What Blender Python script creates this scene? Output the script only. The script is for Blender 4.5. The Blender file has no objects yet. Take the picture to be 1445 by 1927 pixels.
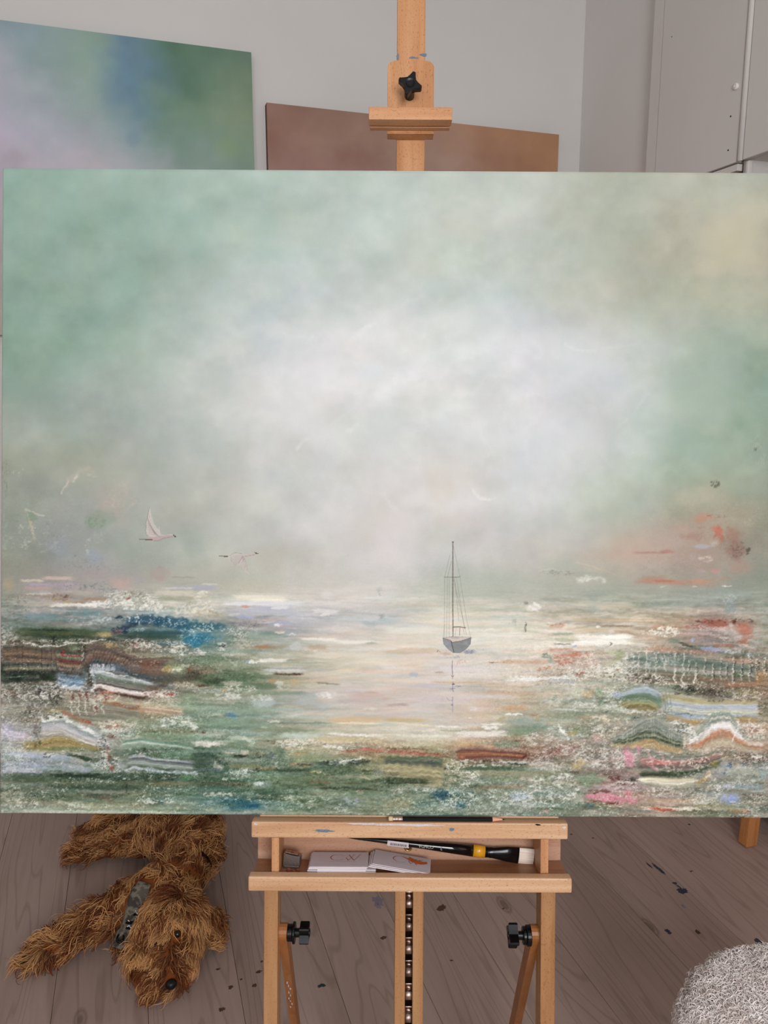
import bpy, bmesh, math, random
import numpy as np
from mathutils import Matrix, Vector, Euler
random.seed(7); RS = np.random.RandomState(7)
S = bpy.context.scene; COL = S.collection
R = math.radians

# ---------------------------------------------------------------- camera, world, lights, exposure
cd = bpy.data.cameras.new('camera'); cam = bpy.data.objects.new('camera', cd); COL.objects.link(cam); S.camera = cam
cd.sensor_fit = 'HORIZONTAL'; cd.sensor_width = 36.0; cd.lens = 1430.0 / 1445.0 * 36.0; cd.clip_start = .05
cam.location = (0, 0, 1.4); cam.rotation_euler = (R(90 - 10.1), 0, R(-18))
S.view_settings.view_transform = 'Standard'; S.view_settings.look = 'None'; S.view_settings.gamma = 1.0
S.view_settings.use_curve_mapping = False; S.view_settings.exposure = 0.0
W = bpy.data.worlds.new('world'); S.world = W; W.use_nodes = True
W.node_tree.nodes['Background'].inputs[0].default_value = (.80, .88, 1.0, 1); W.node_tree.nodes['Background'].inputs[1].default_value = 1.0
def area(name, loc, target, sx, sy, power, col):
    l = bpy.data.lights.new(name, 'AREA'); l.shape = 'RECTANGLE'; l.size = sx; l.size_y = sy; l.energy = power; l.color = col
    o = bpy.data.objects.new(name, l); COL.objects.link(o); o.location = loc
    o.rotation_euler = (Vector(target) - Vector(loc)).to_track_quat('-Z', 'Y').to_euler(); return o
# daylight of the two tall windows in the wall behind the photographer
area('window_light_left', (-1.5, -1.60, 1.75), (.45, 1.6, 1.35), .8, 1.6, 17, (.975, 1.0, 1.015))
area('window_light_right', (.10, -1.60, 1.85), (.42, 1.4, 1.25), 1.0, 1.25, 58, (.975, 1.0, 1.015))

# ---------------------------------------------------------------- small tools
def lin(c):
    c = np.asarray(c, np.float64) / 255.; return np.where(c <= .04045, c / 12.92, ((c + .055) / 1.055) ** 2.4)
def tag(o, label=None, cat=None, group=None, kind=None):
    if label: o['label'] = label
    if cat: o['category'] = cat
    if group: o['group'] = group
    if kind: o['kind'] = kind
    return o
def empty(name, M, label=None, cat=None, group=None):
    o = bpy.data.objects.new(name, None); COL.objects.link(o); o.empty_display_size = .05; o.matrix_world = M
    return tag(o, label, cat, group)
def T(x, y, z): return Matrix.Translation((x, y, z))
def link(name, me, mat, parent=None, M=None, smooth=False):
    o = bpy.data.objects.new(name, me); COL.objects.link(o)
    if mat is not None and not me.materials: me.materials.append(mat)
    if smooth: me.polygons.foreach_set('use_smooth', [True] * len(me.polygons))
    if parent is not None: o.parent = parent
    if M is not None: o.matrix_local = M
    return o
def bm_obj(name, bm, mat, parent=None, M=None, smooth=False):
    me = bpy.data.meshes.new(name); bmesh.ops.recalc_face_normals(bm, faces=bm.faces); bm.to_mesh(me); bm.free()
    return link(name, me, mat, parent, M, smooth)
def add_box(bm, x0, x1, y0, y1, z0, z1, bev=0., M=None):
    v = [bm.verts.new(p) for p in ((x0,y0,z0),(x1,y0,z0),(x1,y1,z0),(x0,y1,z0),(x0,y0,z1),(x1,y0,z1),(x1,y1,z1),(x0,y1,z1))]
    f = [bm.faces.new([v[i] for i in q]) for q in ((0,3,2,1),(4,5,6,7),(0,1,5,4),(1,2,6,5),(2,3,7,6),(3,0,4,7))]
    if bev:
        r = bmesh.ops.bevel(bm, geom=list({e for g in f for e in g.edges}), offset=bev, segments=2, affect='EDGES', profile=.5)
        vs = {w for g in r['faces'] for w in g.verts} | {w for g in f if g.is_valid for w in g.verts}
    else: vs = set(v)
    if M is not None:
        for w in vs:
            if w.is_valid: w.co = M @ w.co
def box(name, x0, x1, y0, y1, z0, z1, mat, parent=None, bev=.001, M=None):
    bm = bmesh.new(); add_box(bm, x0, x1, y0, y1, z0, z1, bev); return bm_obj(name, bm, mat, parent, M)
def add_prism(bm, pts, z0, z1, M=None):
    """pts: outline in xy, extruded along z"""
    a = [bm.verts.new((x, y, z0)) for x, y in pts]; b = [bm.verts.new((x, y, z1)) for x, y in pts]; n = len(pts)
    bm.faces.new(a[::-1]); bm.faces.new(b)
    for i in range(n): bm.faces.new((a[i], a[(i + 1) % n], b[(i + 1) % n], b[i]))
    if M is not None:
        for w in a + b: w.co = M @ w.co
def add_lathe(bm, prof, n=24, M=None):
    """prof: (radius, z) pairs, spun about z"""
    rings = []; vs = []
    for r, z in prof:
        ring = [bm.verts.new((r * math.cos(2 * math.pi * k / n), r * math.sin(2 * math.pi * k / n), z)) for k in range(n)] if r > 1e-6 else [bm.verts.new((0, 0, z))]
        rings.append(ring); vs += ring
    for p, q in zip(rings[:-1], rings[1:]):
        for k in range(n):
            k2 = (k + 1) % n
            if len(p) == 1 and len(q) == 1: continue
            if len(p) == 1: bm.faces.new((p[0], q[k], q[k2]))
            elif len(q) == 1: bm.faces.new((p[k], p[k2], q[0]))
            else: bm.faces.new((p[k], p[k2], q[k2], q[k]))
    if len(rings[0]) > 1: bm.faces.new(rings[0][::-1])
    if len(rings[-1]) > 1: bm.faces.new(rings[-1])
    if M is not None:
        for w in vs: w.co = M @ w.co
def np_mesh(name, V, F, mat, parent=None, M=None, smooth=True, col=None, colname='Col'):
    """V (n,3), F (m,k) arrays: quick mesh building"""
    me = bpy.data.meshes.new(name); k = F.shape[1]
    me.vertices.add(len(V)); me.vertices.foreach_set('co', np.ascontiguousarray(V, np.float32).ravel())
    me.loops.add(F.size); me.loops.foreach_set('vertex_index', np.ascontiguousarray(F, np.int32).ravel())
    me.polygons.add(len(F)); me.polygons.foreach_set('loop_start', np.arange(0, F.size, k, dtype=np.int32))
    me.polygons.foreach_set('use_smooth', np.full(len(F), smooth))
    me.update(calc_edges=True)
    if col is not None:
        at = me.color_attributes.new(colname, 'FLOAT_COLOR', 'POINT')
        c = np.ones((len(V), 4), np.float32); c[:, :3] = col; at.data.foreach_set('color', c.ravel())
    return link(name, me, mat, parent, M)

# ---------------------------------------------------------------- materials
class NT:
    def __init__(s, name, rough=.5, spec=.5, metal=0.):
        s.m = bpy.data.materials.new(name); s.m.use_nodes = True; s.t = s.m.node_tree; s.b = s.t.nodes['Principled BSDF']
        s.b.inputs['Roughness'].default_value = rough; s.b.inputs['Specular IOR Level'].default_value = spec; s.b.inputs['Metallic'].default_value = metal
    def n(s, kind, **kw):
        o = s.t.nodes.new('ShaderNode' + kind)
        for k, v in kw.items(): setattr(o, k, v)
        return o
    def L(s, a, b): s.t.links.new(a, b)
    def coord(s, scale=(1, 1, 1), out='Object', rnd=False, rot=(0, 0, 0)):
        tc = s.n('TexCoord'); mp = s.n('Mapping'); mp.inputs['Scale'].default_value = scale; mp.inputs['Rotation'].default_value = rot; s.L(tc.outputs[out], mp.inputs[0])
        if rnd:
            oi = s.n('ObjectInfo'); ml = s.n('MATH' if 0 else 'Math', operation='MULTIPLY'); ml.inputs[1].default_value = 37.; s.L(oi.outputs['Random'], ml.inputs[0]); s.L(ml.outputs[0], mp.inputs['Location'])
        return mp.outputs[0]
    def noise(s, co, scale, detail=3, rough=.5, dist=0.):
        o = s.n('TexNoise'); o.inputs['Scale'].default_value = scale; o.inputs['Detail'].default_value = detail; o.inputs['Roughness'].default_value = rough; o.inputs['Distortion'].default_value = dist
        s.L(co, o.inputs['Vector']); return o.outputs['Fac']
    def ramp(s, f, stops):
        o = s.n('ValToRGB'); e = o.color_ramp.elements
        while len(e) < len(stops): e.new(.5)
        for q, (p, c) in zip(e, stops): q.position = p; q.color = tuple(c) + (1,) if len(c) == 3 else c
        s.L(f, o.inputs[0]); return o.outputs[0]
    def mix(s, f, a, b, blend='MIX'):
        o = s.n('Mix', data_type='RGBA', blend_type=blend)
        for v, i in ((f, 0), (a, 6), (b, 7)):
            if hasattr(v, 'links') or hasattr(v, 'is_linked'): s.L(v, o.inputs[i])
            elif i == 0: o.inputs[0].default_value = v
            else: o.inputs[i].default_value = tuple(v) + (1,) if len(v) == 3 else v
        return o.outputs[2]
    def bump(s, h, strength=.3, dist=.001):
        o = s.n('Bump'); o.inputs['Strength'].default_value = strength; o.inputs['Distance'].default_value = dist; s.L(h, o.inputs['Height']); s.L(o.outputs[0], s.b.inputs['Normal'])
    def base(s, c):
        if hasattr(c, 'links'): s.L(c, s.b.inputs['Base Color'])
        else: s.b.inputs['Base Color'].default_value = tuple(c) + (1,)
        return s.m
def plain(name, rgb, rough=.5, spec=.5, metal=0., var=.06, scale=30, bump=0.):
    m = NT(name, rough, spec, metal); c = lin(rgb); co = m.coord(); n = m.noise(co, scale, 3)
    a = tuple(np.clip(c * (1 - var), 0, 1)); b = tuple(np.clip(c * (1 + var), 0, 1)); m.base(m.ramp(n, [(.3, a), (.7, b)]))
    if bump: m.bump(n, bump, .001)
    return m.m
def beech(name, axis, tint=(1, 1, 1)):
    """steamed beech: warm ground, soft long grain and short brown rays along the grain"""
    m = NT(name, .42, .35); long = [60, 60, 60]; long[axis] = 3.; fl = [900, 900, 900]; fl[axis] = 260.
    t = np.array(tint); g = m.noise(m.coord(tuple(long), rnd=True), 1., 4, .6, .4)
    c = m.ramp(g, [(.25, tuple(lin((190, 138, 92)) * t)), (.5, tuple(lin((212, 164, 118)) * t)), (.78, tuple(lin((226, 184, 140)) * t))])
    f = m.noise(m.coord(tuple(fl), rnd=True), 1., 1, .4)
    f = m.ramp(f, [(.63, (0, 0, 0)), (.72, (1, 1, 1))]); c = m.mix(m.mix(.55, (0, 0, 0), f), c, tuple(lin((120, 72, 44)) * t))
    m.bump(g, .08, .001); return m.base(c)
M_wx = beech('beech_along_x', 0, (.85, .88, 1.02)); M_wy = beech('beech_mast', 1, (.74, .63, .58)); M_wz = beech('beech_along_z', 2); M_wpost = beech('beech_post', 1, (.57, .50, .44)); M_wclamp = beech('beech_clamp', 0, (.76, .65, .62))  # post tint is a shaded copy: the posts' weaker light is in the colour
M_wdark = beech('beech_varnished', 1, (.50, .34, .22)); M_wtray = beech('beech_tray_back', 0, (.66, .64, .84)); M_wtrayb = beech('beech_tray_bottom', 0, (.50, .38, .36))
def wall_mat(name, rgb):
    m = NT(name, .85, .2); n = m.noise(m.coord(), 140, 3); b = m.noise(m.coord(), 2.2, 3)
    c = lin(rgb); m.bump(n, .12, .0006); return m.base(m.ramp(b, [(.3, tuple(c * .97)), (.7, tuple(c * 1.02))]))
M_wall = wall_mat('painted_plaster', (226, 222, 219)); M_cup = wall_mat('cupboard_paint', (221, 215, 211)); M_wallr = wall_mat('side_wall_plaster', (226, 222, 219))
M_black = plain('black_plastic', (6, 6, 7), .34, .28, var=.1); M_dkmetal = plain('dark_bronze_metal', (86, 70, 60), .3, .5, 1., .1)
M_ratchet = plain('zinc_plated_steel', (176, 152, 140), .33, .5, 1., .2, 200); M_brass = plain('brass', (176, 140, 84), .3, .5, 1.)
M_white = plain('white_paper', (196, 183, 188), .6, .3, var=.02); M_cardedge = plain('white_card_edge', (214, 204, 208), .7, .2, var=.03)  # paper greyed: shade inside the tray is put into its colour
M_copper = plain('copper_print', (150, 78, 44), .5, .4, 0, .12, 900); M_greyp = plain('grey_print', (150, 140, 142), .6, .3)
M_rust = plain('rust_orange_print', (190, 92, 40), .5, .4, var=.25, scale=300)
def floor_mat():
    m = NT('whitewashed_pine', .5, .35)
    co = m.coord((1, .085, 1), rnd=True)
    d = m.noise(co, 7.5, 2, .5, .6)                                     # slow field: its contour lines are the cathedral grain
    w = m.n('Math', operation='MULTIPLY'); w.inputs[1].default_value = 95.; m.L(d, w.inputs[0]); sn = m.n('Math', operation='SINE'); m.L(w.outputs[0], sn.inputs[0])
    mr = m.n('MapRange'); mr.inputs[1].default_value = -1; mr.inputs[2].default_value = 1; m.L(sn.outputs[0], mr.inputs[0])
    line = m.ramp(mr.outputs[0], [(.0, (1, 1, 1)), (.05, (.6, .6, .6)), (.15, (0, 0, 0))])
    fine = m.noise(m.coord((90, 3, 90), rnd=True), 1., 3, .6)
    base = m.ramp(m.noise(m.coord((6, 1.1, 6), rnd=True), 1., 4, .6), [(.25, tuple(lin((150, 128, 117)))), (.55, tuple(lin((163, 141, 131)))), (.8, tuple(lin((174, 153, 143))))])
    c = m.mix(m.mix(.27, (0, 0, 0), line), base, tuple(lin((96, 72, 58))))
    c = m.mix(m.mix(.22, (0, 0, 0), m.ramp(fine, [(.5, (0, 0, 0)), (.75, (1, 1, 1))])), c, tuple(lin((112, 88, 75))))
    v = m.n('TexVoronoi'); v.inputs['Scale'].default_value = 1.; m.L(m.coord((4.6, 2.1, 1), rnd=True), v.inputs['Vector'])
    k = m.ramp(v.outputs['Distance'], [(.035, (1, 1, 1)), (.05, (.25, .25, .25)), (.062, (.8, .8, .8)), (.085, (0, 0, 0))]); c = m.mix(m.mix(.55, (0, 0, 0), k), c, tuple(lin((72, 48, 36))))
    oi = m.n('ObjectInfo'); tint = m.ramp(oi.outputs['Random'], [(0, (.88, .87, .87)), (.5, (.97, .97, .97)), (1, (1.03, 1.0, .99))]); c = m.mix(1., c, tint, 'MULTIPLY')
    m.bump(line, .25, -.0006); return m.base(c)
M_floor = floor_mat(); M_under = plain('subfloor', (60, 46, 40), .9, .2)
# ---------------------------------------------------------------- painting engine (pure numpy)
_NT = {}
def _tab(seed):
    if seed not in _NT:
        _NT[seed] = np.random.RandomState(seed + 11).random_sample((128, 128)).astype(np.float32)
    return _NT[seed]
def vnoise(x, y, seed=0):
    t = _tab(seed)
    xi = np.floor(x).astype(np.int32); yi = np.floor(y).astype(np.int32)
    fx = (x - xi).astype(np.float32); fy = (y - yi).astype(np.float32)
    fx = fx * fx * (3 - 2 * fx); fy = fy * fy * (3 - 2 * fy)
    a = xi & 127; b = yi & 127; a1 = (xi + 1) & 127; b1 = (yi + 1) & 127
    p = t[b, a]; q = t[b, a1]; r = t[b1, a]; s = t[b1, a1]
    u = p + (q - p) * fx; v = r + (s - r) * fx
    return u + (v - u) * fy
def fbm(x, y, seed=0, oct=4, gain=.5):
    o = 0; amp = 1; tot = 0
    for k in range(oct):
        o = o + amp * vnoise(x * 2 ** k + 17.3 * k, y * 2 ** k + 5.1 * k, seed + k)
        tot += amp; amp *= gain
    return o / tot                                   # about .5 mean
def sstep(a, b, v):
    t = np.clip((v - a) / (b - a), 0, 1)
    return t * t * (3 - 2 * t)
def voro(x, y, seed=0):
    tx = _tab(seed + 40); ty = _tab(seed + 41)
    xi = np.floor(x).astype(np.int32); yi = np.floor(y).astype(np.int32)
    d1 = np.full(x.shape, 9., np.float32); d2 = d1.copy()
    for j in (-1, 0, 1):
        for i in (-1, 0, 1):
            a = xi + i; b = yi + j
            px = a + tx[b & 127, a & 127]; py = b + ty[b & 127, a & 127]
            d = np.sqrt((px - x) ** 2 + (py - y) ** 2)
            n = d < d1
            d2 = np.where(n, d1, np.minimum(d2, d)); d1 = np.where(n, d, d1)
    return d1, d2
class Paint:
    """A sheet with rectilinear sample positions xs, ys (units: one 1215th of the sheet's height)."""
    def __init__(s, xs, ys):
        s.xs = np.asarray(xs, np.float32); s.ys = np.asarray(ys, np.float32)
        s.C = np.zeros((len(ys), len(xs), 3), np.float32); s.H = np.zeros((len(ys), len(xs)), np.float32); s.K = s.H.copy(); s.keep = .12
        s.ox = s.oy = 0.; s.s = 1.
    def frame(s, ox=0, oy=0, k=1.):
        s.ox, s.oy, s.s = ox, oy, 1. / k
    def _p(s, x, y):
        return s.ox + x * s.s, s.oy + y * s.s
    def win(s, x0, y0, x1, y1):
        i0 = np.searchsorted(s.xs, x0); i1 = np.searchsorted(s.xs, x1)
        j0 = np.searchsorted(s.ys, y0); j1 = np.searchsorted(s.ys, y1)
        if i1 - i0 < 1 or j1 - j0 < 1: return None
        X = np.broadcast_to(s.xs[None, i0:i1], (j1 - j0, i1 - i0)); Y = np.broadcast_to(s.ys[j0:j1, None], (j1 - j0, i1 - i0))
        return slice(j0, j1), slice(i0, i1), X, Y
    def mix(s, w, col, m, h=0.):
        J, I = w[0], w[1]
        c = np.asarray(col, np.float32)
        loc = s.C[J, I]; s.C[J, I] += ((c * (1 - s.keep) + loc * s.keep) - loc) * m[..., None]
        s.K[J, I] *= 1 - .6 * m
        if h: s.H[J, I] += h * m
    def base(s, gx, gy, G, blur=3, warp=26, seed=1):
        lx = np.arange(gx[0], gx[-1] + 9, 8.); ly = np.arange(gy[0], gy[-1] + 9, 8.)
        G = np.asarray(G, np.float32)
        A = np.stack([np.stack([np.interp(lx, gx, G[j, :, c]) for c in range(3)], -1) for j in range(len(gy))])
        B = np.zeros((len(ly), len(lx), 3), np.float32)
        jj = np.interp(ly, gy, np.arange(len(gy))); j0 = np.minimum(jj.astype(int), len(gy) - 2); t = (jj - j0)[:, None, None]
        B = A[j0] * (1 - t) + A[j0 + 1] * t
        for _ in range(blur):
            P = np.pad(B, ((1, 1), (1, 1), (0, 0)), 'edge'); B = (P[:-2, 1:-1] + P[2:, 1:-1] + P[1:-1, :-2] + P[1:-1, 2:] + 2 * P[1:-1, 1:-1]) / 6
        X = np.broadcast_to(s.xs[None, :], s.H.shape); Y = np.broadcast_to(s.ys[:, None], s.H.shape)
        k = np.where(Y > 1110, .35, 1.)
        U = X + warp * 2 * (fbm(X / 90, Y / 80, seed, 4) - .5); V = Y + warp * 2 * k * (fbm(X / 90, Y / 80, seed + 5, 4) - .5)
        u = np.clip((U - lx[0]) / 8, 0, len(lx) - 1.001); v = np.clip((V - ly[0]) / 8, 0, len(ly) - 1.001)
        i = u.astype(int); j = v.astype(int); fu = (u - i)[..., None]; fv = (v - j)[..., None]
        s.C[:] = (B[j, i] * (1 - fu) + B[j, i + 1] * fu) * (1 - fv) + (B[j + 1, i] * (1 - fu) + B[j + 1, i + 1] * fu) * fv
    def blob(s, cx, cy, rx, ry, col, a=.6, edge=.8, rough=.35, ang=0, ns=None, seed=0, h=0.):
        cx, cy = s._p(cx, cy); rx *= s.s; ry *= s.s; R = max(rx, ry) * 1.5
        w = s.win(cx - R, cy - R, cx + R, cy + R)
        if not w: return
        X, Y = w[2] - cx, w[3] - cy; c, n = math.cos(math.radians(ang)), math.sin(math.radians(ang))
        U = (X * c + Y * n); V = (-X * n + Y * c); ns = ns or max(4., min(rx, ry) * .8)
        r = np.sqrt((U / rx) ** 2 + (V / ry) ** 2) + rough * 2 * (fbm(U / ns + cx, V / ns + cy, seed, 4, .6) - .5)
        s.mix(w, col, a * sstep(1, 1 - edge, r), h)
    def dabs(s, cx, cy, rx, ry, col, a=.9, sx=4, sy=2.5, thr=.55, soft=.08, ang=0, seed=0, h=.6, edge=.6):
        """broken paint: patches of colour where fine noise passes a threshold, denser towards the middle"""
        cx, cy = s._p(cx, cy); rx *= s.s; ry *= s.s; R = max(rx, ry) * 1.3
        w = s.win(cx - R, cy - R, cx + R, cy + R)
        if not w: return
        X, Y = w[2] - cx, w[3] - cy; c, n = math.cos(math.radians(ang)), math.sin(math.radians(ang))
        U = (X * c + Y * n); V = (-X * n + Y * c)
        r = np.sqrt((U / rx) ** 2 + (V / ry) ** 2) + .5 * (fbm(X / (rx * .5) + cx, Y / (ry * .8) + cy, seed + 3, 3) - .5)
        d = sstep(1.05, 1.05 - edge, r)
        sx *= .85; sy *= .85
        wu = 2.2 * (fbm(U / 7, V / 7, seed + 13, 2) - .5)
        f = .8 * fbm((U + wu) / sx + cy, (V - wu) / sy + cx, seed, 3, .65) + .2 * fbm(U / (sx * 4) + cy, V / (sy * 4), seed + 17, 2) + .035 * (vnoise(U * 1.3, V * 1.3, seed + 5) - .5)
        f = f - (1 - d) * .28
        k = sstep(thr - .02, thr + soft + .05, f) * (d > 0)
        s.mix(w, col, a * (.88 * k), h)
    def crackle(s, cx, cy, rx, ry, cell=7, col=(236, 232, 222), a=.9, lw=.16, ax=1., ay=1., seed=0, h=1.1, dark=None, da=.6, thr=.42, ang=0):
        """a raised net of pale ridges with darker cells"""
        cx, cy = s._p(cx, cy); rx *= s.s; ry *= s.s; R = max(rx, ry) * 1.2
        w = s.win(cx - R, cy - R, cx + R, cy + R)
        if not w: return
        X, Y = w[2] - cx, w[3] - cy; c, n = math.cos(math.radians(ang)), math.sin(math.radians(ang))
        U = (X * c + Y * n); V = (-X * n + Y * c)
        r = np.sqrt((U / rx) ** 2 + (V / ry) ** 2) + .6 * (fbm(w[2] / (rx * .4 + 6), w[3] / (ry * .7 + 4), seed + 7, 3) - .5)
        m = sstep(1.05, .7, r)
        cell = cell * .82; wx = (fbm(w[2] / 5, w[3] / 5, seed + 2, 3) - .5) * cell * 1.5; wy = (fbm(w[2] / 5, w[3] / 5, seed + 5, 3) - .5) * cell * 1.5
        d1, d2 = voro((w[2] + wx) / (cell * ax), (w[3] + wy) / (cell * ay), seed)
        e = d2 - d1
        if dark is not None: s.mix(w, dark, da * .8 * m * sstep(lw, lw + .35, e), -.2)
        k = sstep(thr - .08, thr + .14, fbm(w[2] / 9, w[3] / 6, seed + 9, 4, .65))
        s.mix(w, col, a * .9 * m * k * sstep(lw + .14, lw * .3, e), h)
    def streak(s, x0, x1, y, wd, col, a=.7, seed=0, tilt=0., bend=0., h=.3, fine=1.6, rough=.5):
        x0, y0 = s._p(x0, y); x1, _ = s._p(x1, y); wd *= s.s; tilt *= s.s; bend *= s.s
        w = s.win(x0 - 6, y0 - wd - abs(tilt) - abs(bend) - 6, x1 + 6, y0 + wd + abs(tilt) + abs(bend) + 6)
        if not w: return
        L = x1 - x0; t = (w[2] - x0) / L
        yc = y0 + tilt * t + bend * 4 * t * (1 - t) + wd * .5 * (fbm(w[2] / (L * .3 + 8), w[3] * 0 + y0, seed, 2) - .5)
        v = (w[3] - yc) / wd
        n = fbm(w[2] / (L * .14 + 9), w[3] / fine, seed + 4, 3, .6)
        ends = sstep(-.02, .16, t + .25 * (n - .5)) * sstep(1.02, .8, t + .35 * (n - .5))
        m = ends * sstep(1., .45, np.abs(v) + .5 * (n - .5)) * (1 - rough + rough * 2 * n)
        s.mix(w, col, np.clip(a * m, 0, 1), h)
    def bands(s, xs, top, bot, pal, ripple=1.5, rf=9., seed=0, a=.84, feather=5., lines=0, lcol=(225, 220, 205), lspace=7, lal=.35, endf=10):
        """agate-like layers between two polylines"""
        P = [s._p(x, y) for x, y in zip(xs, top)]; Q = [s._p(x, y) for x, y in zip(xs, bot)]
        ax = [p[0] for p in P]; t0 = [p[1] for p in P]; t1 = [q[1] for q in Q]
        w = s.win(ax[0], min(t0) - 4, ax[-1], max(t1) + 4)
        if not w: return
        X, Y = w[2], w[3]; T = np.interp(X, ax, t0); B = np.interp(X, ax, t1)
        zig = np.abs(((X / rf) % 1.) - .5) * 2 - .5
        amp = ripple * vnoise(X / 60, X * 0, seed + 3) * 2.6
        y = Y + amp * zig + 2.5 * (fbm(X / 26, Y / 14, seed, 3) - .5)
        t = (y - T) / np.maximum(B - T, .5)
        pal = np.asarray(pal, np.float32); pal = pal + (pal.mean(1, keepdims=True) - pal) * .24 + (140 - pal) * .04; n = len(pal)
        tt = np.clip(t, 0, 1) * (n - 1) + .5 * (vnoise(X / 90, Y / 1.7, seed + 8) - .5)
        col = np.stack([np.interp(tt, np.arange(n), pal[:, c]) for c in range(3)], -1)
        col *= (1 + .34 * (vnoise(X / 150, (y - T) / 1.5 + 40, seed + 5) - .5) + .16 * (vnoise(X / 9, (y - T) / 1.2 + 40, seed + 5) - .5))[..., None]
        m = a * sstep(-feather, feather * .3, (t * (B - T))) * sstep(-feather, feather * .3, (1 - t) * (B - T))
        m = m * sstep(0, endf, X - ax[0] + 4 * (vnoise(Y / 5, X * 0, seed) - .5)) * sstep(0, endf, ax[-1] - X)
        s.C[w[0], w[1]] += (col - s.C[w[0], w[1]]) * m[..., None]; s.K[w[0], w[1]] = np.maximum(s.K[w[0], w[1]], m)
        s.H[w[0], w[1]] += .4 * m + .5 * m * (vnoise(X / 80, y / 2.0, seed) - .5)
        if lines:
            q = X + 3 * (vnoise(Y / 14, X * 0 + 3, seed + 6) - .5)
            l = sstep(.12, .03, np.abs((q / lspace) % 1 - .5)) * (vnoise(np.floor(q / lspace) * 3.1, Y / 30, seed + 2) > .45)
            s.mix(w, lcol, m * l * lal, .4); s.K[w[0], w[1]] = np.maximum(s.K[w[0], w[1]], m)
    def line(s, pts, wd=1., col=(70, 50, 45), a=1., jit=0., seed=0, h=.1):
        P = [s._p(*p) for p in pts]; g = 4 + wd * 1.6; X0 = min(p[0] for p in P) - g; X1 = max(p[0] for p in P) + g; Y0 = min(p[1] for p in P) - g; Y1 = max(p[1] for p in P) + g
        w = s.win(X0, Y0, X1, Y1)
        if not w: return
        D = np.full(w[2].shape, 99., np.float32)
        if jit and wd > 1.5: w = (w[0], w[1], w[2] + (3 + wd * .5) * (fbm(w[2] / 11, w[3] / 11, seed + 21, 3) - .5), w[3] + (3 + wd * .5) * (fbm(w[2] / 11, w[3] / 11, seed + 25, 3) - .5))
        for (ax, ay), (bx, by) in zip(P[:-1], P[1:]):
            L2 = (bx - ax) ** 2 + (by - ay) ** 2 + 1e-6
            t = np.clip(((w[2] - ax) * (bx - ax) + (w[3] - ay) * (by - ay)) / L2, 0, 1)
            D = np.minimum(D, np.hypot(w[2] - ax - t * (bx - ax), w[3] - ay - t * (by - ay)))
        k = 1. if not jit else 1 - jit + jit * 2 * vnoise(w[2] / 3, w[3] / 3, seed)
        if wd >= 3.4:
            D = D + wd * .9 * (fbm(w[2] / 9, w[3] / 6, seed + 3, 3) - .5)
            prof = np.exp(-(np.maximum(D, 0) / (wd * .62)) ** 2) * (.5 + fbm(w[2] / 5, w[3] / 3.5, seed + 8, 3))
        else:
            prof = np.clip((wd * .5 + .45 - D) / .9, 0, 1)
        s.mix(w, col, np.clip(a * k * prof, 0, 1), h * np.clip(1.5 - wd / 8, 0, 1))
    def poly(s, pts, col, a=1., h=.1, tex=0., seed=0):
        P = [s._p(*p) for p in pts]
        w = s.win(min(p[0] for p in P), min(p[1] for p in P), max(p[0] for p in P), max(p[1] for p in P))
        if not w: return
        X, Y = w[2], w[3]; ins = np.zeros(X.shape, bool)
        for (ax, ay), (bx, by) in zip(P, P[1:] + P[:1]):
            if ay == by: continue
            c = ((ay > Y) != (by > Y)) & (X < (bx - ax) * (Y - ay) / (by - ay) + ax)
            ins ^= c
        m = ins.astype(np.float32) * a
        if tex: m = m * (1 - tex + tex * 2 * fbm(X / 6, Y / 1.6, seed, 2))
        s.mix(w, col, np.clip(m, 0, 1), h)

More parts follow.
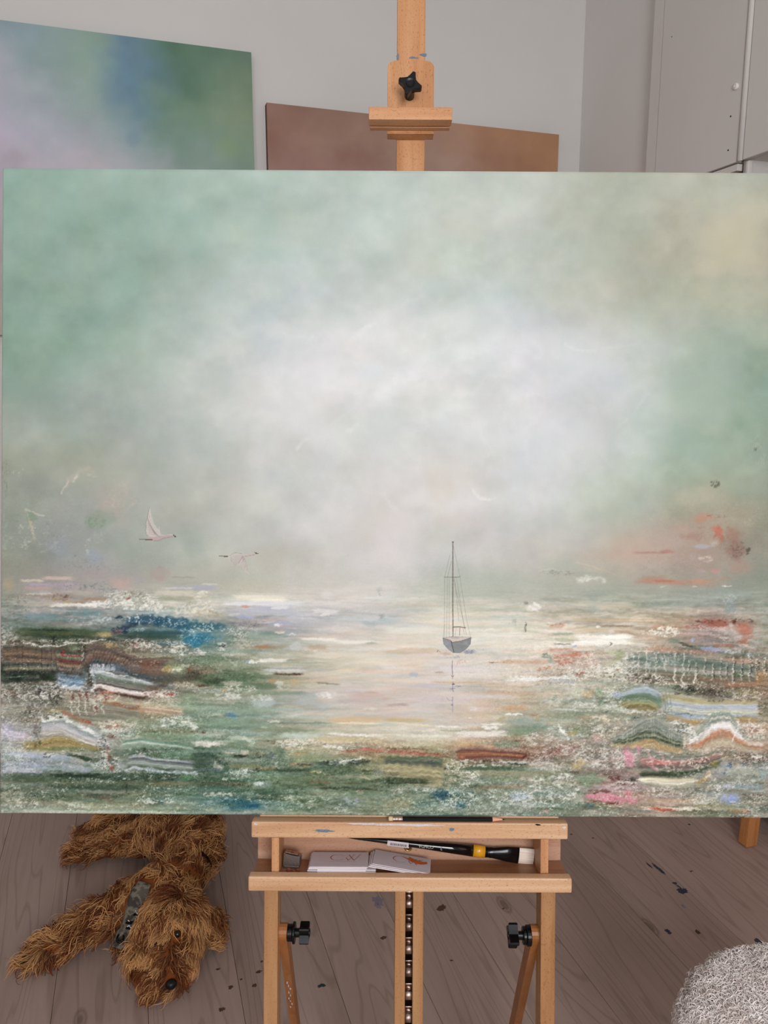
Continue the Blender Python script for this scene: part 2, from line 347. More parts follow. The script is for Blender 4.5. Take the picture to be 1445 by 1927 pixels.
W_ = (240, 236, 226); DK = (40, 42, 38)
def paint_seascape(p):
    gx = [0, 144, 289, 433, 578, 722, 867, 1011, 1156, 1300, 1445, 1600]
    gy = [300, 400, 480, 560, 640, 720, 800, 880, 960, 1040, 1100, 1130, 1165, 1200, 1235, 1270, 1305, 1340, 1375, 1410, 1445, 1480, 1515, 1560]
    U = [  # the sky, twelve samples a row
     [(150,182,166),(155,184,168),(162,188,173),(172,193,180),(180,196,184),(184,198,186),(188,196,186),(192,200,186),(190,196,178),(190,196,178),(186,190,176),(184,188,172)],
     [(140,172,156),(148,176,160),(154,180,165),(168,190,176),(180,196,185),(184,198,186),(194,198,188),(194,198,188),(184,190,174),(188,186,168),(184,184,164),(184,186,166)],
     [(140,170,155),(145,172,157),(150,176,161),(174,190,180),(190,200,196),(188,198,188),(192,200,188),(190,198,186),(182,188,172),(188,184,162),(184,180,158),(184,182,160)],
     [(138,170,152),(142,170,154),(154,178,162),(186,196,192),(196,204,202),(198,204,198),(188,200,196),(198,202,196),(186,190,174),(180,184,164),(178,182,162),(172,178,160)],
     [(136,168,150),(142,172,152),(170,186,174),(194,202,198),(216,216,216),(214,214,210),(206,210,206),(210,210,212),(202,206,200),(172,186,170),(160,178,160),(158,176,158)],
     [(138,166,148),(156,174,160),(176,188,178),(198,202,198),(222,220,220),(218,216,214),(208,210,208),(208,210,214),(206,208,208),(172,188,172),(158,180,162),(156,176,158)],
     [(158,170,158),(166,176,164),(176,186,178),(198,202,196),(214,214,210),(206,208,204),(208,210,206),(216,216,218),(202,206,204),(164,184,166),(160,178,160),(158,174,158)],
     [(158,164,146),(162,166,148),(176,180,170),(192,195,188),(204,205,202),(208,206,202),(206,202,196),(206,208,208),(188,196,184),(168,182,162),(164,176,156),(160,172,152)],
     [(148,154,140),(156,158,150),(170,174,162),(190,192,184),(204,204,200),(206,202,198),(206,200,196),(196,198,194),(176,184,166),(176,168,150),(166,164,144),(158,160,142)],
     [(142,148,134),(146,154,148),(164,170,156),(186,186,174),(196,196,188),(206,202,198),(188,188,180),(190,186,180),(188,174,158),(178,150,134),(158,154,138),(152,150,134)],
     [(150,150,136),(172,158,155),(170,168,158),(180,180,164),(196,192,182),(206,200,192),(178,184,170),(172,176,160),(166,168,152),(166,160,146),(148,156,142),(146,152,138)]]
    R = [  # the water, seventeen samples a row
     [(140,150,135),(175,160,150),(170,168,156),(188,184,166),(195,190,172),(205,200,185),(208,203,190),(206,199,190),(205,200,190),(196,196,180),(180,182,165),(192,188,172),(168,168,152),(165,170,152),(156,165,150),(150,160,150),(150,158,142)],
     [(138,148,138),(138,150,148),(150,158,158),(118,138,140),(188,183,165),(168,165,172),(172,172,182),(195,190,188),(190,190,186),(215,208,190),(212,208,190),(205,200,182),(190,176,155),(186,172,148),(184,160,134),(172,138,122),(150,155,138)],
     [(130,135,115),(78,94,74),(88,98,76),(58,92,92),(62,126,144),(132,142,128),(176,176,166),(205,199,188),(216,209,196),(220,212,195),(224,218,202),(220,212,196),(222,214,198),(216,206,186),(176,154,134),(162,150,148),(150,150,130)],
     [(108,92,76),(112,98,84),(118,102,90),(120,98,80),(128,138,118),(152,158,138),(196,192,172),(206,196,176),(216,206,186),(216,200,186),(206,196,182),(212,198,178),(192,164,144),(174,170,154),(108,126,112),(122,122,106),(150,140,120)],
     [(60,74,56),(88,94,80),(106,124,126),(112,104,92),(118,108,84),(112,132,104),(152,152,124),(206,192,168),(216,202,186),(212,198,184),(212,202,188),(216,202,186),(182,168,150),(176,172,154),(126,132,114),(108,100,82),(152,130,98)],
     [(130,125,112),(130,126,114),(148,138,128),(130,116,100),(150,156,136),(140,150,126),(180,176,156),(196,186,176),(206,188,174),(206,192,186),(206,190,170),(200,182,156),(176,174,158),(150,154,132),(142,150,122),(124,114,98),(122,106,84)],
     [(150,150,132),(140,135,112),(148,143,120),(164,150,122),(150,164,140),(140,160,144),(174,178,168),(196,190,176),(206,190,180),(206,195,186),(210,182,158),(190,176,152),(150,156,132),(154,158,138),(150,156,152),(164,168,164),(160,146,118)],
     [(178,174,178),(174,168,164),(160,168,160),(150,158,136),(134,154,130),(140,162,144),(152,160,136),(198,190,164),(206,202,182),(210,206,190),(202,196,176),(148,158,134),(148,154,132),(150,142,122),(138,140,116),(190,176,162),(182,160,136)],
     [(150,158,146),(162,150,108),(150,150,138),(118,138,114),(114,134,108),(130,144,118),(172,166,132),(190,176,150),(162,140,112),(156,150,112),(152,108,84),(150,104,80),(168,150,138),(164,150,138),(140,140,116),(170,146,122),(150,130,112)],
     [(158,168,168),(150,158,158),(128,148,140),(108,124,106),(88,112,94),(96,120,100),(112,132,104),(92,112,88),(142,142,100),(154,146,104),(120,134,112),(138,148,128),(148,144,124),(150,132,126),(114,120,102),(150,150,140),(150,154,146)],
     [(108,118,96),(80,100,78),(88,108,86),(108,124,102),(92,116,90),(98,124,96),(108,130,102),(110,130,102),(114,130,102),(114,134,116),(130,140,116),(134,144,126),(140,144,124),(170,132,130),(152,146,130),(150,150,140),(138,136,120)],
     [(146,150,128),(150,154,132),(148,158,132),(148,158,132),(110,140,126),(84,124,128),(118,138,112),(124,138,116),(124,138,112),(110,134,116),(120,138,120),(130,144,130),(130,144,122),(150,140,122),(176,150,130),(140,144,122),(130,130,116)],
     [(160,166,148),(158,164,146),(154,162,142),(150,160,138),(130,148,132),(128,144,128),(128,142,118),(126,138,116),(124,136,112),(118,132,112),(126,138,120),(134,144,128),(134,142,120),(140,138,120),(150,142,124),(140,142,122),(132,132,116)]]
    gx2 = [0, 90, 180, 270, 360, 450, 540, 630, 720, 810, 900, 990, 1080, 1170, 1260, 1350, 1440]
    G = np.zeros((24, 17, 3), np.float32)
    for j in range(11):
        for c in range(3): G[j, :, c] = np.interp(gx2, gx, [v[c] for v in U[j]])
    for j in range(13): G[11 + j] = R[j]
    gx3 = gx2[:-1] + [1450]
    gx3 = gx3 + [1620]; G = np.concatenate([G, G[:, -1:]], 1)
    p.base(gx3, gy, G, blur=4, warp=24)
    X = np.broadcast_to(p.xs[None, :], p.H.shape); Y = np.broadcast_to(p.ys[:, None], p.H.shape)
    # cloudy scumbling above, long brush drags below
    up = sstep(1140, 1060, Y)
    n = fbm(X / 70, Y / 55, 21, 5, .55) - .5; n2 = fbm(X / 34, Y / 30, 27, 4, .6) - .5
    p.C += (up * (30 * n + 13 * n2))[..., None] * np.array([1., .96, .94], np.float32)
    p.C[..., 0] += up * 9 * (fbm(X / 60, Y / 60, 31, 3) - .5); p.C[..., 2] += up * 9 * (fbm(X / 55, Y / 50, 35, 3) - .5)
    wv = sstep(1085, 1160, Y)
    calm = wv * np.exp(-((X - 760) / 300) ** 2) * sstep(1440, 1340, Y)
    Yw = Y + 7 * (fbm(X / 55, Y / 30, 61, 3) - .5)
    s1 = fbm(X / 70, Yw / 7.5, 41, 4, .62) - .5; s2 = fbm(X / 26, Yw / 3., 45, 3, .6) - .5; s3 = fbm(X / 7, Y / 4, 49, 3, .6) - .5
    rough = wv * (1 - calm)
    p.C += (calm * (34 * s1 + 12 * s2) + rough * (84 * s1 + 44 * s2 + 36 * s3))[..., None] * np.array([1.06, .94, 1.], np.float32)
    h1 = fbm(X / 60, Y / 5, 51, 3) - .5
    p.C[..., 0] += wv * 26 * h1; p.C[..., 1] += wv * 10 * (fbm(X / 50, Y / 6, 55, 3) - .5); p.C[..., 2] -= wv * 16 * h1
    p.H += wv * (.25 + .7 * rough) * (1.4 * s2 + 1.0 * s3)
    rg = 1 - np.abs(2 * fbm((X + 30 * n) / 120, (Y - 40 * n2) / 85, 141, 4, .5) - 1) * 2.2; p.C += (up * 6 * np.clip(rg, 0, 1) ** 4 * np.exp(-((X - 800) / 380) ** 2 - ((Y - 740) / 240) ** 2))[..., None]
    p.C -= (up * 12 * sstep(930, 1080, X) * sstep(700, 560, Y))[..., None] * np.array([.95, 1., 1.05], np.float32); p.C -= (up * 15 * sstep(1210, 1300, X) * sstep(600, 680, Y))[..., None] * np.array([1.2, 1., 1.1], np.float32); p.C -= (up * 7 * np.exp(-((X - 1130) / 110) ** 2 - ((Y - 760) / 90) ** 2))[..., None]
    # ---- sky: cloud edges and veils
    p.blob(735, 830, 110, 70, (194, 199, 195), .45, .9, .5); p.blob(720, 1045, 90, 50, (226, 217, 214), .6, .9, .5); p.blob(760, 985, 70, 50, (224, 216, 214), .5, .9, .5); p.blob(680, 1110, 90, 30, (224, 214, 206), .4, .9, .5)
    B = p.blob
    B(585, 690, 105, 80, (226,224,226), .5, .9, .45); B(640, 650, 60, 45, (230,226,226), .5, .9, .5); B(690, 700, 40, 24, (216,222,228), .5)
    B(560, 770, 70, 60, (222,220,220), .4); B(600, 820, 60, 40, (222,220,222), .4); B(540, 620, 80, 30, (222,224,222), .4, .9, .5)
    B(880, 790, 90, 60, (222,222,224), .4); B(900, 600, 110, 50, (212,214,214), .35); B(1060, 640, 110, 60, (208,212,214), .4); B(1100, 700, 120, 70, (206,210,214), .4)
    B(1050, 820, 110, 90, (216,216,220), .4); B(980, 900, 90, 60, (212,212,216), .35); B(820, 540, 55, 34, (182,196,194), .55, .9, .4)
    B(790, 500, 60, 34, (198,200,184), .4); B(860, 430, 80, 34, (202,200,186), .4); B(510, 480, 60, 34, (162,190,178), .5); B(500, 430, 40, 40, (162,192,174), .4)
    B(1375, 440, 80, 90, (198,188,158), .6, .7, .35); B(1330, 500, 50, 30, (202,190,162), .45); B(1390, 400, 50, 50, (196,186,158), .35); B(1330, 560, 120, 60, (186,186,164), .3)
    B(1350, 690, 90, 60, (158,174,160), .5); B(1340, 760, 90, 60, (158,174,160), .5); B(1310, 830, 80, 40, (158,180,160), .4); B(1120, 480, 60, 60, (178,186,170), .35)
    B(60, 740, 70, 40, (136,164,148), .35); B(100, 690, 90, 40, (138,168,150), .4); B(210, 405, 60, 30, (140,172,158), .4); B(230, 520, 60, 40, (142,172,156), .35); B(90, 470, 90, 40, (138,168,152), .35)
    B(360, 440, 50, 40, (160,186,168), .3); B(430, 545, 60, 46, (188,198,198), .35); B(390, 590, 50, 30, (192,200,196), .3); B(300, 560, 40, 16, (176,192,178), .4, .9, .5)
    B(470, 740, 60, 60, (206,206,202), .35); B(730, 960, 80, 50, (212,200,192), .4); B(690, 1000, 60, 50, (206,196,188), .4); B(830, 900, 80, 50, (212,202,192), .4); B(870, 980, 60, 30, (210,196,188), .35)
    B(770, 940, 30, 20, (222,218,214), .5); B(740, 1010, 50, 40, (216,206,206), .4); B(700, 1060, 90, 40, (212,204,202), .4); B(930, 910, 40, 26, (180,180,168), .35)
    B(860, 1090, 60, 50, (172,180,166), .45); B(940, 1090, 60, 40, (168,174,162), .45); B(1060, 1060, 60, 22, (166,178,162), .35)
    B(500, 1050, 60, 30, (200,190,168), .4); B(440, 920, 50, 40, (196,190,174), .35); B(350, 1010, 46, 30, (154,166,150), .5); B(370, 1030, 36, 26, (152,164,156), .4)
    for pts, wd, c, a in [([(528,627),(545,636),(560,632),(590,640)],9,(226,228,228),.35),([(660,636),(680,622),(700,608)],7,(232,230,230),.5),([(672,620),(694,612)],4,(236,234,232),.4),
                          ([(620,800),(650,780),(668,760),(745,760)],6,(222,222,220),.3),([(556,846),(566,832),(578,826)],4,(232,230,228),.6),([(492,690),(500,720),(522,750)],12,(228,226,224),.35),
                          ([(650,812),(672,798)],7,(230,230,228),.5),([(888,920),(900,934),(916,938),(930,936)],4,(238,234,226),.75),([(720,930),(745,960)],8,(228,224,222),.4),
                          ([(1060,645),(1090,659),(1120,655)],4,(224,224,220),.6),([(1120,655),(1150,650),(1190,644)],4,(214,216,212),.3),([(1160,800),(1190,775),(1215,735)],7,(206,210,202),.35),
                          ([(580,640),(600,628)],7,(230,230,230),.35),([(870,795),(900,800)],12,(228,226,228),.4),([(990,780),(1010,790)],6,(222,222,222),.4),([(120,918),(128,905),(138,900),(148,888),(165,884),(175,890)],7,(196,184,168),.6),
                          ([(112,932),(118,922),(126,908)],3,(222,210,190),.8),([(136,908),(144,900)],4,(232,222,204),.9),([(162,896),(178,898)],3,(208,196,176),.7)]:
        p.line(pts, wd, c, a * .8, jit=.5, seed=3)
    D = p.dabs
    p.keep = .38
    # left of the sky
    B(20, 850, 34, 40, (172,176,148), .4); B(40, 880, 30, 30, (176,178,156), .4); B(70, 880, 40, 26, (168,174,156), .4)
    B(210, 930, 50, 40, (182,168,156), .5, .8, .5); B(205, 960, 30, 26, (192,164,152), .5, .8, .6); B(230, 985, 34, 20, (186,176,160), .4); D(225, 940, 50, 46, (206,190,172), .6, 5, 4, .52, .14)
    B(60, 920, 50, 26, (146,146,144), .5); B(110, 1010, 90, 40, (146,152,146), .4); B(185, 980, 36, 24, (128,150,122), .6, .7, .6); D(180, 985, 30, 20, (110,144,104), .7, 5, 4, .5, .14)
    B(55, 975, 14, 18, (116,150,112), .7, .6, .6); p.line([(46,962),(58,966),(70,972),(82,974)], 3, (220,206,188), .8); p.line([(46,962),(54,985),(60,1000)], 3, (206,190,160), .6); p.line([(56,985),(62,1008),(64,1018)], 4, (214,190,158), .7)
    D(40, 1010, 40, 40, (222,220,206), .8, 4, 5, .56, .1); D(30, 890, 24, 16, (214,212,196), .7, 4, 3, .55); B(110, 1028, 40, 24, (158,164,182), .5, .7, .5); B(175, 1050, 28, 18, (148,160,184), .6, .7, .5)
    D(150, 1060, 50, 26, (96,112,112), .7, 3, 2.4, .58, .08); D(185, 1065, 34, 20, (84,104,120), .7, 3, 2.4, .56, .08); D(95, 1000, 26, 30, (110,122,108), .5, 4, 4, .56)
    D(90, 1010, 60, 50, (214,210,196), .5, 5, 5, .58, .1); D(165, 1030, 8, 24, (220,222,214), .6, 3, 3, .5); D(185, 1010, 24, 40, (206,202,190), .4, 5, 6, .56)
    D(14, 1040, 20, 60, (150,128,116), .5, 3, 3, .56); D(6, 900, 12, 60, (90,98,86), .6, 2.5, 2.5, .56); D(6, 1010, 10, 60, (200,200,188), .5, 3, 3, .55)
    B(300, 1080, 26, 16, (178,148,136), .6, .7, .6); B(275, 1092, 40, 12, (176,152,144), .35); p.streak(320, 370, 1088, 2, (150,120,104), .5); B(225, 1095, 34, 12, (198,162,150), .5)
    # right of the sky: rust and rose clouds
    B(1250, 1010, 170, 50, (190,168,152), .5); B(1320, 1060, 130, 40, (180,158,146), .5); B(1360, 960, 90, 50, (178,166,144), .5)
    B(1330, 1000, 60, 40, (186,150,130), .5, .8, .6); B(1370, 985, 60, 46, (178,158,134), .45); B(1300, 930, 46, 26, (196,180,158), .5, .8, .6); B(1335, 920, 40, 30, (190,178,152), .5); B(1330, 1040, 46, 24, (176,150,142), .5)
    B(1270, 1010, 50, 22, (190,170,158), .4); B(1190, 1020, 60, 22, (200,168,146), .55, .8, .5); B(1195, 1040, 80, 20, (198,158,140), .55, .8, .5); B(1130, 1045, 90, 16, (192,164,142), .45); B(1280, 990, 26, 16, (190,152,130), .5)
    B(1325, 968, 20, 10, (206,126,96), .7, .7, .6); B(1312, 975, 20, 8, (202,130,98), .6); B(1352, 997, 12, 14, (204,84,62), .9, .5, .5); B(1345, 990, 10, 8, (206,92,70), .8); B(1358, 1008, 6, 10, (196,78,60), .8)
    B(1380, 1000, 22, 20, (158,94,76), .6, .8, .6); B(1388, 1030, 24, 24, (140,84,70), .7, .8, .6); D(1388, 1032, 26, 24, (74,44,40), .8, 2.4, 2.4, .56, .06); D(1350, 1000, 60, 50, (150,86,68), .6, 4, 3, .56, .08); D(1400, 960, 60, 40, (190,182,160), .5, 3, 3, .54)
    B(1390, 955, 40, 20, (140,136,110), .5, .8, .5); D(1345, 906, 13, 11, (52,50,42), .95, 2.4, 2, .44, .06); D(1352, 966, 26, 5, (70,44,36), .8, 2.5, 1.8, .52); D(1408, 1032, 6, 9, (40,30,28), .95, 2, 2, .44)
    B(1300, 1005, 36, 10, (152,98,86), .5, .8, .6); B(1256, 1034, 16, 6, (170,86,72), .7, .7, .5); p.streak(1190, 1260, 1036, 3, (156,104,90), .6); B(1325, 1024, 24, 6, (176,180,204), .8, .6, .5); B(1345, 1018, 14, 8, (220,214,204), .6); D(1328, 1047, 18, 8, (236,226,200), .9, 6, 3, .45)
    B(1345, 1070, 14, 6, (222,132,134), .8, .7, .5); B(1322, 1070, 16, 5, (194,152,170), .7); B(1390, 1065, 30, 18, (184,126,104), .5, .8, .6); B(1300, 1050, 60, 18, (176,146,146), .45); B(1230, 1085, 40, 8, (176,108,82), .6, .7, .6); B(1330, 1095, 50, 10, (184,128,104), .5, .8, .6)
    p.streak(1190, 1290, 1092, 4, (180,120,98), .5); D(1250, 1060, 90, 30, (150,120,112), .4, 5, 2.4, .58); B(1255, 1085, 18, 8, (176,166,120), .5); D(1300, 1060, 110, 40, (202,186,168), .4, 4, 2.4, .58)
    p.line([(1014,1072),(1040,1068),(1060,1072),(1080,1083),(1100,1084)], 3, (206,200,182), .6, .5); p.line([(1090,1092),(1105,1083),(1130,1084),(1138,1092)], 5, (236,232,218), .85, .4); D(1110, 1086, 40, 8, (238,234,222), .9, 5, 2.4, .5); D(1060, 1075, 46, 8, (112,112,96), .7, 6, 2, .52)
    B(1110, 1080, 60, 12, (140,150,136), .4); p.line([(1085,1055),(1130,1068),(1160,1078)], 3, (212,182,160), .6, .5); D(1420, 840, 4, 4, (80,80,70), .9, 2, 2, .3); D(1425, 850, 30, 50, (196,194,168), .4, 5, 5, .54)
    B(1340, 805, 34, 18, (184,190,166), .45); B(1245, 880, 36, 12, (186,192,170), .4, ang=-35); B(1180, 860, 60, 20, (176,188,166), .35); B(1400, 880, 30, 16, (170,184,162), .4)
    # ---- tile by tile, the water: coordinates are read in 3.905 to 1 close-ups
    p.keep = .17
    K = p.crackle; S = p.streak; L = p.line; Z = 3.905
    p.frame(0, 1080, Z)
    B(60, 90, 60, 80, (188,166,130), .6); S(140, 330, 62, 14, (226,212,190), .8); S(300, 540, 42, 18, (226,196,180), .75); S(150, 620, 90, 16, (184,166,190), .7); S(150, 400, 115, 14, (206,160,160), .6); S(180, 400, 160, 8, (232,220,204), .6)
    B(470, 120, 60, 20, (176,156,180), .5); D(560, 100, 220, 60, (96,116,122), .8, 3, 2, .56, .07); D(740, 110, 170, 60, (86,112,126), .8, 3, 2, .56, .07); B(880, 80, 90, 40, (206,164,156), .6); S(780, 1010, 106, 8, (206,160,150), .6)
    B(1020, 55, 60, 16, (164,166,196), .6); B(1180, 40, 60, 26, (180,150,138), .5); S(1240, 1445, 106, 10, (170,172,206), .8); S(1180, 1445, 112, 8, (226,220,206), .7, rough=.8)
    D(440, 185, 160, 34, (130,76,52), .8, 4, 2.4, .55, .06); D(390, 200, 100, 30, (170,150,90), .7, 5, 3, .5); D(480, 180, 40, 16, (96,44,36), .9, 3, 2.4, .46); S(60, 560, 235, 20, (206,188,170), .6); D(140, 210, 120, 60, (196,180,166), .6, 5, 3, .5)
    L([(545,232),(600,206),(660,192),(770,194)], 3.5, (176,120,84), .8, .4); B(500, 220, 60, 16, (206,176,120), .6); S(340, 780, 245, 16, (240,234,224), .95, tilt=-14); D(720, 235, 190, 34, (244,238,230), .95, 5, 4, .38, .1); D(900, 190, 160, 60, (240,232,220), .9, 4, 4, .48, .1)
    D(970, 240, 160, 60, (246,240,230), .95, 4, 5, .44, .1, h=1.); K(960, 200, 230, 80, 5, (246,242,234), .9, .2, dark=(130,122,96), da=.4); D(990, 160, 130, 40, (110,104,72), .8, 4, 2.6, .5); B(940, 190, 22, 14, (150,66,40), .8, .6, .6); D(1130, 250, 120, 60, (242,238,226), .9, 4, 5, .46)
    S(1100, 1445, 150, 22, (220,208,186), .7); S(1150, 1440, 190, 26, (150,152,124), .6); B(1250, 215, 100, 20, (230,226,210), .5); D(1330, 270, 120, 60, (226,220,206), .8, 5, 5, .48); D(1400, 250, 70, 60, (150,146,116), .6, 4, 4, .52)
    B(300, 330, 260, 40, (110,142,146), .7, .8, .5); B(640, 300, 180, 36, (96,146,156), .65, .8, .5); B(400, 380, 300, 26, (158,150,142), .5); D(620, 360, 200, 50, (206,214,212), .7, 4, 4, .52); D(780, 340, 160, 60, (222,228,228), .8, 3.5, 4, .5)
    B(1060, 350, 200, 44, (32,76,106), .9, .5, .6, h=.5); B(1250, 360, 200, 50, (30,82,108), .9, .5, .6, h=.5); B(900, 410, 120, 26, (28,52,82), .85, .5, .6, ang=-16); B(870, 330, 40, 14, (20,44,70), .9, .6, .6); B(1340, 420, 120, 50, (40,104,128), .8, .6, .6); B(1400, 500, 90, 40, (34,108,140), .9, .5, .5)
    D(1050, 345, 220, 56, (236,240,240), .95, 3, 3, .55, .05, h=1.2); D(1270, 370, 200, 60, (226,234,236), .9, 3, 3, .58, .05, h=1.2); D(1390, 460, 90, 70, (216,232,236), .9, 3.2, 3.4, .55, .06); D(1000, 420, 160, 30, (206,216,214), .8, 3, 3, .56); K(1380, 460, 100, 80, 5, (232,240,240), .8, .2)
    D(200, 330, 260, 80, (120,150,150), .6, 3, 2, .54); D(120, 300, 140, 200, (96,108,88), .6, 3, 3, .55); D(60, 500, 90, 140, (214,208,196), .7, 4, 4, .55); K(40, 520, 90, 160, 6, (230,224,214), .8, .18, dark=(92,90,80), da=.5)
    S(100, 760, 440, 40, (70,88,56), .9, tilt=8); S(180, 700, 470, 26, (46,66,48), .8); S(200, 520, 425, 10, (34,54,38), .8); S(300, 780, 456, 10, (110,112,60), .6); S(120, 640, 500, 22, (88,104,78), .7); D(350, 490, 200, 30, (34,44,44), .8, 5, 2, .55)
    B(770, 455, 70, 22, (196,164,94), .8, .6, .5); D(740, 460, 60, 24, (214,184,120), .8, 4, 3, .48); D(850, 440, 60, 24, (172,74,66), .95, 5, 4, .44); D(910, 440, 40, 22, (24,34,62), .95, 6, 3, .45); D(870, 425, 60, 20, (214,150,140), .8, 3, 2, .52)
    S(950, 1360, 455, 34, (62,90,80), .85); S(1050, 1400, 440, 16, (40,82,96), .7); S(1000, 1400, 490, 14, (96,106,78), .7); S(1150, 1440, 520, 10, (60,100,112), .6, tilt=18); D(1020, 470, 40, 20, (186,110,80), .7, 4, 3, .5)
    # agate strata
    P1 = [(94,82,66),(120,96,70),(150,108,74),(86,72,60),(110,104,90),(78,86,76),(140,136,112),(62,74,58),(46,60,46),(90,96,80),(44,58,42)]
    p.bands([0,150,250,400,440], [560,548,560,580,600], [820,812,800,790,785], P1, 1.0, 7, 3, lines=1, lcol=(30,30,26), lspace=3.6, lal=.7)
    S(20, 420, 640, 16, (170,120,84), .6, tilt=20); S(0, 400, 708, 6, (176,160,100), .6); S(0, 360, 660, 5, (170,160,140), .5)
    B(110, 780, 90, 30, (20,44,26), .9, .6, .5); B(330, 770, 60, 30, (26,42,26), .9, .6, .5); S(10, 240, 780, 6, (150,166,150), .6, tilt=-16); B(380, 770, 26, 26, (30,66,26), .8); B(200, 740, 120, 20, (36,50,34), .7)
    p.bands([400,440,520,610,625], [590,590,600,598,600], [800,840,856,860,860], [(60,64,46),(176,180,130),(96,130,96),(160,50,46),(120,60,50),(196,150,96),(110,110,96),(150,110,100),(70,74,70),(104,120,128),(84,126,156),(196,214,222),(70,120,160),(150,176,196),(226,232,232)], 2.0, 5.6, 8, lines=1, lcol=(34,30,28), lspace=3.2, lal=.6)
    B(465, 600, 24, 26, (150,44,44), .9, .5, .4); S(480, 610, 618, 10, (156,50,52), .8); B(545, 560, 60, 26, (150,166,120), .7); D(545, 560, 60, 26, (40,50,34), .8, 3, 6, .55)
    B(560, 800, 90, 30, (74,120,156), .6, .7, .4); L([(420,835),(450,850),(480,830),(510,852),(545,830),(570,852),(600,840),(640,850)], 2., (226,234,236), .9); L([(410,800),(440,815),(470,800),(500,818),(540,800),(580,818),(630,800)], 1.4, (196,214,224), .8)
    # fan of dark ribs
    p.bands([615,700,820,900,960,1100,1200,1290], [520,510,520,560,590,620,620,620], [800,700,740,760,800,830,840,850], [(126,108,80),(140,112,92),(108,88,76),(96,82,70),(150,116,92),(132,96,76),(120,84,66),(84,92,96),(66,84,96),(140,150,150),(96,106,104)], 1.4, 8, 12, feather=4)
    for k in range(13): L([(700 + 24 * k, 560 + 6 * k), (676 + 22 * k, 640 + 4 * k), (640 + 20 * k + k * k * .3, 730)], 1.2, (24, 22, 24), .55, .5, k)
    B(1080, 670, 130, 46, (128,86,66), .85, .6, .4); B(760, 600, 80, 40, (122,92,80), .5); B(850, 690, 60, 50, (104,122,136), .6); S(640, 1000, 590, 8, (90,68,54), .5, tilt=40)
    D(820, 535, 100, 30, (206,178,112), .9, 5, 4, .42); L([(905,540),(925,575),(955,600),(990,608),(1020,625),(1060,632),(1110,618),(1180,612)], 3.5, (196,190,156), .8, .4); L([(915,560),(950,605),(1000,620),(1040,638),(1100,628)], 1.3, (70,58,44), .8)
    B(930, 560, 30, 30, (150,146,116), .7); B(960, 570, 14, 26, (186,180,150), .7); S(960, 1445, 600, 16, (168,176,146), .6, tilt=10)
    L([(612,520),(614,580),(616,640),(640,700),(655,760),(660,800),(676,830)], 4, (66,52,40), .85, .4); L([(604,530),(610,600),(606,650)], 2, (226,220,206), .7, .6); L([(690,880),(694,820),(690,760),(664,708)], 4, (232,234,232), .9, .3)
    for k in range(11): L([(664 + 17 * k, 678), (668 + 17 * k, 715 + (k % 3) * 6)], 2.4, (226,230,234), .8, .3, k)
    B(740, 715, 100, 22, (206,216,222), .6, .7, .4); L([(664,735),(720,728),(790,740),(850,756),(940,764),(1000,785),(1060,802),(1110,822)], 2.6, (240,238,232), .9, .3); B(920, 700, 200, 30, (112,126,136), .4)
    p.bands([680,740,850,950,1050,1120,1150], [735,740,768,785,800,820,840], [880,870,892,915,930,900,880], [(196,204,206),(140,160,150),(120,140,112),(96,116,86),(128,134,116),(104,110,104),(150,140,120),(70,62,58),(226,214,206),(206,176,164),(214,190,182),(120,80,60),(84,56,42)], .8, 11, 20)
    L([(690,872),(700,836),(740,828),(790,852),(870,872),(940,880),(1000,880),(1060,888)], 4.5, (240,228,216), .85, .3); L([(700,900),(780,880),(860,895),(940,905),(1040,925),(1100,905)], 2.6, (90,56,36), .8, .3); B(1120, 850, 80, 34, (112,86,66), .8); S(1100, 1445, 800, 30, (96,88,66), .7); B(1200, 830, 60, 20, (70,50,40), .7)
    B(1280, 690, 120, 60, (150,170,120), .7, .7, .5); B(1230, 710, 60, 34, (196,166,96), .7, .7, .5); B(1290, 720, 60, 30, (222,216,196), .8, .6, .6); D(1330, 690, 90, 50, (206,216,186), .8, 5, 4, .5); B(1390, 720, 30, 34, (136,82,54), .8, .6, .6); S(900, 1440, 760, 26, (84,96,92), .5); S(1200, 1440, 740, 20, (96,112,84), .6)
    # ridge of white crackle that divides the layers
    L([(160,520),(230,535),(300,545),(380,538),(420,548),(500,522),(560,515),(620,520),(700,500),(780,494)], 2.6, (238,232,220), .95, .3, h=1.); K(280, 520, 300, 30, 6, (240,234,222), .95, .22, dark=(40,30,26), da=.6)
    K(640, 510, 220, 22, 5, (238,232,220), .95, .22, dark=(70,40,34), da=.6); D(120, 515, 80, 30, (84,40,34), .9, 5, 3, .48); B(390, 500, 18, 40, (18,24,22), .85, .6, .6); K(1000, 520, 160, 40, 6, (232,220,204), .95, .2, dark=(110,60,50), da=.7); D(980, 530, 60, 34, (146,50,44), .9, 5, 3.4, .5)
    K(1200, 540, 250, 50, 5.5, (240,232,220), .95, .24, dark=(120,90,66), da=.5); K(1350, 560, 130, 50, 5, (244,238,228), .95, .26, dark=(96,60,50), da=.5); D(1240, 560, 220, 50, (236,226,210), .8, 5, 3.5, .52)
    K(150, 880, 260, 70, 5, (236,230,220), .95, .22, dark=(96,92,84), da=.5); D(60, 890, 110, 50, (160,90,80), .7, 4, 3, .54); K(380, 880, 140, 70, 9, (236,230,220), .95, .16, ax=.7, ay=2.4, dark=(44,42,40), da=.7)
    K(560, 895, 160, 44, 6, (242,236,226), .95, .25, dark=(120,70,56), da=.6); D(780, 905, 90, 34, (196,110,70), .8, 6, 5, .46); D(740, 910, 60, 26, (214,190,130), .8, 6, 5, .46)
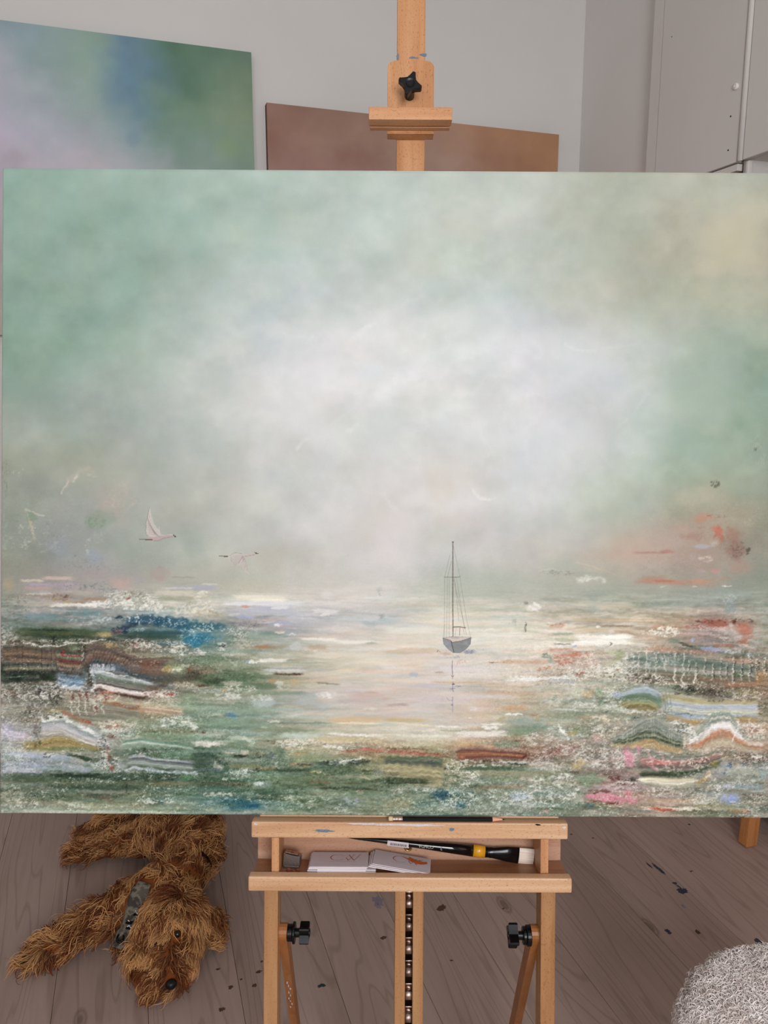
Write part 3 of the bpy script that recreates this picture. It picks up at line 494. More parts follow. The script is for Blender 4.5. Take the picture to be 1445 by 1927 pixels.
    K(1180, 890, 160, 34, 6, (236,220,208), .95, .26, dark=(120,70,60), da=.6); D(1200, 895, 150, 26, (232,214,202), .9, 7, 3, .42); D(1250, 890, 40, 14, (160,60,46), .9, 4, 3, .46); K(1350, 830, 120, 30, 6, (240,230,216), .9, .22); D(1350, 850, 110, 30, (170,180,150), .6, 6, 4, .5)
    # second tile
    p.frame(360, 1080, Z)
    S(0, 190, 105, 22, (168,170,202), .8); S(60, 200, 80, 8, (222,218,204), .7); D(70, 160, 110, 36, (236,232,216), .9, 7, 4, .44); B(100, 165, 90, 20, (180,184,154), .6)
    D(80, 250, 130, 80, (236,230,206), .85, 3.6, 3.6, .5, .08); D(90, 300, 140, 50, (170,150,110), .6, 4, 3, .5); B(200, 310, 120, 40, (176,160,124), .5); S(160, 700, 95, 60, (190,184,160), .5)
    S(280, 740, 180, 26, (240,230,206), .95); S(430, 700, 200, 16, (246,238,214), .9); S(220, 880, 220, 26, (226,224,228), .8); S(340, 740, 150, 12, (214,208,190), .6); S(600, 1000, 165, 14, (214,206,196), .6)
    B(395, 245, 42, 12, (210,146,120), .85, .5, .4); S(420, 760, 262, 24, (176,180,202), .8); S(300, 900, 285, 20, (186,186,196), .7); S(580, 720, 252, 14, (236,230,226), .8); S(880, 1100, 270, 24, (232,228,226), .7, tilt=14); D(970, 300, 60, 16, (240,230,222), .85, 8, 4, .42)
    D(380, 320, 80, 20, (150,160,214), .95, 6, 4, .4); S(320, 480, 325, 12, (172,178,214), .7); S(590, 730, 360, 24, (158,162,190), .85); S(540, 720, 335, 8, (206,166,150), .7); B(640, 378, 40, 12, (240,238,230), .9, .5, .6); S(640, 740, 382, 12, (196,170,190), .6)
    D(450, 360, 170, 36, (196,166,160), .7, 4, 3, .5); D(560, 350, 110, 30, (214,186,176), .8, 4, 4, .52); D(440, 380, 240, 50, (96,92,96), .6, 3, 2.6, .56)
    B(90, 390, 190, 36, (30,92,112), .9, .5, .6, h=.4); B(60, 480, 150, 50, (36,116,146), .9, .6, .5); B(30, 530, 70, 30, (30,120,150), .85); D(120, 400, 220, 50, (232,236,230), .95, 3, 3, .55, .06, h=1.2); D(80, 490, 170, 50, (196,222,226), .8, 3, 3, .58, .06); B(230, 400, 90, 30, (60,104,110), .6)
    D(330, 430, 150, 60, (222,224,212), .85, 3, 3.4, .53, .07); D(340, 450, 170, 70, (70,84,70), .7, 3, 3, .55); B(280, 480, 90, 30, (110,140,120), .6); K(380, 440, 170, 70, 5, (226,226,212), .8, .2); D(220, 540, 60, 40, (236,234,224), .9, 4, 4, .46); D(230, 540, 40, 30, (30,30,34), .9, 3, 3, .5)
    D(390, 520, 150, 50, (206,202,176), .8, 4, 4, .5); D(430, 500, 90, 60, (120,120,90), .6, 4, 4, .52); D(60, 590, 90, 26, (236,226,216), .95, 6, 3.4, .42, h=1.); D(60, 575, 90, 20, (110,60,50), .8, 3, 3, .52); S(180, 440, 600, 14, (214,208,190), .6)
    B(530, 540, 80, 18, (186,100,62), .85, .7, .4); S(430, 700, 545, 16, (158,140,106), .6); S(400, 690, 470, 40, (140,160,140), .7); S(480, 700, 440, 16, (112,142,126), .7); S(600, 690, 425, 10, (206,170,156), .8); S(610, 690, 436, 8, (236,230,216), .8); L([(722,450),(745,440),(765,455)], 2.4, (240,236,226), .8)
    S(640, 1100, 360, 40, (176,176,182), .6); B(1310, 370, 90, 30, (160,176,178), .7, .8, .5); B(1410, 330, 40, 26, (142,160,160), .6); D(1400, 310, 40, 22, (110,126,124), .6, 4, 4, .5); B(1380, 110, 30, 34, (176,180,174), .6); D(1385, 140, 20, 30, (120,126,120), .6, 3, 3, .52)
    B(1050, 160, 140, 60, (216,208,202), .5); B(990, 150, 60, 40, (226,220,216), .6); B(1200, 220, 160, 50, (214,200,196), .45)
    B(560, 520, 200, 10, (150,150,120), .3); B(770, 530, 60, 40, (196,198,196), .8, .5, .3); S(860, 1010, 540, 24, (178,150,122), .6); D(900, 565, 70, 14, (236,230,210), .7, 7, 3, .46); S(740, 1200, 460, 26, (206,180,168), .5); S(780, 1100, 475, 14, (244,236,218), .9, tilt=12); S(1040, 1400, 500, 14, (240,234,220), .8); B(1330, 510, 60, 14, (150,160,142), .7); S(840, 1445, 590, 26, (226,214,196), .6)
    B(120, 640, 220, 50, (112,136,104), .8, .6, .4); B(300, 680, 170, 44, (150,160,132), .85, .5, .4); B(110, 720, 120, 26, (160,132,104), .6, .8, .5); L([(230,610),(320,680),(350,640)], 3, (190,194,170), .6); L([(190,700),(280,780)], 4, (168,176,150), .6); D(150, 678, 12, 12, (236,232,220), .9, 3, 3, .4)
    B(420, 650, 40, 14, (160,172,210), .85, .6, .5); D(480, 650, 90, 18, (244,240,230), .95, 5, 3, .4, h=.9); S(480, 720, 640, 16, (242,234,220), .9); S(480, 860, 712, 14, (214,218,222), .85); S(560, 860, 690, 10, (190,196,204), .7); S(640, 980, 656, 7, (150,160,136), .7)
    D(430, 740, 80, 14, (232,228,212), .95, 8, 4, .4, h=1.); S(500, 720, 738, 7, (206,200,184), .8); S(600, 830, 740, 9, (74,40,30), .95); B(780, 742, 40, 9, (84,44,34), .9, .4, .3); D(630, 738, 20, 9, (60,36,30), .9, 3, 3, .44)
    S(0, 560, 780, 50, (84,110,76), .85, tilt=-26); S(60, 700, 830, 30, (90,116,84), .8); B(30, 760, 90, 40, (70,62,48), .8, .7, .6); B(180, 800, 120, 30, (44,62,40), .7, .7, .5); B(300, 810, 100, 22, (178,178,158), .95, .35, .35, h=1.); S(0, 180, 850, 10, (186,180,156), .8, tilt=-20, h=.8); S(30, 150, 830, 9, (66,44,34), .8)
    K(330, 850, 180, 36, 7, (232,226,208), .95, .26); D(240, 862, 30, 16, (196,150,84), .9, 4, 4, .42); D(200, 862, 26, 14, (160,170,206), .9, 4, 4, .42); D(290, 860, 20, 14, (150,70,44), .9, 4, 4, .42); D(200, 860, 240, 40, (224,218,200), .7, 6, 3, .52)
    B(600, 790, 60, 24, (186,140,90), .8, .7, .5); D(760, 800, 180, 30, (206,166,110), .85, 5, 3.4, .46); B(650, 810, 34, 26, (206,206,192), .9, .5, .5, h=1.); D(680, 840, 80, 20, (214,214,196), .8, 5, 4, .5); S(700, 1150, 790, 9, (216,180,140), .6); S(600, 900, 860, 14, (206,196,180), .5)
    S(900, 1100, 800, 8, (90,100,76), .6, tilt=14); S(450, 900, 880, 20, (110,134,108), .6); B(1000, 890, 120, 36, (214,208,200), .6); D(980, 890, 80, 30, (240,234,226), .8, 5, 4, .48); B(820, 900, 120, 26, (160,172,164), .6); B(1300, 890, 160, 40, (206,172,160), .5); B(1340, 870, 60, 14, (198,140,120), .4)
    B(300, 920, 200, 20, (196,202,192), .5); D(250, 920, 200, 24, (226,224,210), .7, 4, 3, .5)
    # third tile
    p.frame(720, 1080, Z)
    B(40, 340, 140, 44, (176,190,192), .6); B(90, 310, 80, 10, (150,166,178), .6); D(250, 340, 120, 20, (222,210,194), .7, 6, 3, .48); S(0, 440, 410, 34, (234,224,204), .7); S(100, 460, 295, 10, (214,196,176), .5); S(60, 460, 480, 26, (222,206,186), .6); S(100, 440, 440, 10, (206,196,176), .5)
    S(640, 1200, 440, 20, (232,224,206), .7); S(700, 1300, 500, 30, (226,218,198), .6); B(780, 380, 80, 30, (216,208,186), .6); L([(755,415),(780,400),(815,398)], 3, (240,234,218), .6); S(60, 440, 550, 12, (206,178,140), .7); S(0, 420, 570, 18, (200,172,140), .6); S(200, 700, 560, 10, (206,186,160), .6)
    B(1110, 240, 70, 40, (226,218,206), .8, .6, .6, h=.8); D(1120, 230, 80, 50, (240,234,224), .9, 6, 6, .46); D(1040, 215, 46, 34, (110,110,96), .8, 4, 4, .5); D(1000, 290, 90, 60, (190,198,182), .7, 6, 6, .5); D(980, 340, 60, 40, (130,156,134), .6, 5, 6, .52); L([(1048,350),(1050,395),(1052,420)], 2.4, (84,80,76), .8, .6)
    B(1290, 370, 80, 26, (196,140,112), .6, .7, .6); D(1270, 360, 90, 20, (170,84,54), .85, 6, 3, .5); D(1240, 352, 50, 12, (240,232,218), .9, 6, 3, .45); B(1320, 405, 60, 14, (230,206,190), .8, .5, .5); S(1240, 1420, 430, 12, (134,160,132), .8); B(1330, 475, 90, 22, (176,186,156), .85, .5, .4, h=.7); S(1250, 1400, 505, 6, (110,116,106), .7)
    S(1250, 1445, 520, 14, (222,218,224), .8); B(1420, 520, 26, 8, (140,150,200), .8); S(1220, 1445, 545, 10, (206,140,112), .7); D(1195, 590, 32, 24, (96,128,112), .95, 5, 4, .36, h=.8); B(1235, 620, 22, 46, (140,156,136), .85, .5, .4, h=.8)
    D(1340, 620, 110, 60, (184,92,64), .9, 5, 3.6, .45, .07); B(1360, 610, 90, 46, (190,150,132), .6); D(1390, 580, 70, 26, (196,96,66), .9, 5, 3, .46); D(1350, 640, 110, 60, (226,208,192), .8, 4, 4, .54); D(1180, 690, 90, 18, (190,98,64), .9, 8, 3, .42, ang=-12); D(1430, 735, 24, 10, (150,60,36), .9, 4, 3, .4)
    S(760, 1220, 638, 16, (202,160,128), .8, tilt=10); S(1060, 1230, 640, 12, (214,158,132), .7); S(860, 1100, 618, 8, (222,204,180), .6); D(850, 642, 90, 6, (60,52,46), .9, 3, 1.6, .5); S(730, 900, 635, 5, (240,236,226), .7)
    S(860, 1445, 770, 16, (240,240,232), .85, tilt=-16, h=.8); D(1060, 750, 180, 26, (246,244,236), .9, 7, 3, .46, h=1.); D(1320, 745, 130, 34, (232,236,230), .85, 5, 3, .5, h=1.); S(1200, 1445, 780, 10, (190,196,216), .7); S(1300, 1445, 800, 12, (230,226,216), .6)
    S(380, 860, 690, 26, (228,212,212), .7, tilt=10); S(0, 380, 640, 34, (230,206,182), .5); B(200, 680, 150, 40, (222,192,156), .6, .8, .5); D(170, 650, 130, 30, (236,214,186), .6, 8, 3, .48); S(0, 260, 690, 14, (230,222,218), .5); B(230, 738, 40, 22, (170,176,188), .9, .5, .5); S(380, 460, 720, 8, (160,130,108), .6)
    S(360, 900, 792, 9, (196,156,116), .8, tilt=12); S(260, 860, 800, 7, (222,200,180), .6); S(440, 900, 740, 26, (232,220,210), .6); B(380, 820, 190, 36, (190,186,196), .6); S(520, 780, 820, 8, (150,156,178), .6); S(60, 460, 860, 26, (206,186,170), .6); S(700, 1160, 860, 16, (190,160,140), .6); S(1000, 1300, 836, 18, (176,178,152), .6); S(520, 1020, 900, 20, (216,206,204), .6); B(30, 920, 60, 20, (206,156,140), .5); S(1100, 1400, 880, 12, (196,200,150), .4)
    B(1190, 920, 26, 18, (196,204,206), .8); D(1270, 905, 50, 26, (96,124,106), .95, 8, 7, .34, h=.8); S(1320, 1445, 905, 12, (186,180,170), .6)
    # fourth tile
    p.frame(1075, 1080, Z)
    D(150, 30, 140, 20, (240,236,226), .9, 6, 3, .5); B(60, 30, 60, 18, (222,216,206), .6); S(480, 1050, 30, 26, (190,130,108), .7, bend=14); S(600, 760, 36, 10, (178,92,70), .6); B(950, 40, 110, 30, (196,148,120), .6); B(1100, 20, 120, 20, (182,136,112), .6)
    D(670, 80, 60, 10, (222,218,206), .7, 6, 2.4, .46); S(1110, 1190, 72, 4, (236,230,218), .9); S(890, 930, 76, 4, (236,230,218), .7); B(200, 130, 170, 60, (150,164,150), .5); B(150, 220, 60, 90, (140,156,152), .5); S(0, 460, 210, 26, (212,200,180), .6); S(180, 520, 235, 22, (206,184,156), .5)
    B(700, 200, 250, 60, (140,152,140), .5); B(860, 180, 120, 30, (156,164,156), .4); D(1170, 170, 90, 60, (190,204,206), .8, 3, 3, .52); D(1170, 230, 70, 70, (104,132,138), .7, 3.4, 3.4, .5); B(1170, 220, 60, 60, (130,152,152), .5); D(540, 220, 90, 60, (206,202,176), .6, 2.4, 5, .54); D(640, 260, 120, 50, (196,186,160), .6, 3, 4, .54)
    S(0, 500, 330, 20, (186,160,124), .6); S(200, 460, 372, 9, (120,96,66), .7); S(0, 440, 400, 22, (206,180,140), .6); D(195, 376, 16, 8, (244,240,232), .95, 4, 3, .36); S(280, 460, 412, 12, (190,150,124), .7); B(300, 410, 26, 22, (220,206,206), .8, .5, .4)
    S(0, 480, 470, 44, (244,238,226), .97, h=.9, tilt=10); S(200, 470, 450, 20, (250,244,232), .95, h=.9); S(0, 260, 500, 22, (246,240,228), .9); B(20, 522, 26, 12, (150,160,210), .7); S(0, 200, 545, 16, (230,214,196), .8); L([(280,490),(300,500),(285,510)], 2.4, (50,46,42), .8, .4)
    B(1080, 345, 250, 34, (168,84,60), .75, .7, .6, ang=4); D(1060, 330, 260, 34, (96,40,32), .9, 6, 3, .54, .05); D(960, 370, 200, 24, (164,60,44), .8, 6, 3, .53); D(1080, 400, 260, 50, (222,200,186), .8, 4, 2.6, .52); B(1280, 390, 70, 70, (176,100,74), .7, .7, .6); D(1270, 330, 110, 34, (70,40,40), .85, 4, 3, .52); D(1200, 360, 60, 26, (196,206,200), .9, 4, 4, .44)
    D(1290, 410, 100, 90, (206,110,80), .8, 5, 4, .5); B(1260, 480, 60, 22, (176,84,50), .7); D(1280, 510, 60, 16, (240,200,176), .8, 6, 4, .42); S(1040, 1220, 510, 20, (170,110,80), .7); D(1120, 460, 90, 14, (226,218,208), .9, 6, 3, .44)
    D(700, 400, 130, 36, (246,240,224), .95, 4, 4, .46, h=1.1); K(670, 410, 170, 46, 6, (248,242,226), .95, .26, ay=1.3, h=1.2); D(640, 370, 100, 16, (226,150,120), .8, 5, 3, .46); D(560, 440, 120, 60, (214,170,140), .7, 3, 6, .5); B(640, 530, 130, 40, (198,146,118), .7, .7, .6); B(600, 470, 90, 50, (190,160,136), .5)
    B(900, 460, 180, 44, (164,148,140), .7); B(895, 470, 24, 14, (160,172,214), .9, .5, .5); B(760, 478, 60, 22, (104,134,112), .8, .6, .5); B(850, 506, 80, 16, (44,54,42), .9, .5, .4, ang=14); S(800, 1150, 500, 12, (170,150,130), .6); B(1050, 540, 120, 22, (160,170,214), .85, .6, .5, ang=6); D(1200, 550, 100, 26, (206,214,212), .8, 4, 4, .46); D(1330, 580, 60, 34, (210,220,226), .8, 4, 5, .48)
    S(640, 1100, 540, 22, (196,140,116), .6, tilt=30); S(900, 1400, 610, 26, (196,150,130), .7, tilt=16); D(1000, 480, 400, 60, (150,110,96), .5, 3, 3, .54)
    p.bands([400,700,900,1100,1300,1380], [575,590,600,620,660,700], [760,780,800,820,790,790], [(134,146,130),(110,132,118),(84,110,94),(120,136,118),(150,140,120),(176,170,160),(104,110,80),(140,120,96),(116,104,78),(128,112,84),(150,112,84)], .8, 12, 30)
    B(880, 620, 90, 22, (90,110,92), .7); B(620, 640, 110, 40, (100,126,110), .6); B(990, 650, 160, 30, (92,106,92), .6); B(1240, 720, 80, 34, (74,98,60), .7); S(850, 1300, 745, 14, (150,110,84), .7, tilt=50); B(1400, 740, 60, 50, (180,134,84), .7, .6, .5); D(640, 630, 200, 60, (200,204,196), .7, 6, 6, .52)
    for k, (x, t, b) in enumerate([(410,560,760),(455,540,770),(500,560,720),(555,550,780),(625,560,780),(695,580,700),(765,560,780),(830,570,690),(870,620,730),(920,640,770),(985,600,720),(1045,640,770),(1100,600,760),(1145,640,750),(1195,590,800),(1255,590,760),(1315,590,770),(1370,590,760),(1425,600,720)]):
        L([(x, t), (x + 6, (t * 2 + b) / 3), (x - 4, (t + 2 * b) / 3), (x + 5, b)], 2.0, (226,220,204), .75, .5, k, h=1.3)
        if x > 840: L([(x + 12, t + 30), (x + 10, t + 90), (x + 14, b - 20)], 2.6, (44,48,46), .6, .5, k + 30)
    L([(830,710),(815,770),(840,800)], 3, (236,230,214), .9, .3); L([(930,720),(905,760),(905,790)], 3, (236,230,214), .9, .3); L([(775,690),(760,750),(775,785)], 3, (236,230,214), .9, .3)
    S(460, 620, 556, 6, (232,210,190), .8); K(560, 760, 220, 50, 6, (240,234,222), .95, .24, dark=(56,60,54), da=.6); D(560, 770, 170, 26, (30,34,32), .85, 5, 3, .5); K(420, 660, 110, 110, 6, (240,236,226), .9, .24, ay=1.6, dark=(120,140,124), da=.4); D(560, 690, 160, 60, (206,220,214), .6, 3, 7, .52)
    B(870, 830, 120, 34, (42,48,32), .92, .5, .5); B(1050, 850, 110, 30, (74,66,50), .85, .5, .5); D(900, 830, 130, 40, (232,228,214), .9, 4, 4, .53); K(900, 800, 260, 26, 6, (238,232,218), .95, .24); K(1060, 850, 180, 40, 6, (222,214,196), .8, .16, dark=(60,54,42), da=.4); S(1100, 1445, 800, 16, (186,130,96), .7, tilt=-10)
    B(1280, 860, 160, 34, (142,134,84), .7); K(1330, 880, 160, 50, 7, (222,206,186), .8, .18, dark=(96,84,50), da=.4); D(1420, 850, 50, 50, (190,140,104), .7, 5, 4, .48)
    B(360, 590, 44, 60, (156,162,120), .9, .5, .5, h=.6, ang=30); B(310, 560, 60, 26, (186,190,156), .8, .5, .5); D(60, 580, 110, 26, (200,104,74), .85, 6, 3, .45); B(120, 640, 120, 60, (196,156,136), .6); K(150, 680, 200, 110, 6, (238,232,220), .95, .24, dark=(150,150,128), da=.4); D(210, 700, 170, 90, (232,228,214), .7, 5, 5, .5)
    D(70, 722, 46, 14, (166,60,38), .95, 5, 3, .38, ang=-24); D(345, 686, 32, 10, (140,52,34), .95, 6, 3, .34, ang=-12); B(290, 650, 60, 40, (170,170,130), .7); K(330, 720, 110, 70, 8, (236,232,218), .95, .22, dark=(60,60,50), da=.5); D(200, 760, 90, 34, (96,74,64), .6, 4, 4, .52)
    B(50, 850, 90, 46, (206,206,182), .8, .6, .4); B(130, 870, 70, 34, (196,166,124), .8, .5, .4); B(210, 860, 46, 40, (142,164,130), .85, .5, .4); B(290, 890, 60, 30, (160,176,168), .7); K(330, 840, 130, 50, 5, (238,234,224), .9, .24)
    p.bands([330,420,480,560,640,700], [905,860,826,815,850,900], [960,965,960,955,960,965], [(176,190,206),(150,170,176),(110,146,116),(84,126,90),(120,150,110),(96,130,86)], .8, 10, 40)
    p.bands([650,760,860,960,1050], [850,870,885,900,930], [965,965,965,965,965], [(190,190,176),(170,154,100),(160,150,90),(150,156,140),(170,176,186)], .8, 10, 42)
    # fifth tile
    p.frame(0, 1300, Z)
    K(150, 60, 170, 70, 5, (232,226,216), .95, .2, dark=(92,92,86), da=.4); K(380, 60, 130, 80, 9, (238,232,220), .95, .18, ax=.7, ay=2.2, dark=(34,34,32), da=.75); D(360, 50, 100, 60, (24,26,26), .8, 4, 8, .5)
    p.bands([440,560,700,860,1050], [30,40,50,60,90], [190,230,270,290,190], [(176,160,130),(160,150,126),(150,142,118),(140,136,112),(150,146,118),(150,150,124)], .4, 9, 50)
    for k, x in enumerate([520, 575, 625, 690, 755]): L([(x, 40), (x + 8, 90), (x - 4, 140), (x + 14, 190)], 2.6, (232,224,206), .85, .5, k, h=1.2); L([(x + 12, 40), (x + 16, 80)], 4, (90,36,30), .8, .5, k)
    K(620, 110, 180, 70, 7, (226,220,200), .8, .16, ay=1.5); D(700, 160, 40, 50, (120,44,36), .9, 4, 5, .46); D(640, 40, 120, 22, (110,50,40), .8, 5, 4, .5); D(780, 40, 90, 46, (196,110,80), .8, 6, 5, .48); K(800, 50, 110, 60, 8, (240,226,206), .9, .2)
    L([(760,100),(830,104),(900,120),(960,145),(1010,132),(1050,160)], 3.4, (170,92,50), .85, .3); L([(760,85),(860,92),(930,104),(1010,110),(1100,120)], 3, (214,186,140), .7, .4)
    p.bands([1000,1100,1200,1340,1370], [110,110,120,140,170], [160,175,175,178,180], [(206,180,130),(214,176,136),(206,160,120)], .5, 9, 52); D(1350, 182, 24, 8, (90,60,36), .9, 5, 3, .34); K(1230, 90, 220, 60, 5, (230,224,208), .8, .2); D(1160, 100, 170, 60, (214,206,180), .7, 5, 4, .5)
    D(1150, 40, 120, 22, (214,196,182), .95, 9, 3, .38, h=1.); K(1160, 40, 140, 26, 6, (240,224,212), .95, .26, dark=(130,80,66), da=.6); D(1250, 35, 40, 14, (160,60,46), .9, 4, 3, .44); B(1380, 100, 90, 90, (140,164,130), .6); B(1000, 250, 240, 50, (146,162,124), .6)
    D(1290, 230, 130, 50, (240,240,230), .9, 5, 5, .48, h=1.); K(1300, 240, 140, 60, 8, (244,244,234), .9, .24); L([(1380,210),(1390,250),(1440,280)], 5, (236,238,228), .8, .4); B(1340, 310, 16, 10, (236,240,226), .9)
    p.bands([280,380,460,560,660,760], [240,225,220,270,320,350], [370,365,350,400,430,440], [(96,126,112),(150,166,160),(180,186,196),(190,190,196),(206,200,200),(176,170,160),(226,216,196),(160,150,140),(214,200,170)], .4, 14, 60)
    K(400, 205, 130, 30, 8, (240,236,224), .95, .24, dark=(26,30,24), da=.85, ax=1.3); L([(300,215),(310,235),(400,228),(480,225),(560,262),(640,305),(740,345)], 4, (240,240,230), .9, .4, h=1.); D(650, 310, 110, 26, (240,242,236), .95, 5, 4, .42, ang=26); B(560, 215, 120, 20, (176,120,84), .7, .6, .6, ang=24); D(640, 240, 60, 26, (184,60,40), .85, 6, 5, .44, ang=20)
    B(390, 160, 100, 22, (190,170,120), .7); D(500, 180, 80, 22, (190,110,80), .8, 5, 4, .46, ang=20); K(230, 150, 110, 60, 7, (230,224,210), .8, .18, dark=(60,56,56), da=.6); D(240, 170, 50, 40, (34,32,40), .85, 4, 6, .48)
    p.bands([150,260,330,420,520,600,760], [400,392,370,350,360,400,440], [440,442,445,438,430,428,460], [(180,160,90),(176,146,60),(166,130,56),(190,156,80),(140,140,70)], .6, 12, 62)
    for x in (254, 266, 292): L([(x, 245), (x + 2, 330), (x, 440)], 1.3, (60,50,46), .7, .3)
    B(120, 340, 140, 50, (196,184,206), .7, .7, .4); B(60, 300, 70, 50, (184,180,214), .6); D(190, 360, 70, 40, (226,160,176), .85, 6, 6, .44); K(110, 360, 150, 130, 5, (236,230,234), .85, .2, ay=1.6); D(280, 410, 34, 34, (40,70,30), .85, 5, 5, .42)
    S(0, 560, 480, 26, (176,190,214), .85, tilt=20); S(0, 400, 560, 30, (170,178,196), .8); S(0, 340, 600, 26, (196,194,214), .85); S(60, 600, 520, 20, (150,164,176), .7); S(0, 760, 590, 14, (160,178,170), .6); D(360, 490, 110, 22, (24,26,26), .95, 4, 4, .46); D(390, 492, 130, 20, (236,236,226), .9, 3, 5, .52); B(80, 510, 110, 60, (140,160,140), .4); K(100, 520, 140, 90, 5, (214,220,216), .7, .18)
    S(300, 900, 430, 22, (130,138,90), .7, tilt=40); S(480, 760, 480, 16, (70,96,66), .85, tilt=60); B(620, 510, 80, 18, (44,66,40), .85, .5, .5, ang=16); S(420, 700, 560, 26, (170,176,190), .7, tilt=40); D(560, 565, 90, 26, (190,150,130), .6, 6, 3, .5)
    B(800, 480, 18, 70, (136,74,54), .9, .5, .5); D(830, 350, 60, 16, (110,50,40), .9, 4, 4, .44); D(820, 570, 50, 30, (180,76,60), .9, 6, 4, .42, ang=40); K(760, 430, 60, 90, 8, (236,232,224), .95, .22, dark=(40,40,46), da=.7); K(780, 540, 120, 60, 8, (240,236,226), .95, .22, dark=(80,70,64), da=.5); K(840, 270, 140, 60, 8, (238,228,206), .95, .22, dark=(160,90,60), da=.5); D(850, 270, 60, 40, (200,80,54), .8, 5, 5, .5)
    K(930, 300, 180, 90, 6, (236,230,214), .9, .22); D(1000, 350, 90, 30, (232,222,206), .9, 7, 5, .45)
    p.bands([880,960,1040,1200,1445], [385,372,365,385,420], [430,420,412,420,450], [(90,150,120),(120,170,144),(196,210,190),(150,176,150),(110,146,112)], .3, 30, 66)
    S(960, 1445, 330, 50, (130,150,112), .6); S(1000, 1445, 305, 8, (120,96,74), .5); D(1120, 470, 160, 40, (222,200,180), .85, 5, 4, .48); D(1060, 450, 110, 22, (50,50,40), .8, 4, 3, .5); S(1150, 1445, 480, 30, (110,150,116), .6)
    p.bands([920,990,1050,1150,1300,1445], [510,490,490,515,525,540], [580,575,578,590,605,612], [(170,180,196),(84,92,96),(130,140,134),(170,186,180),(150,166,150),(90,110,84),(60,84,60)], .2, 30, 68)
    L([(930,600),(980,574),(1060,582),(1140,598),(1240,606),(1445,618)], 5, (214,222,232), .9, .2); B(890, 560, 60, 34, (180,188,200), .6); K(880, 640, 200, 60, 6, (222,226,226), .9, .2, dark=(56,66,66), da=.7)
    S(330, 1445, 650, 40, (52,76,54), .85); S(380, 760, 640, 16, (34,52,36), .8); D(620, 680, 280, 34, (214,214,204), .85, 4, 3, .52); D(1080, 650, 330, 34, (206,214,206), .8, 4, 3, .54); B(1380, 650, 80, 30, (100,160,110), .6); D(1270, 650, 90, 26, (30,40,34), .8, 5, 3, .5)
    S(0, 600, 660, 40, (78,98,72), .7); S(300, 1445, 700, 30, (104,114,84), .7); S(1100, 1445, 690, 10, (150,116,84), .6); S(500, 1100, 725, 26, (60,84,66), .8); S(560, 980, 760, 18, (150,150,134), .7); S(600, 940, 790, 26, (70,84,66), .8); S(240, 600, 800, 40, (84,104,78), .7); D(250, 800, 80, 60, (60,76,56), .6, 5, 5, .5)
    B(780, 800, 70, 26, (126,96,74), .6); D(820, 820, 26, 8, (160,64,46), .8, 4, 3, .42); D(900, 700, 60, 50, (36,44,34), .7, 4, 8, .54); L([(930,700),(940,770)], 2.6, (34,42,32), .8)
    D(90, 780, 130, 100, (206,206,184), .8, 4, 5, .5); D(1160, 820, 170, 26, (238,240,232), .85, 6, 5, .46); D(1170, 830, 50, 16, (50,100,100), .9, 5, 5, .44); D(1230, 826, 60, 12, (220,180,120), .8, 5, 4, .46); D(1200, 790, 240, 60, (110,128,100), .6, 4, 4, .52)
    D(700, 860, 320, 26, (226,228,216), .85, 4, 4, .48, h=.8); D(180, 850, 200, 40, (236,232,220), .8, 4, 4, .5); S(0, 1445, 905, 12, (222,226,212), .7); S(200, 1300, 890, 16, (150,164,140), .5); D(1350, 870, 90, 30, (206,196,140), .6, 6, 4, .5)
    # sixth tile
    p.frame(360, 1300, Z)
    D(300, 40, 180, 26, (232,232,222), .85, 5, 4, .48); D(330, 85, 90, 14, (180,130,104), .7, 4, 3, .5); B(530, 90, 110, 50, (196,204,208), .7, .7, .5); D(500, 60, 130, 50, (226,228,224), .7, 4, 4, .5); B(860, 60, 120, 70, (168,180,180), .6); B(960, 120, 90, 40, (176,186,190), .5)
    B(1240, 60, 180, 50, (206,170,158), .5); D(1010, 30, 90, 40, (240,234,226), .85, 5, 5, .46); D(1290, 130, 90, 34, (230,222,208), .6, 5, 5, .5); B(300, 188, 50, 22, (88,138,168), .85, .5, .5); D(290, 185, 66, 24, (70,126,158), .9, 5, 4, .42); D(620, 175, 80, 22, (86,126,140), .8, 4, 4, .48)
    S(0, 700, 150, 40, (140,166,142), .6); S(0, 600, 235, 26, (126,154,124), .7); S(560, 660, 230, 8, (226,228,206), .8); S(600, 1100, 240, 8, (96,116,92), .6); S(430, 900, 290, 20, (132,142,106), .7); D(540, 272, 30, 10, (230,226,196), .9, 5, 4, .4); S(200, 600, 275, 16, (116,140,104), .6)
    S(1000, 1445, 215, 26, (216,180,130), .8); S(1020, 1445, 240, 8, (240,226,180), .8); S(900, 1445, 280, 16, (206,196,170), .7, tilt=14); S(640, 1000, 340, 26, (190,206,190), .8, h=.6); S(1000, 1445, 320, 12, (238,234,222), .85, tilt=16); S(820, 1445, 365, 26, (206,184,130), .7); B(800, 330, 130, 34, (200,214,202), .6)
    D(80, 310, 150, 14, (76,44,34), .85, 5, 3, .47); S(0, 260, 330, 8, (206,206,190), .5); S(0, 300, 395, 22, (224,218,206), .9, h=.9); D(140, 400, 160, 30, (236,232,222), .9, 6, 4, .44); B(350, 410, 80, 40, (110,140,118), .7); L([(240,400),(300,370),(370,345),(410,365),(440,400)], 5, (196,204,180), .8, .4, h=.6); L([(400,360),(430,380),(460,400)], 7, (214,222,206), .7, .4); S(200, 480, 410, 40, (124,146,116), .5)
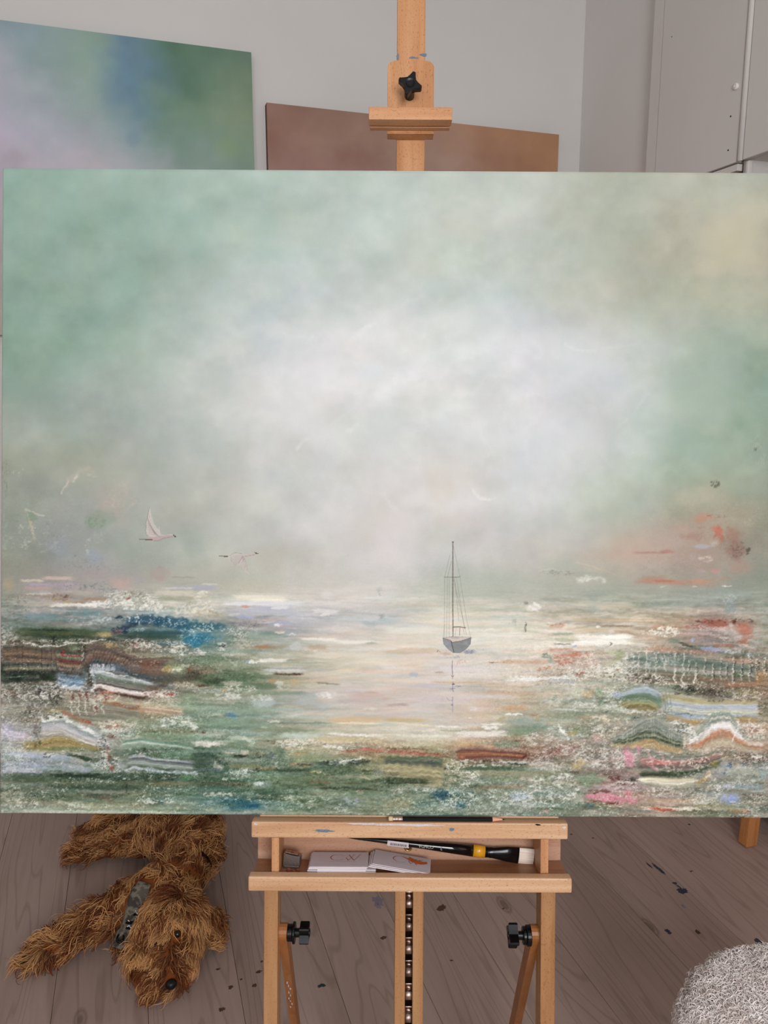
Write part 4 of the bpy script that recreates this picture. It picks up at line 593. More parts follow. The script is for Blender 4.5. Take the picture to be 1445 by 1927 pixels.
    B(400, 462, 36, 18, (214,200,184), .9, .5, .5, h=.9); S(240, 340, 466, 7, (216,204,188), .9); B(360, 488, 60, 12, (28,32,24), .9, .5, .5, ang=6); B(500, 496, 26, 8, (40,44,34), .9); S(0, 240, 480, 30, (46,76,60), .8); S(0, 320, 540, 40, (66,90,80), .8); S(0, 280, 590, 16, (88,110,116), .7); L([(170,535),(190,560),(220,575)], 5, (200,196,180), .8, .3); S(200, 560, 520, 22, (150,158,146), .7); S(260, 560, 560, 20, (140,136,100), .7); S(480, 640, 575, 5, (190,120,80), .7)
    L([(560,440),(590,500),(620,520),(640,560),(680,590)], 12, (96,116,104), .7, .3); L([(600,520),(630,545),(660,582)], 4, (206,214,190), .8, .3); L([(640,430),(660,480),(700,530),(740,570)], 14, (98,122,98), .8, .3); B(600, 480, 40, 30, (96,108,118), .6)
    D(820, 385, 210, 30, (244,238,228), .95, 4, 4, .45, h=1.2); K(800, 390, 240, 36, 5, (246,240,230), .9, .26, dark=(120,96,74), da=.5); D(600, 380, 60, 26, (70,54,40), .8, 5, 3, .48); D(1110, 425, 170, 20, (244,238,226), .95, 4, 4, .43, ang=9, h=1.2); D(1180, 438, 110, 14, (150,64,34), .9, 4, 3, .46); D(980, 400, 46, 12, (70,36,32), .9, 4, 3, .44, ang=12); D(760, 430, 90, 22, (232,216,190), .85, 5, 4, .48); B(790, 466, 90, 14, (206,160,110), .7)
    S(1220, 1445, 425, 12, (206,110,92), .85, tilt=16); S(1100, 1445, 452, 8, (150,84,56), .6); S(720, 1100, 500, 40, (140,152,112), .8); S(720, 900, 545, 12, (196,130,84), .8, tilt=8); S(760, 900, 550, 9, (44,50,40), .8)
    B(1030, 535, 130, 26, (56,70,62), .85, .6, .5); B(1230, 525, 110, 34, (46,62,50), .85, .6, .5); D(1120, 520, 230, 40, (222,228,220), .85, 4, 3, .51, .06, h=1., ang=-5); L([(1100,530),(1160,520),(1220,500),(1270,490)], 3, (240,240,230), .9, .4); D(1200, 600, 220, 46, (64,84,62), .8, 4, 3, .5); D(1010, 600, 160, 40, (120,140,112), .6, 4, 3, .5); B(1380, 600, 50, 20, (140,150,176), .7)
    D(350, 605, 100, 34, (222,228,218), .95, 4, 4, .42, h=1.2); K(360, 605, 120, 40, 5, (240,240,230), .9, .24, dark=(60,70,60), da=.5); D(520, 590, 130, 16, (60,40,30), .85, 5, 3, .46); D(150, 640, 200, 30, (70,80,60), .8, 4, 3, .5); D(290, 655, 110, 20, (232,232,218), .85, 4, 3, .48); S(600, 900, 590, 14, (46,66,46), .8); S(880, 980, 600, 7, (214,206,130), .8)
    B(780, 610, 110, 26, (96,118,96), .5); S(640, 1100, 650, 30, (104,124,92), .6); B(540, 700, 90, 34, (150,170,162), .75, .6, .5); D(500, 690, 60, 22, (214,224,218), .85, 6, 5, .44); D(330, 688, 40, 10, (210,216,226), .85, 6, 3, .42); S(860, 1040, 675, 12, (140,96,66), .7); S(900, 1445, 715, 9, (70,60,44), .7, tilt=14); S(0, 440, 690, 16, (84,76,50), .6); D(1250, 635, 150, 14, (206,190,150), .8, 7, 3, .48, ang=8); D(1370, 670, 90, 26, (74,66,44), .8, 5, 3, .48)
    D(180, 770, 190, 26, (232,226,206), .85, 5, 4, .48); D(520, 765, 60, 12, (40,44,34), .8, 6, 3, .46); S(480, 860, 760, 20, (70,96,70), .6); D(740, 800, 60, 30, (214,220,206), .8, 5, 5, .48); S(860, 910, 816, 5, (236,236,226), .9); D(1190, 810, 130, 50, (190,200,206), .7, 5, 5, .5); B(1220, 815, 30, 16, (176,180,214), .7)
    B(360, 840, 170, 44, (34,96,110), .9, .7, .5); B(460, 858, 80, 26, (24,90,118), .9, .6, .5); D(300, 850, 130, 34, (110,140,110), .7, 9, 3, .5); B(200, 860, 90, 26, (120,146,124), .5); D(460, 812, 110, 16, (214,222,206), .8, 4, 4, .48); B(150, 885, 90, 16, (196,186,140), .6)
    D(1000, 850, 400, 60, (104,124,104), .6, 4, 4, .52); D(1100, 880, 340, 40, (170,180,160), .6, 4, 4, .54); S(0, 1445, 905, 10, (176,180,162), .5); D(1380, 820, 30, 20, (90,130,150), .8, 4, 4, .46); D(1250, 750, 60, 26, (206,186,150), .6, 4, 4, .5)
    # seventh tile
    p.frame(720, 1300, Z)
    S(0, 420, 30, 26, (206,190,176), .6); S(280, 700, 60, 40, (206,194,196), .5); S(20, 200, 105, 12, (160,130,120), .6); B(960, 120, 150, 36, (206,160,116), .85, .7, .4); B(780, 100, 110, 40, (212,176,160), .6); S(900, 1060, 165, 7, (246,238,222), .95, h=.8); D(1110, 170, 46, 8, (176,100,54), .9, 7, 3, .36); S(560, 880, 140, 26, (204,184,170), .5); B(680, 130, 60, 30, (214,200,204), .5)
    B(1080, 220, 170, 36, (150,166,158), .8, .5, .3); B(880, 205, 40, 26, (170,160,112), .7); B(1140, 205, 30, 18, (166,146,90), .7); B(1040, 290, 130, 40, (128,152,118), .85, .5, .4); B(1150, 260, 90, 30, (120,146,122), .8); D(610, 200, 46, 22, (234,222,204), .85, 6, 6, .44)
    S(0, 360, 215, 18, (206,172,110), .75); S(60, 420, 236, 7, (238,214,164), .8, tilt=24, h=.6); S(380, 590, 262, 9, (240,238,226), .9, h=.6); S(720, 910, 240, 7, (240,236,226), .9); D(810, 265, 110, 26, (242,238,228), .95, 8, 4, .42, h=.9); B(680, 275, 60, 12, (206,166,124), .7); S(400, 700, 290, 10, (150,156,130), .6)
    S(540, 960, 320, 30, (232,224,212), .95, tilt=-8, h=.8); S(0, 560, 325, 12, (226,222,200), .8, tilt=8); S(100, 540, 350, 20, (206,204,176), .6); S(0, 480, 395, 26, (198,184,146), .7); S(540, 800, 380, 26, (204,178,130), .8); B(620, 395, 60, 18, (206,164,110), .7); B(800, 400, 50, 14, (212,176,124), .7); B(760, 380, 90, 16, (134,152,122), .6); B(930, 390, 140, 36, (130,152,122), .8, .5, .4)
    D(1010, 356, 60, 16, (118,56,36), .9, 6, 4, .42); D(1110, 330, 80, 26, (240,236,226), .95, 5, 5, .42, h=1.); K(1130, 350, 130, 60, 6, (232,228,216), .9, .22, dark=(140,110,90), da=.4); D(1220, 320, 30, 12, (150,80,60), .8, 4, 4, .42); K(1310, 300, 120, 80, 9, (240,238,228), .8, .14); L([(1300,245),(1320,280),(1350,320),(1370,350)], 3, (240,238,230), .9, .4); B(1395, 300, 34, 30, (178,156,110), .8); D(1300, 70, 170, 60, (214,210,196), .8, 5, 4, .5); S(1200, 1445, 130, 8, (236,234,226), .7); B(1310, 130, 160, 26, (150,158,138), .5)
    S(0, 500, 438, 14, (176,90,76), .9, tilt=40, h=.4); S(0, 380, 418, 6, (120,84,60), .7, tilt=14); S(60, 480, 460, 6, (206,140,116), .8, tilt=26); B(420, 440, 90, 18, (150,158,124), .6); L([(410,425),(450,440),(485,432)], 3, (200,206,180), .7)
    p.bands([530,600,760,900,1060,1085], [448,432,436,442,455,470], [480,500,488,488,494,496], [(110,60,44),(150,66,42),(196,120,64),(180,90,48),(120,50,34),(150,80,60)], .3, 40, 80); B(590, 485, 40, 14, (206,104,76), .8); B(1060, 480, 30, 16, (90,36,30), .85, .5, .5)
    p.bands([0,120,200,300,380,470], [490,485,490,480,490,500], [640,665,680,690,700,690], [(96,116,76),(110,126,88),(70,84,76),(96,104,80),(170,160,104),(190,172,112),(150,144,96),(196,176,112),(140,130,84),(206,190,130),(170,160,110),(206,180,120)], 3., 15, 82)
    B(370, 525, 60, 20, (70,82,82), .7, .6, .4); S(0, 400, 650, 26, (44,66,40), .85, tilt=20); S(0, 140, 610, 24, (120,116,96), .8); S(0, 300, 680, 8, (34,50,30), .8)
    K(1200, 460, 220, 50, 5.5, (236,222,212), .95, .22, dark=(130,76,70), da=.7, ang=-22); D(1350, 430, 130, 60, (140,80,76), .8, 4, 4, .47); D(1380, 400, 90, 40, (96,46,40), .8, 4, 4, .5); K(1400, 430, 110, 60, 5, (232,220,208), .85, .2); D(1130, 470, 90, 26, (110,44,34), .9, 4, 4, .44); B(1200, 530, 130, 40, (170,156,156), .7); K(1220, 540, 160, 50, 6, (230,224,216), .8, .18)
    K(540, 550, 110, 60, 8, (232,234,220), .95, .28, dark=(70,110,96), da=.5, h=1.3); D(470, 572, 26, 18, (16,24,22), .95, 5, 5, .36); D(620, 510, 60, 16, (240,234,224), .9, 6, 4, .42); D(800, 515, 220, 20, (222,196,186), .9, 6, 3, .44); D(820, 512, 120, 10, (56,44,40), .85, 6, 3, .45); S(860, 1100, 520, 12, (206,216,206), .8); S(920, 1090, 532, 9, (40,66,54), .9); S(600, 1090, 565, 24, (66,94,66), .8); D(850, 550, 270, 26, (232,232,220), .85, 5, 4, .5, h=1.)
    D(650, 595, 110, 16, (240,236,224), .9, 6, 4, .44); S(560, 1400, 600, 26, (156,152,116), .7); K(650, 640, 110, 60, 6, (244,240,230), .95, .26, ang=-30, ay=1.5, h=1.2); B(640, 640, 80, 30, (196,180,160), .5); D(520, 650, 60, 40, (220,206,180), .8, 5, 6, .46); S(740, 1300, 640, 30, (140,150,112), .6); S(700, 1080, 700, 20, (150,128,100), .6); D(860, 650, 50, 50, (222,222,206), .6, 3, 9, .54); S(800, 1100, 740, 22, (150,158,134), .7)
    K(1120, 700, 130, 60, 7, (244,242,234), .95, .26, ang=-60, ay=2., h=1.2); D(1080, 640, 80, 26, (226,196,190), .8, 6, 5, .46); D(1310, 630, 110, 26, (240,236,236), .9, 6, 5, .46); K(1330, 700, 170, 110, 6, (236,236,226), .9, .2, ay=1.5, dark=(60,76,66), da=.35); D(1250, 790, 230, 70, (232,234,224), .7, 3.5, 6, .53)
    K(560, 790, 180, 90, 9, (232,234,222), .9, .18, dark=(50,96,104), da=.7); B(450, 770, 60, 34, (32,78,96), .9, .5, .5); D(420, 760, 110, 60, (40,88,104), .85, 5, 5, .46); B(580, 840, 60, 40, (54,110,116), .75); D(260, 730, 260, 22, (236,236,226), .85, 4, 4, .48, h=1.); D(200, 740, 240, 26, (110,90,70), .6, 4, 4, .52); B(130, 830, 150, 40, (150,146,100), .5, .8, .5); D(160, 820, 160, 50, (190,170,120), .6, 7, 5, .48); D(300, 850, 140, 40, (60,96,90), .6, 4, 4, .5)
    B(1010, 770, 90, 40, (160,176,200), .75, .6, .5); K(1010, 800, 160, 70, 7, (240,240,236), .9, .2); K(860, 780, 100, 60, 7, (240,240,230), .85, .2); D(820, 840, 260, 50, (104,130,112), .6, 4, 4, .5); D(900, 850, 400, 50, (206,212,200), .7, 3.5, 4, .55); D(1190, 890, 70, 26, (206,160,146), .8, 6, 4, .44); D(1330, 870, 130, 40, (110,120,96), .6, 4, 4, .5); D(500, 900, 460, 18, (206,200,196), .6, 6, 3, .5); D(120, 900, 40, 10, (240,236,230), .9, 5, 4, .42)
    # eighth tile
    p.frame(1075, 1300, Z)
    p.bands([330,420,500,580,650,660], [40,0,-10,-10,30,60], [90,110,120,125,135,145], [(150,170,190),(120,150,124),(96,130,90),(130,150,110),(170,160,90),(160,134,60),(150,124,56)], 1.2, 12, 90)
    B(350, 20, 50, 30, (170,178,214), .8); B(60, 20, 100, 40, (206,206,180), .6); B(130, 20, 40, 30, (196,170,124), .7); D(230, 80, 60, 30, (84,130,92), .9, 6, 6, .4); D(240, 145, 50, 16, (20,34,24), .95, 5, 4, .4); K(330, 90, 110, 60, 6, (232,230,218), .95, .24, dark=(110,120,96), da=.4); K(90, 110, 140, 50, 5, (232,230,222), .9, .2)
    p.bands([690,800,900,1000,1100,1250,1400], [20,30,50,60,60,60,60], [190,200,230,215,200,205,210], [(180,160,96),(190,176,120),(176,184,196),(160,172,186),(176,184,190),(210,204,160),(160,178,184),(150,170,176),(180,150,96),(176,130,70)], .8, 16, 92)
    for x in (690, 712, 735): L([(x - 10, 0), (x + 6, 80), (x + 12, 160)], 1.4, (90,110,84), .7)
    B(870, 170, 120, 26, (150,170,196), .6); L([(770,160),(860,150),(900,165),(880,180)], 1.6, (60,64,60), .7); B(910, 215, 60, 24, (186,146,74), .8); B(1300, 185, 100, 26, (186,148,100), .7, .7, .4); D(1420, 110, 50, 90, (96,90,66), .8, 4, 4, .46); D(1400, 110, 60, 90, (222,206,180), .7, 4, 4, .52); B(1360, 100, 40, 20, (176,180,214), .6)
    D(880, 10, 230, 12, (34,30,28), .85, 6, 3, .46); D(1200, 20, 200, 20, (50,40,34), .7, 5, 3, .5); K(1250, 30, 180, 30, 7, (236,228,214), .9, .2); D(1060, 60, 90, 12, (50,56,60), .8, 4, 4, .46)
    K(560, 150, 190, 26, 7, (236,228,212), .9, .22, dark=(130,104,80), da=.5); D(480, 185, 60, 6, (30,30,28), .9, 6, 2, .4); B(600, 185, 90, 14, (190,140,96), .6); D(780, 215, 80, 26, (236,234,224), .9, 5, 5, .44); K(810, 260, 110, 40, 7, (240,236,228), .95, .24, dark=(44,46,50), da=.7); B(820, 275, 50, 12, (170,184,214), .8)
    p.bands([280,400,500,560,630,700,780,850], [330,300,220,190,180,230,290,310], [390,400,390,400,410,425,435,430], [(150,152,136),(140,146,130),(120,130,116),(150,156,140),(110,124,104),(140,148,130),(60,84,50),(150,158,124),(44,66,36),(126,130,90),(180,160,96),(196,160,96),(190,160,100)], 2., 16, 94, lines=1, lcol=(226,226,196), lspace=4.2, lal=.55)
    p.bands([440,520,570,620,660,720,760,840], [400,366,345,348,385,410,425,420], [405,395,395,395,420,432,440,440], [(196,150,84),(190,150,90),(200,166,106)], .6, 16, 95)
    B(650, 260, 80, 60, (130,140,128), .4); B(300, 260, 160, 60, (166,158,136), .5); D(220, 200, 110, 40, (222,186,150), .8, 5, 6, .48); K(230, 260, 150, 110, 9, (240,230,212), .85, .16, ay=1.5); D(370, 230, 60, 60, (226,190,160), .7, 4, 8, .5); K(380, 230, 60, 70, 7, (244,232,214), .9, .24); B(200, 340, 50, 40, (206,150,146), .6); B(60, 280, 100, 40, (140,150,116), .6); B(20, 300, 50, 26, (178,156,90), .6); B(110, 190, 90, 30, (180,150,110), .6)
    p.bands([845,900,960,1040,1120,1180,1240,1300,1445], [300,300,255,150,130,140,250,320,330], [420,430,440,425,400,395,420,430,440], [(176,184,160),(130,150,130),(196,196,176),(120,140,126),(226,220,214),(232,226,222),(226,216,210),(222,190,166),(204,124,80),(190,130,84),(196,168,130),(190,166,124),(200,178,146),(180,160,130)], 2.4, 11, 96, lines=1, lcol=(240,236,228), lspace=2.4, lal=.35)
    L([(950,235),(1000,170),(1060,140),(1130,130),(1200,150),(1230,190)], 2.4, (200,206,186), .8); L([(960,225),(1010,235),(1060,200),(1120,205),(1170,200),(1210,240),(1225,260)], 1.6, (120,144,130), .8); L([(900,410),(960,385),(1010,340),(1060,295),(1110,275),(1150,285),(1190,330),(1240,350),(1290,360)], 5.5, (206,130,86), .7, .2); B(1110, 240, 70, 34, (232,226,224), .6, .5, .3)
    D(900, 330, 60, 60, (238,234,228), .85, 3, 9, .42); K(880, 330, 50, 90, 6, (244,240,232), .9, .24, ay=2.); D(860, 405, 40, 20, (222,150,130), .9, 5, 4, .44); L([(1195,355),(1215,310),(1235,260),(1230,200)], 2.6, (240,236,226), .9, .4); K(1350, 280, 130, 90, 8, (238,230,216), .95, .2, ax=.8, ay=1.5, dark=(150,112,92), da=.5); D(1330, 290, 100, 60, (90,40,36), .85, 3.4, 6, .54); B(1370, 360, 110, 36, (176,140,110), .6)
    D(50, 390, 90, 30, (110,56,50), .85, 4, 4, .47); K(60, 400, 110, 34, 5, (236,222,210), .85, .2); K(230, 480, 250, 110, 6, (234,232,222), .9, .2, ay=1.4, dark=(100,108,90), da=.35); B(50, 540, 70, 50, (196,166,110), .6, .8, .5); D(60, 530, 90, 60, (206,170,110), .7, 6, 6, .48); D(40, 590, 60, 22, (90,70,40), .8, 5, 4, .46)
    B(430, 490, 46, 90, (220,140,158), .85, .6, .6, ang=-24); D(440, 490, 50, 90, (230,150,168), .8, 4, 6, .46, ang=-24); D(420, 410, 30, 20, (224,110,150), .8, 4, 5, .42); L([(490,400),(520,460),(550,545)], 4.5, (226,160,172), .8, .4); D(500, 410, 40, 14, (226,120,160), .85, 5, 4, .42); D(640, 440, 60, 18, (220,130,140), .8, 5, 5, .46); L([(550,430),(600,430),(660,445),(740,460)], 4, (236,222,214), .8, .5)
    p.bands([500,600,700,800,900,1000,1100,1130], [450,430,460,460,460,450,420,410], [610,620,620,620,600,560,520,500], [(150,140,130),(110,130,96),(150,150,130),(190,140,130),(206,110,100),(160,120,110),(130,100,92),(110,96,84),(150,140,120),(84,100,72),(48,70,44),(70,86,58)], .8, 16, 98)
    S(540, 760, 520, 16, (216,110,104), .8, tilt=-4); B(830, 530, 110, 22, (120,84,80), .7); D(900, 520, 120, 30, (80,60,60), .6, 6, 4, .5); B(1030, 460, 90, 20, (150,120,96), .6); S(640, 940, 590, 16, (50,74,44), .85)
    K(760, 530, 260, 70, 11, (236,224,206), .85, .09, ang=10, ay=1.3); L([(590,460),(570,440),(600,500)], 3, (226,160,160), .7); L([(600,530),(640,570)], 3.6, (226,150,150), .8, .3); L([(680,470),(690,520)], 3.6, (222,150,150), .8, .3); K(950, 510, 130, 50, 8, (240,228,208), .95, .22, dark=(60,44,34), da=.7); K(1030, 440, 110, 34, 8, (232,216,196), .9, .18, ay=1.5)
    K(1340, 480, 150, 46, 8, (242,230,220), .97, .2, dark=(84,48,46), da=.85, h=1.3); B(1200, 430, 40, 26, (140,150,130), .6); D(1180, 540, 30, 40, (40,66,110), .9, 5, 7, .44); D(1140, 575, 26, 30, (14,18,18), .97, 5, 6, .36); D(1270, 530, 30, 22, (50,90,140), .85, 5, 5, .42)
    B(1150, 560, 70, 90, (168,176,196), .5); S(1120, 1440, 580, 26, (176,182,160), .7); S(1150, 1445, 640, 26, (150,160,140), .7); S(1180, 1445, 690, 30, (140,166,170), .7); D(1420, 580, 40, 60, (140,196,214), .85, 3, 8, .42); D(1300, 620, 160, 60, (222,224,206), .6, 4, 6, .52); B(1150, 690, 70, 30, (176,184,206), .7)
    p.bands([490,600,700,800,900,950], [635,625,635,640,630,620], [660,685,700,700,690,650], [(206,190,140),(224,210,170),(232,222,200),(190,184,150),(150,160,130)], .3, 30, 99); L([(500,648),(560,655),(620,655),(700,670),(800,675),(900,655),(950,650)], 2.6, (236,226,196), .8); B(980, 640, 70, 40, (196,160,96), .7, .7, .5, ang=-40); D(1030, 600, 40, 40, (232,196,160), .9, 5, 5, .42); K(1030, 650, 70, 60, 7, (240,224,200), .9, .24); B(1060, 520, 50, 30, (166,150,70), .7)
    B(150, 640, 150, 50, (128,158,124), .75, .6, .5); B(130, 690, 60, 22, (116,152,116), .7); D(330, 630, 70, 26, (84,36,30), .95, 6, 4, .4); S(330, 500, 665, 6, (226,206,196), .9); S(340, 500, 676, 7, (90,40,36), .9); D(460, 640, 80, 22, (40,46,32), .85, 4, 5, .46); K(420, 700, 160, 50, 6, (232,226,214), .85, .2, dark=(120,110,96), da=.4)
    D(210, 735, 120, 22, (110,50,44), .9, 5, 4, .44); B(330, 785, 240, 34, (218,134,150), .92, .5, .6, ang=5, h=.7); D(250, 770, 170, 36, (232,150,166), .85, 3.6, 6, .44); B(430, 740, 40, 26, (222,130,140), .8, .6, .6); D(110, 790, 60, 30, (190,140,130), .8, 4, 5, .46); D(280, 815, 220, 10, (110,40,36), .85, 6, 3, .44, ang=5); D(300, 790, 240, 34, (160,90,90), .5, 3, 4, .55)
    K(750, 730, 260, 50, 5, (230,222,208), .85, .22, dark=(140,132,112), da=.4); D(800, 740, 300, 50, (96,84,70), .6, 4, 4, .52); D(990, 730, 90, 60, (232,226,210), .8, 4, 6, .46); S(560, 960, 800, 20, (190,166,136), .7); K(1090, 720, 40, 60, 6, (244,240,236), .95, .26)
    B(1190, 780, 90, 42, (160,172,214), .9, .5, .5, h=.6); D(1190, 785, 80, 40, (130,150,206), .8, 3, 6, .46); K(1360, 780, 110, 40, 6, (226,214,196), .9, .22, ax=.7, ay=1.7, dark=(90,70,56), da=.7); D(1340, 750, 120, 14, (80,50,44), .8, 5, 4, .48); D(1050, 790, 90, 34, (206,206,190), .7, 3.4, 6, .48)
    S(520, 980, 852, 16, (238,226,204), .95, h=.7, tilt=6); B(690, 862, 130, 14, (180,62,40), .9, .6, .4, ang=4); S(580, 700, 856, 7, (206,110,70), .8, tilt=8); B(640, 850, 60, 10, (190,80,50), .7); S(900, 1240, 835, 20, (150,150,110), .8, tilt=10); S(960, 1400, 850, 16, (176,170,140), .7, tilt=16); B(1290, 878, 60, 8, (176,66,40), .9, .6, .4); S(1150, 1340, 872, 6, (190,110,70), .8); D(920, 868, 70, 8, (40,44,36), .85, 5, 3, .42)
    D(150, 832, 40, 18, (50,96,140), .95, 5, 4, .4); D(230, 830, 160, 26, (130,140,100), .6, 5, 4, .48); D(1120, 872, 46, 22, (150,186,200), .85, 4, 4, .44); S(700, 1300, 885, 22, (104,110,82), .7); D(1230, 912, 60, 10, (14,16,14), .95, 4, 3, .4); D(320, 890, 300, 26, (160,180,170), .6, 4, 4, .5); D(480, 920, 80, 10, (236,238,230), .9, 5, 3, .44); D(1380, 890, 90, 30, (186,194,180), .6, 4, 4, .5); D(60, 760, 70, 90, (206,208,190), .7, 4, 6, .5)
    p.frame()
    # overall broken impasto over the rough water
    X = np.broadcast_to(p.xs[None, :], p.H.shape); Y = np.broadcast_to(p.ys[:, None], p.H.shape)
    e = sstep(1175, 1260, Y) * (1 - np.exp(-((X - 720) / 290) ** 4) * sstep(1420, 1350, Y))
    # drag the wet paint about so that no patch keeps a clean outline
    q = sstep(960, 1120, Y); ed = np.maximum(sstep(330, 60, X), sstep(1120, 1300, X)) * sstep(880, 960, Y)
    q = np.maximum(q * .55, ed * .7) + .45 * e
    q = q * (1 - .85 * p.K); w0 = 1 - .6 * p.K
    dx = q * (15 * (fbm(X / 9, Y / 3.2, 101, 4, .75) - .5)); dy = q * (7.5 * (fbm(X / 7, Y / 5, 105, 4, .8) - .5))
    ui = np.interp((X + dx).ravel(), p.xs, np.arange(len(p.xs))).reshape(X.shape); vi = np.interp((Y + dy).ravel(), p.ys, np.arange(len(p.ys))).reshape(X.shape)
    i = np.clip(ui.astype(int), 0, len(p.xs) - 2); j = np.clip(vi.astype(int), 0, len(p.ys) - 2); fu = (ui - i)[..., None]; fv = (vi - j)[..., None]
    p.C = ((p.C[j, i] * (1 - fu) + p.C[j, i + 1] * fu) * (1 - fv) + (p.C[j + 1, i] * (1 - fu) + p.C[j + 1, i + 1] * fu) * fv).astype(np.float32); p.H = p.H[j, i]
    # grain: broken, scraped impasto
    g1 = fbm(X / 2.2, Y / 1.9, 111, 3, .8) - .5; g2 = fbm(X / 6, Y / 3.4, 115, 4, .7) - .5; pat = sstep(.42, .62, fbm(X / 46, Y / 16, 119, 3))
    w = (.25 * q + e * w0 * (.35 + .65 * pat))
    p.C += (w * (62 * g1 + 48 * g2))[..., None] * np.array([1., 1., .96], np.float32)
    zone = np.clip(sstep(420, 250, X) + sstep(1000, 1120, X) + sstep(1470, 1510, Y) * .8, .22, 1); hi = zone * w0 * e * (.25 + .75 * pat) * sstep(.60, .68, .6 * (g2 + .5) + .4 * (g1 + .5)); p.C += (np.array((226, 224, 212), np.float32) - p.C) * (.6 * hi)[..., None]
    p.H += w * (2.4 * g1 + 2.2 * g2) + .8 * hi
    g = p.C.mean(-1, keepdims=True); p.C += (g - p.C) * (.14 + .08 * wv)[..., None]
    cc = wv * (.08 + .10 * (1 - calm)); p.C += cc[..., None] * (p.C - 150) 
    paint_details(p)

def paint_details(p):
    p.keep = 0.
    L = p.line
    # left swan, wings raised
    p.frame(245, 940, 5.558)
    ink = (96, 72, 72); fe = (204, 194, 188)
    p.poly([(192,92),(205,170),(232,260),(280,330),(322,385),(250,410),(190,406),(155,370),(158,300),(152,268),(172,200)], fe, .8, tex=.3)
    p.poly([(280,330),(300,285),(300,340),(322,384)], fe, .6); p.poly([(160,420),(200,405),(330,388),(430,380),(440,395),(340,415),(290,440),(230,444)], (190,166,164), .85, tex=.4)
    p.poly([(76,428),(120,420),(220,424),(240,440),(170,436)], (104,78,78), .85); p.poly([(438,378),(448,376),(462,390),(488,397),(455,400)], (34,28,30), 1.)
    for k in range(9): L([(166 + 3 * k, 180 + 24 * k), (190 + 8 * k, 250 + 16 * k), (240 + 8 * k, 360 + 5 * k)], .5, ink, .38, .3, k)
    L([(190,95),(172,190),(154,270),(160,300),(152,330),(160,375),(200,408)], .6, ink, .55, .4); L([(196,100),(212,190),(240,265),(300,350)], .8, (232,220,216), .6); L([(240,440),(290,440),(340,415),(430,398)], .7, ink, .5); L([(322,385),(400,378),(436,376)], .7, (222,206,200), .8)
    # right swan, wings lowered
    p.poly([(1015,604),(1080,570),(1170,570),(1210,590),(1160,640),(1120,690),(1098,720),(1085,690),(1050,650)], fe, .75, tex=.3); p.poly([(1160,620),(1195,640),(1210,700),(1225,760),(1250,800),(1215,775),(1160,720),(1130,690)], fe, .7, tex=.3)
    p.poly([(1160,580),(1240,575),(1290,560),(1300,572),(1230,590),(1190,600)], (200,182,178), .85); p.poly([(905,600),(950,592),(1020,598),(1015,608)], (98,76,74), .9); p.poly([(1290,554),(1312,556),(1325,566),(1350,573),(1315,576)], (34,28,30), 1.)
    for k in range(8): L([(1170 - 18 * k, 580 + 2 * k), (1130 - 12 * k, 640), (1098 - 6 * k, 710 - 8 * k)], .5, ink, .38, .3, k)
    for k in range(5): L([(1170 + 3 * k, 600), (1160 + 12 * k, 670), (1150 + 18 * k, 720 + 10 * k)], .5, ink, .35, .3, k)
    L([(1190,600),(1240,592),(1300,580)], .6, ink, .5); L([(1170,600),(1130,670)], .9, ink, .6); L([(1040,590),(1090,562),(1160,570)], .6, ink, .4)
    # the boat
    p.frame(780, 1000, 5.506)
    for k, (x0, y0, x1, y1) in enumerate([(365,235,312,465),(380,300,340,470),(402,150,470,460),(312,480,312,1090),(340,480,334,1090),(358,480,362,1090),(415,480,462,920),(435,480,520,1000),(470,470,540,900),(540,900,585,1090),(312,960,300,1095),(405,490,540,1060),(420,1085,435,1000),(520,1060,505,990)]):
        L([(x0, y0), (x1, y1)], .42, (96,88,80), .62, .35, k)
    L([(394,100),(396,470),(398,800),(402,1085)], 1.5, (92,68,62), .95, .35, 3); L([(386,98),(396,108),(404,98)], 1., (92,64,56), .9); L([(308,468),(400,468),(470,462)], .9, (74,62,58), .9, .2); L([(408,984),(470,982),(530,990)], 1.3, (70,54,50), .95, .2); L([(472,990),(470,1070)], .9, (120,84,70), .8, .3)
    p.poly([(296,1098),(372,1122),(382,1128),(400,1140),(420,1252),(400,1250),(350,1210),(305,1160)], (140,142,148), .95, tex=.2); p.poly([(382,1130),(470,1130),(590,1092),(582,1160),(540,1210),(480,1250),(420,1254),(404,1240)], (128,132,132), .95, tex=.2)
    p.poly([(300,1098),(400,1082),(500,1088),(585,1092),(480,1128),(395,1140),(372,1120)], (206,194,184), .95, tex=.2); L([(296,1098),(305,1160),(350,1210),(405,1250),(480,1252),(540,1210),(582,1160),(590,1094)], .8, (86,86,92), .6, .4); L([(298,1098),(372,1122),(395,1142),(480,1130),(590,1094)], 1., (96,76,66), .9, .2); L([(382,1130),(396,1190),(412,1245)], 1.3, (66,62,64), .9, .2)
    L([(300,1098),(400,1084),(500,1088),(585,1090)], .8, (96,80,74), .7, .4); p.blob(430, 1100, 60, 8, (140,140,150), .6); p.blob(540, 1150, 30, 30, (150,156,156), .5)
    p.frame(780, 1000, 5.506); D = p.dabs
    p.blob(570, 1240, 90, 30, (138,140,160), .7, .8, .5); D(570, 1240, 110, 26, (90,96,124), .8, 3, 2, .52); D(660, 1215, 100, 20, (140,140,160), .7, 2.4, 1.8, .54); D(250, 1235, 60, 14, (130,100,74), .8, 3, 2, .5); p.blob(330, 1260, 90, 26, (176,156,146), .6); D(420, 1290, 150, 30, (140,130,150), .7, 3, 2, .52); D(480, 1350, 120, 50, (196,160,146), .6, 3, 2, .52)
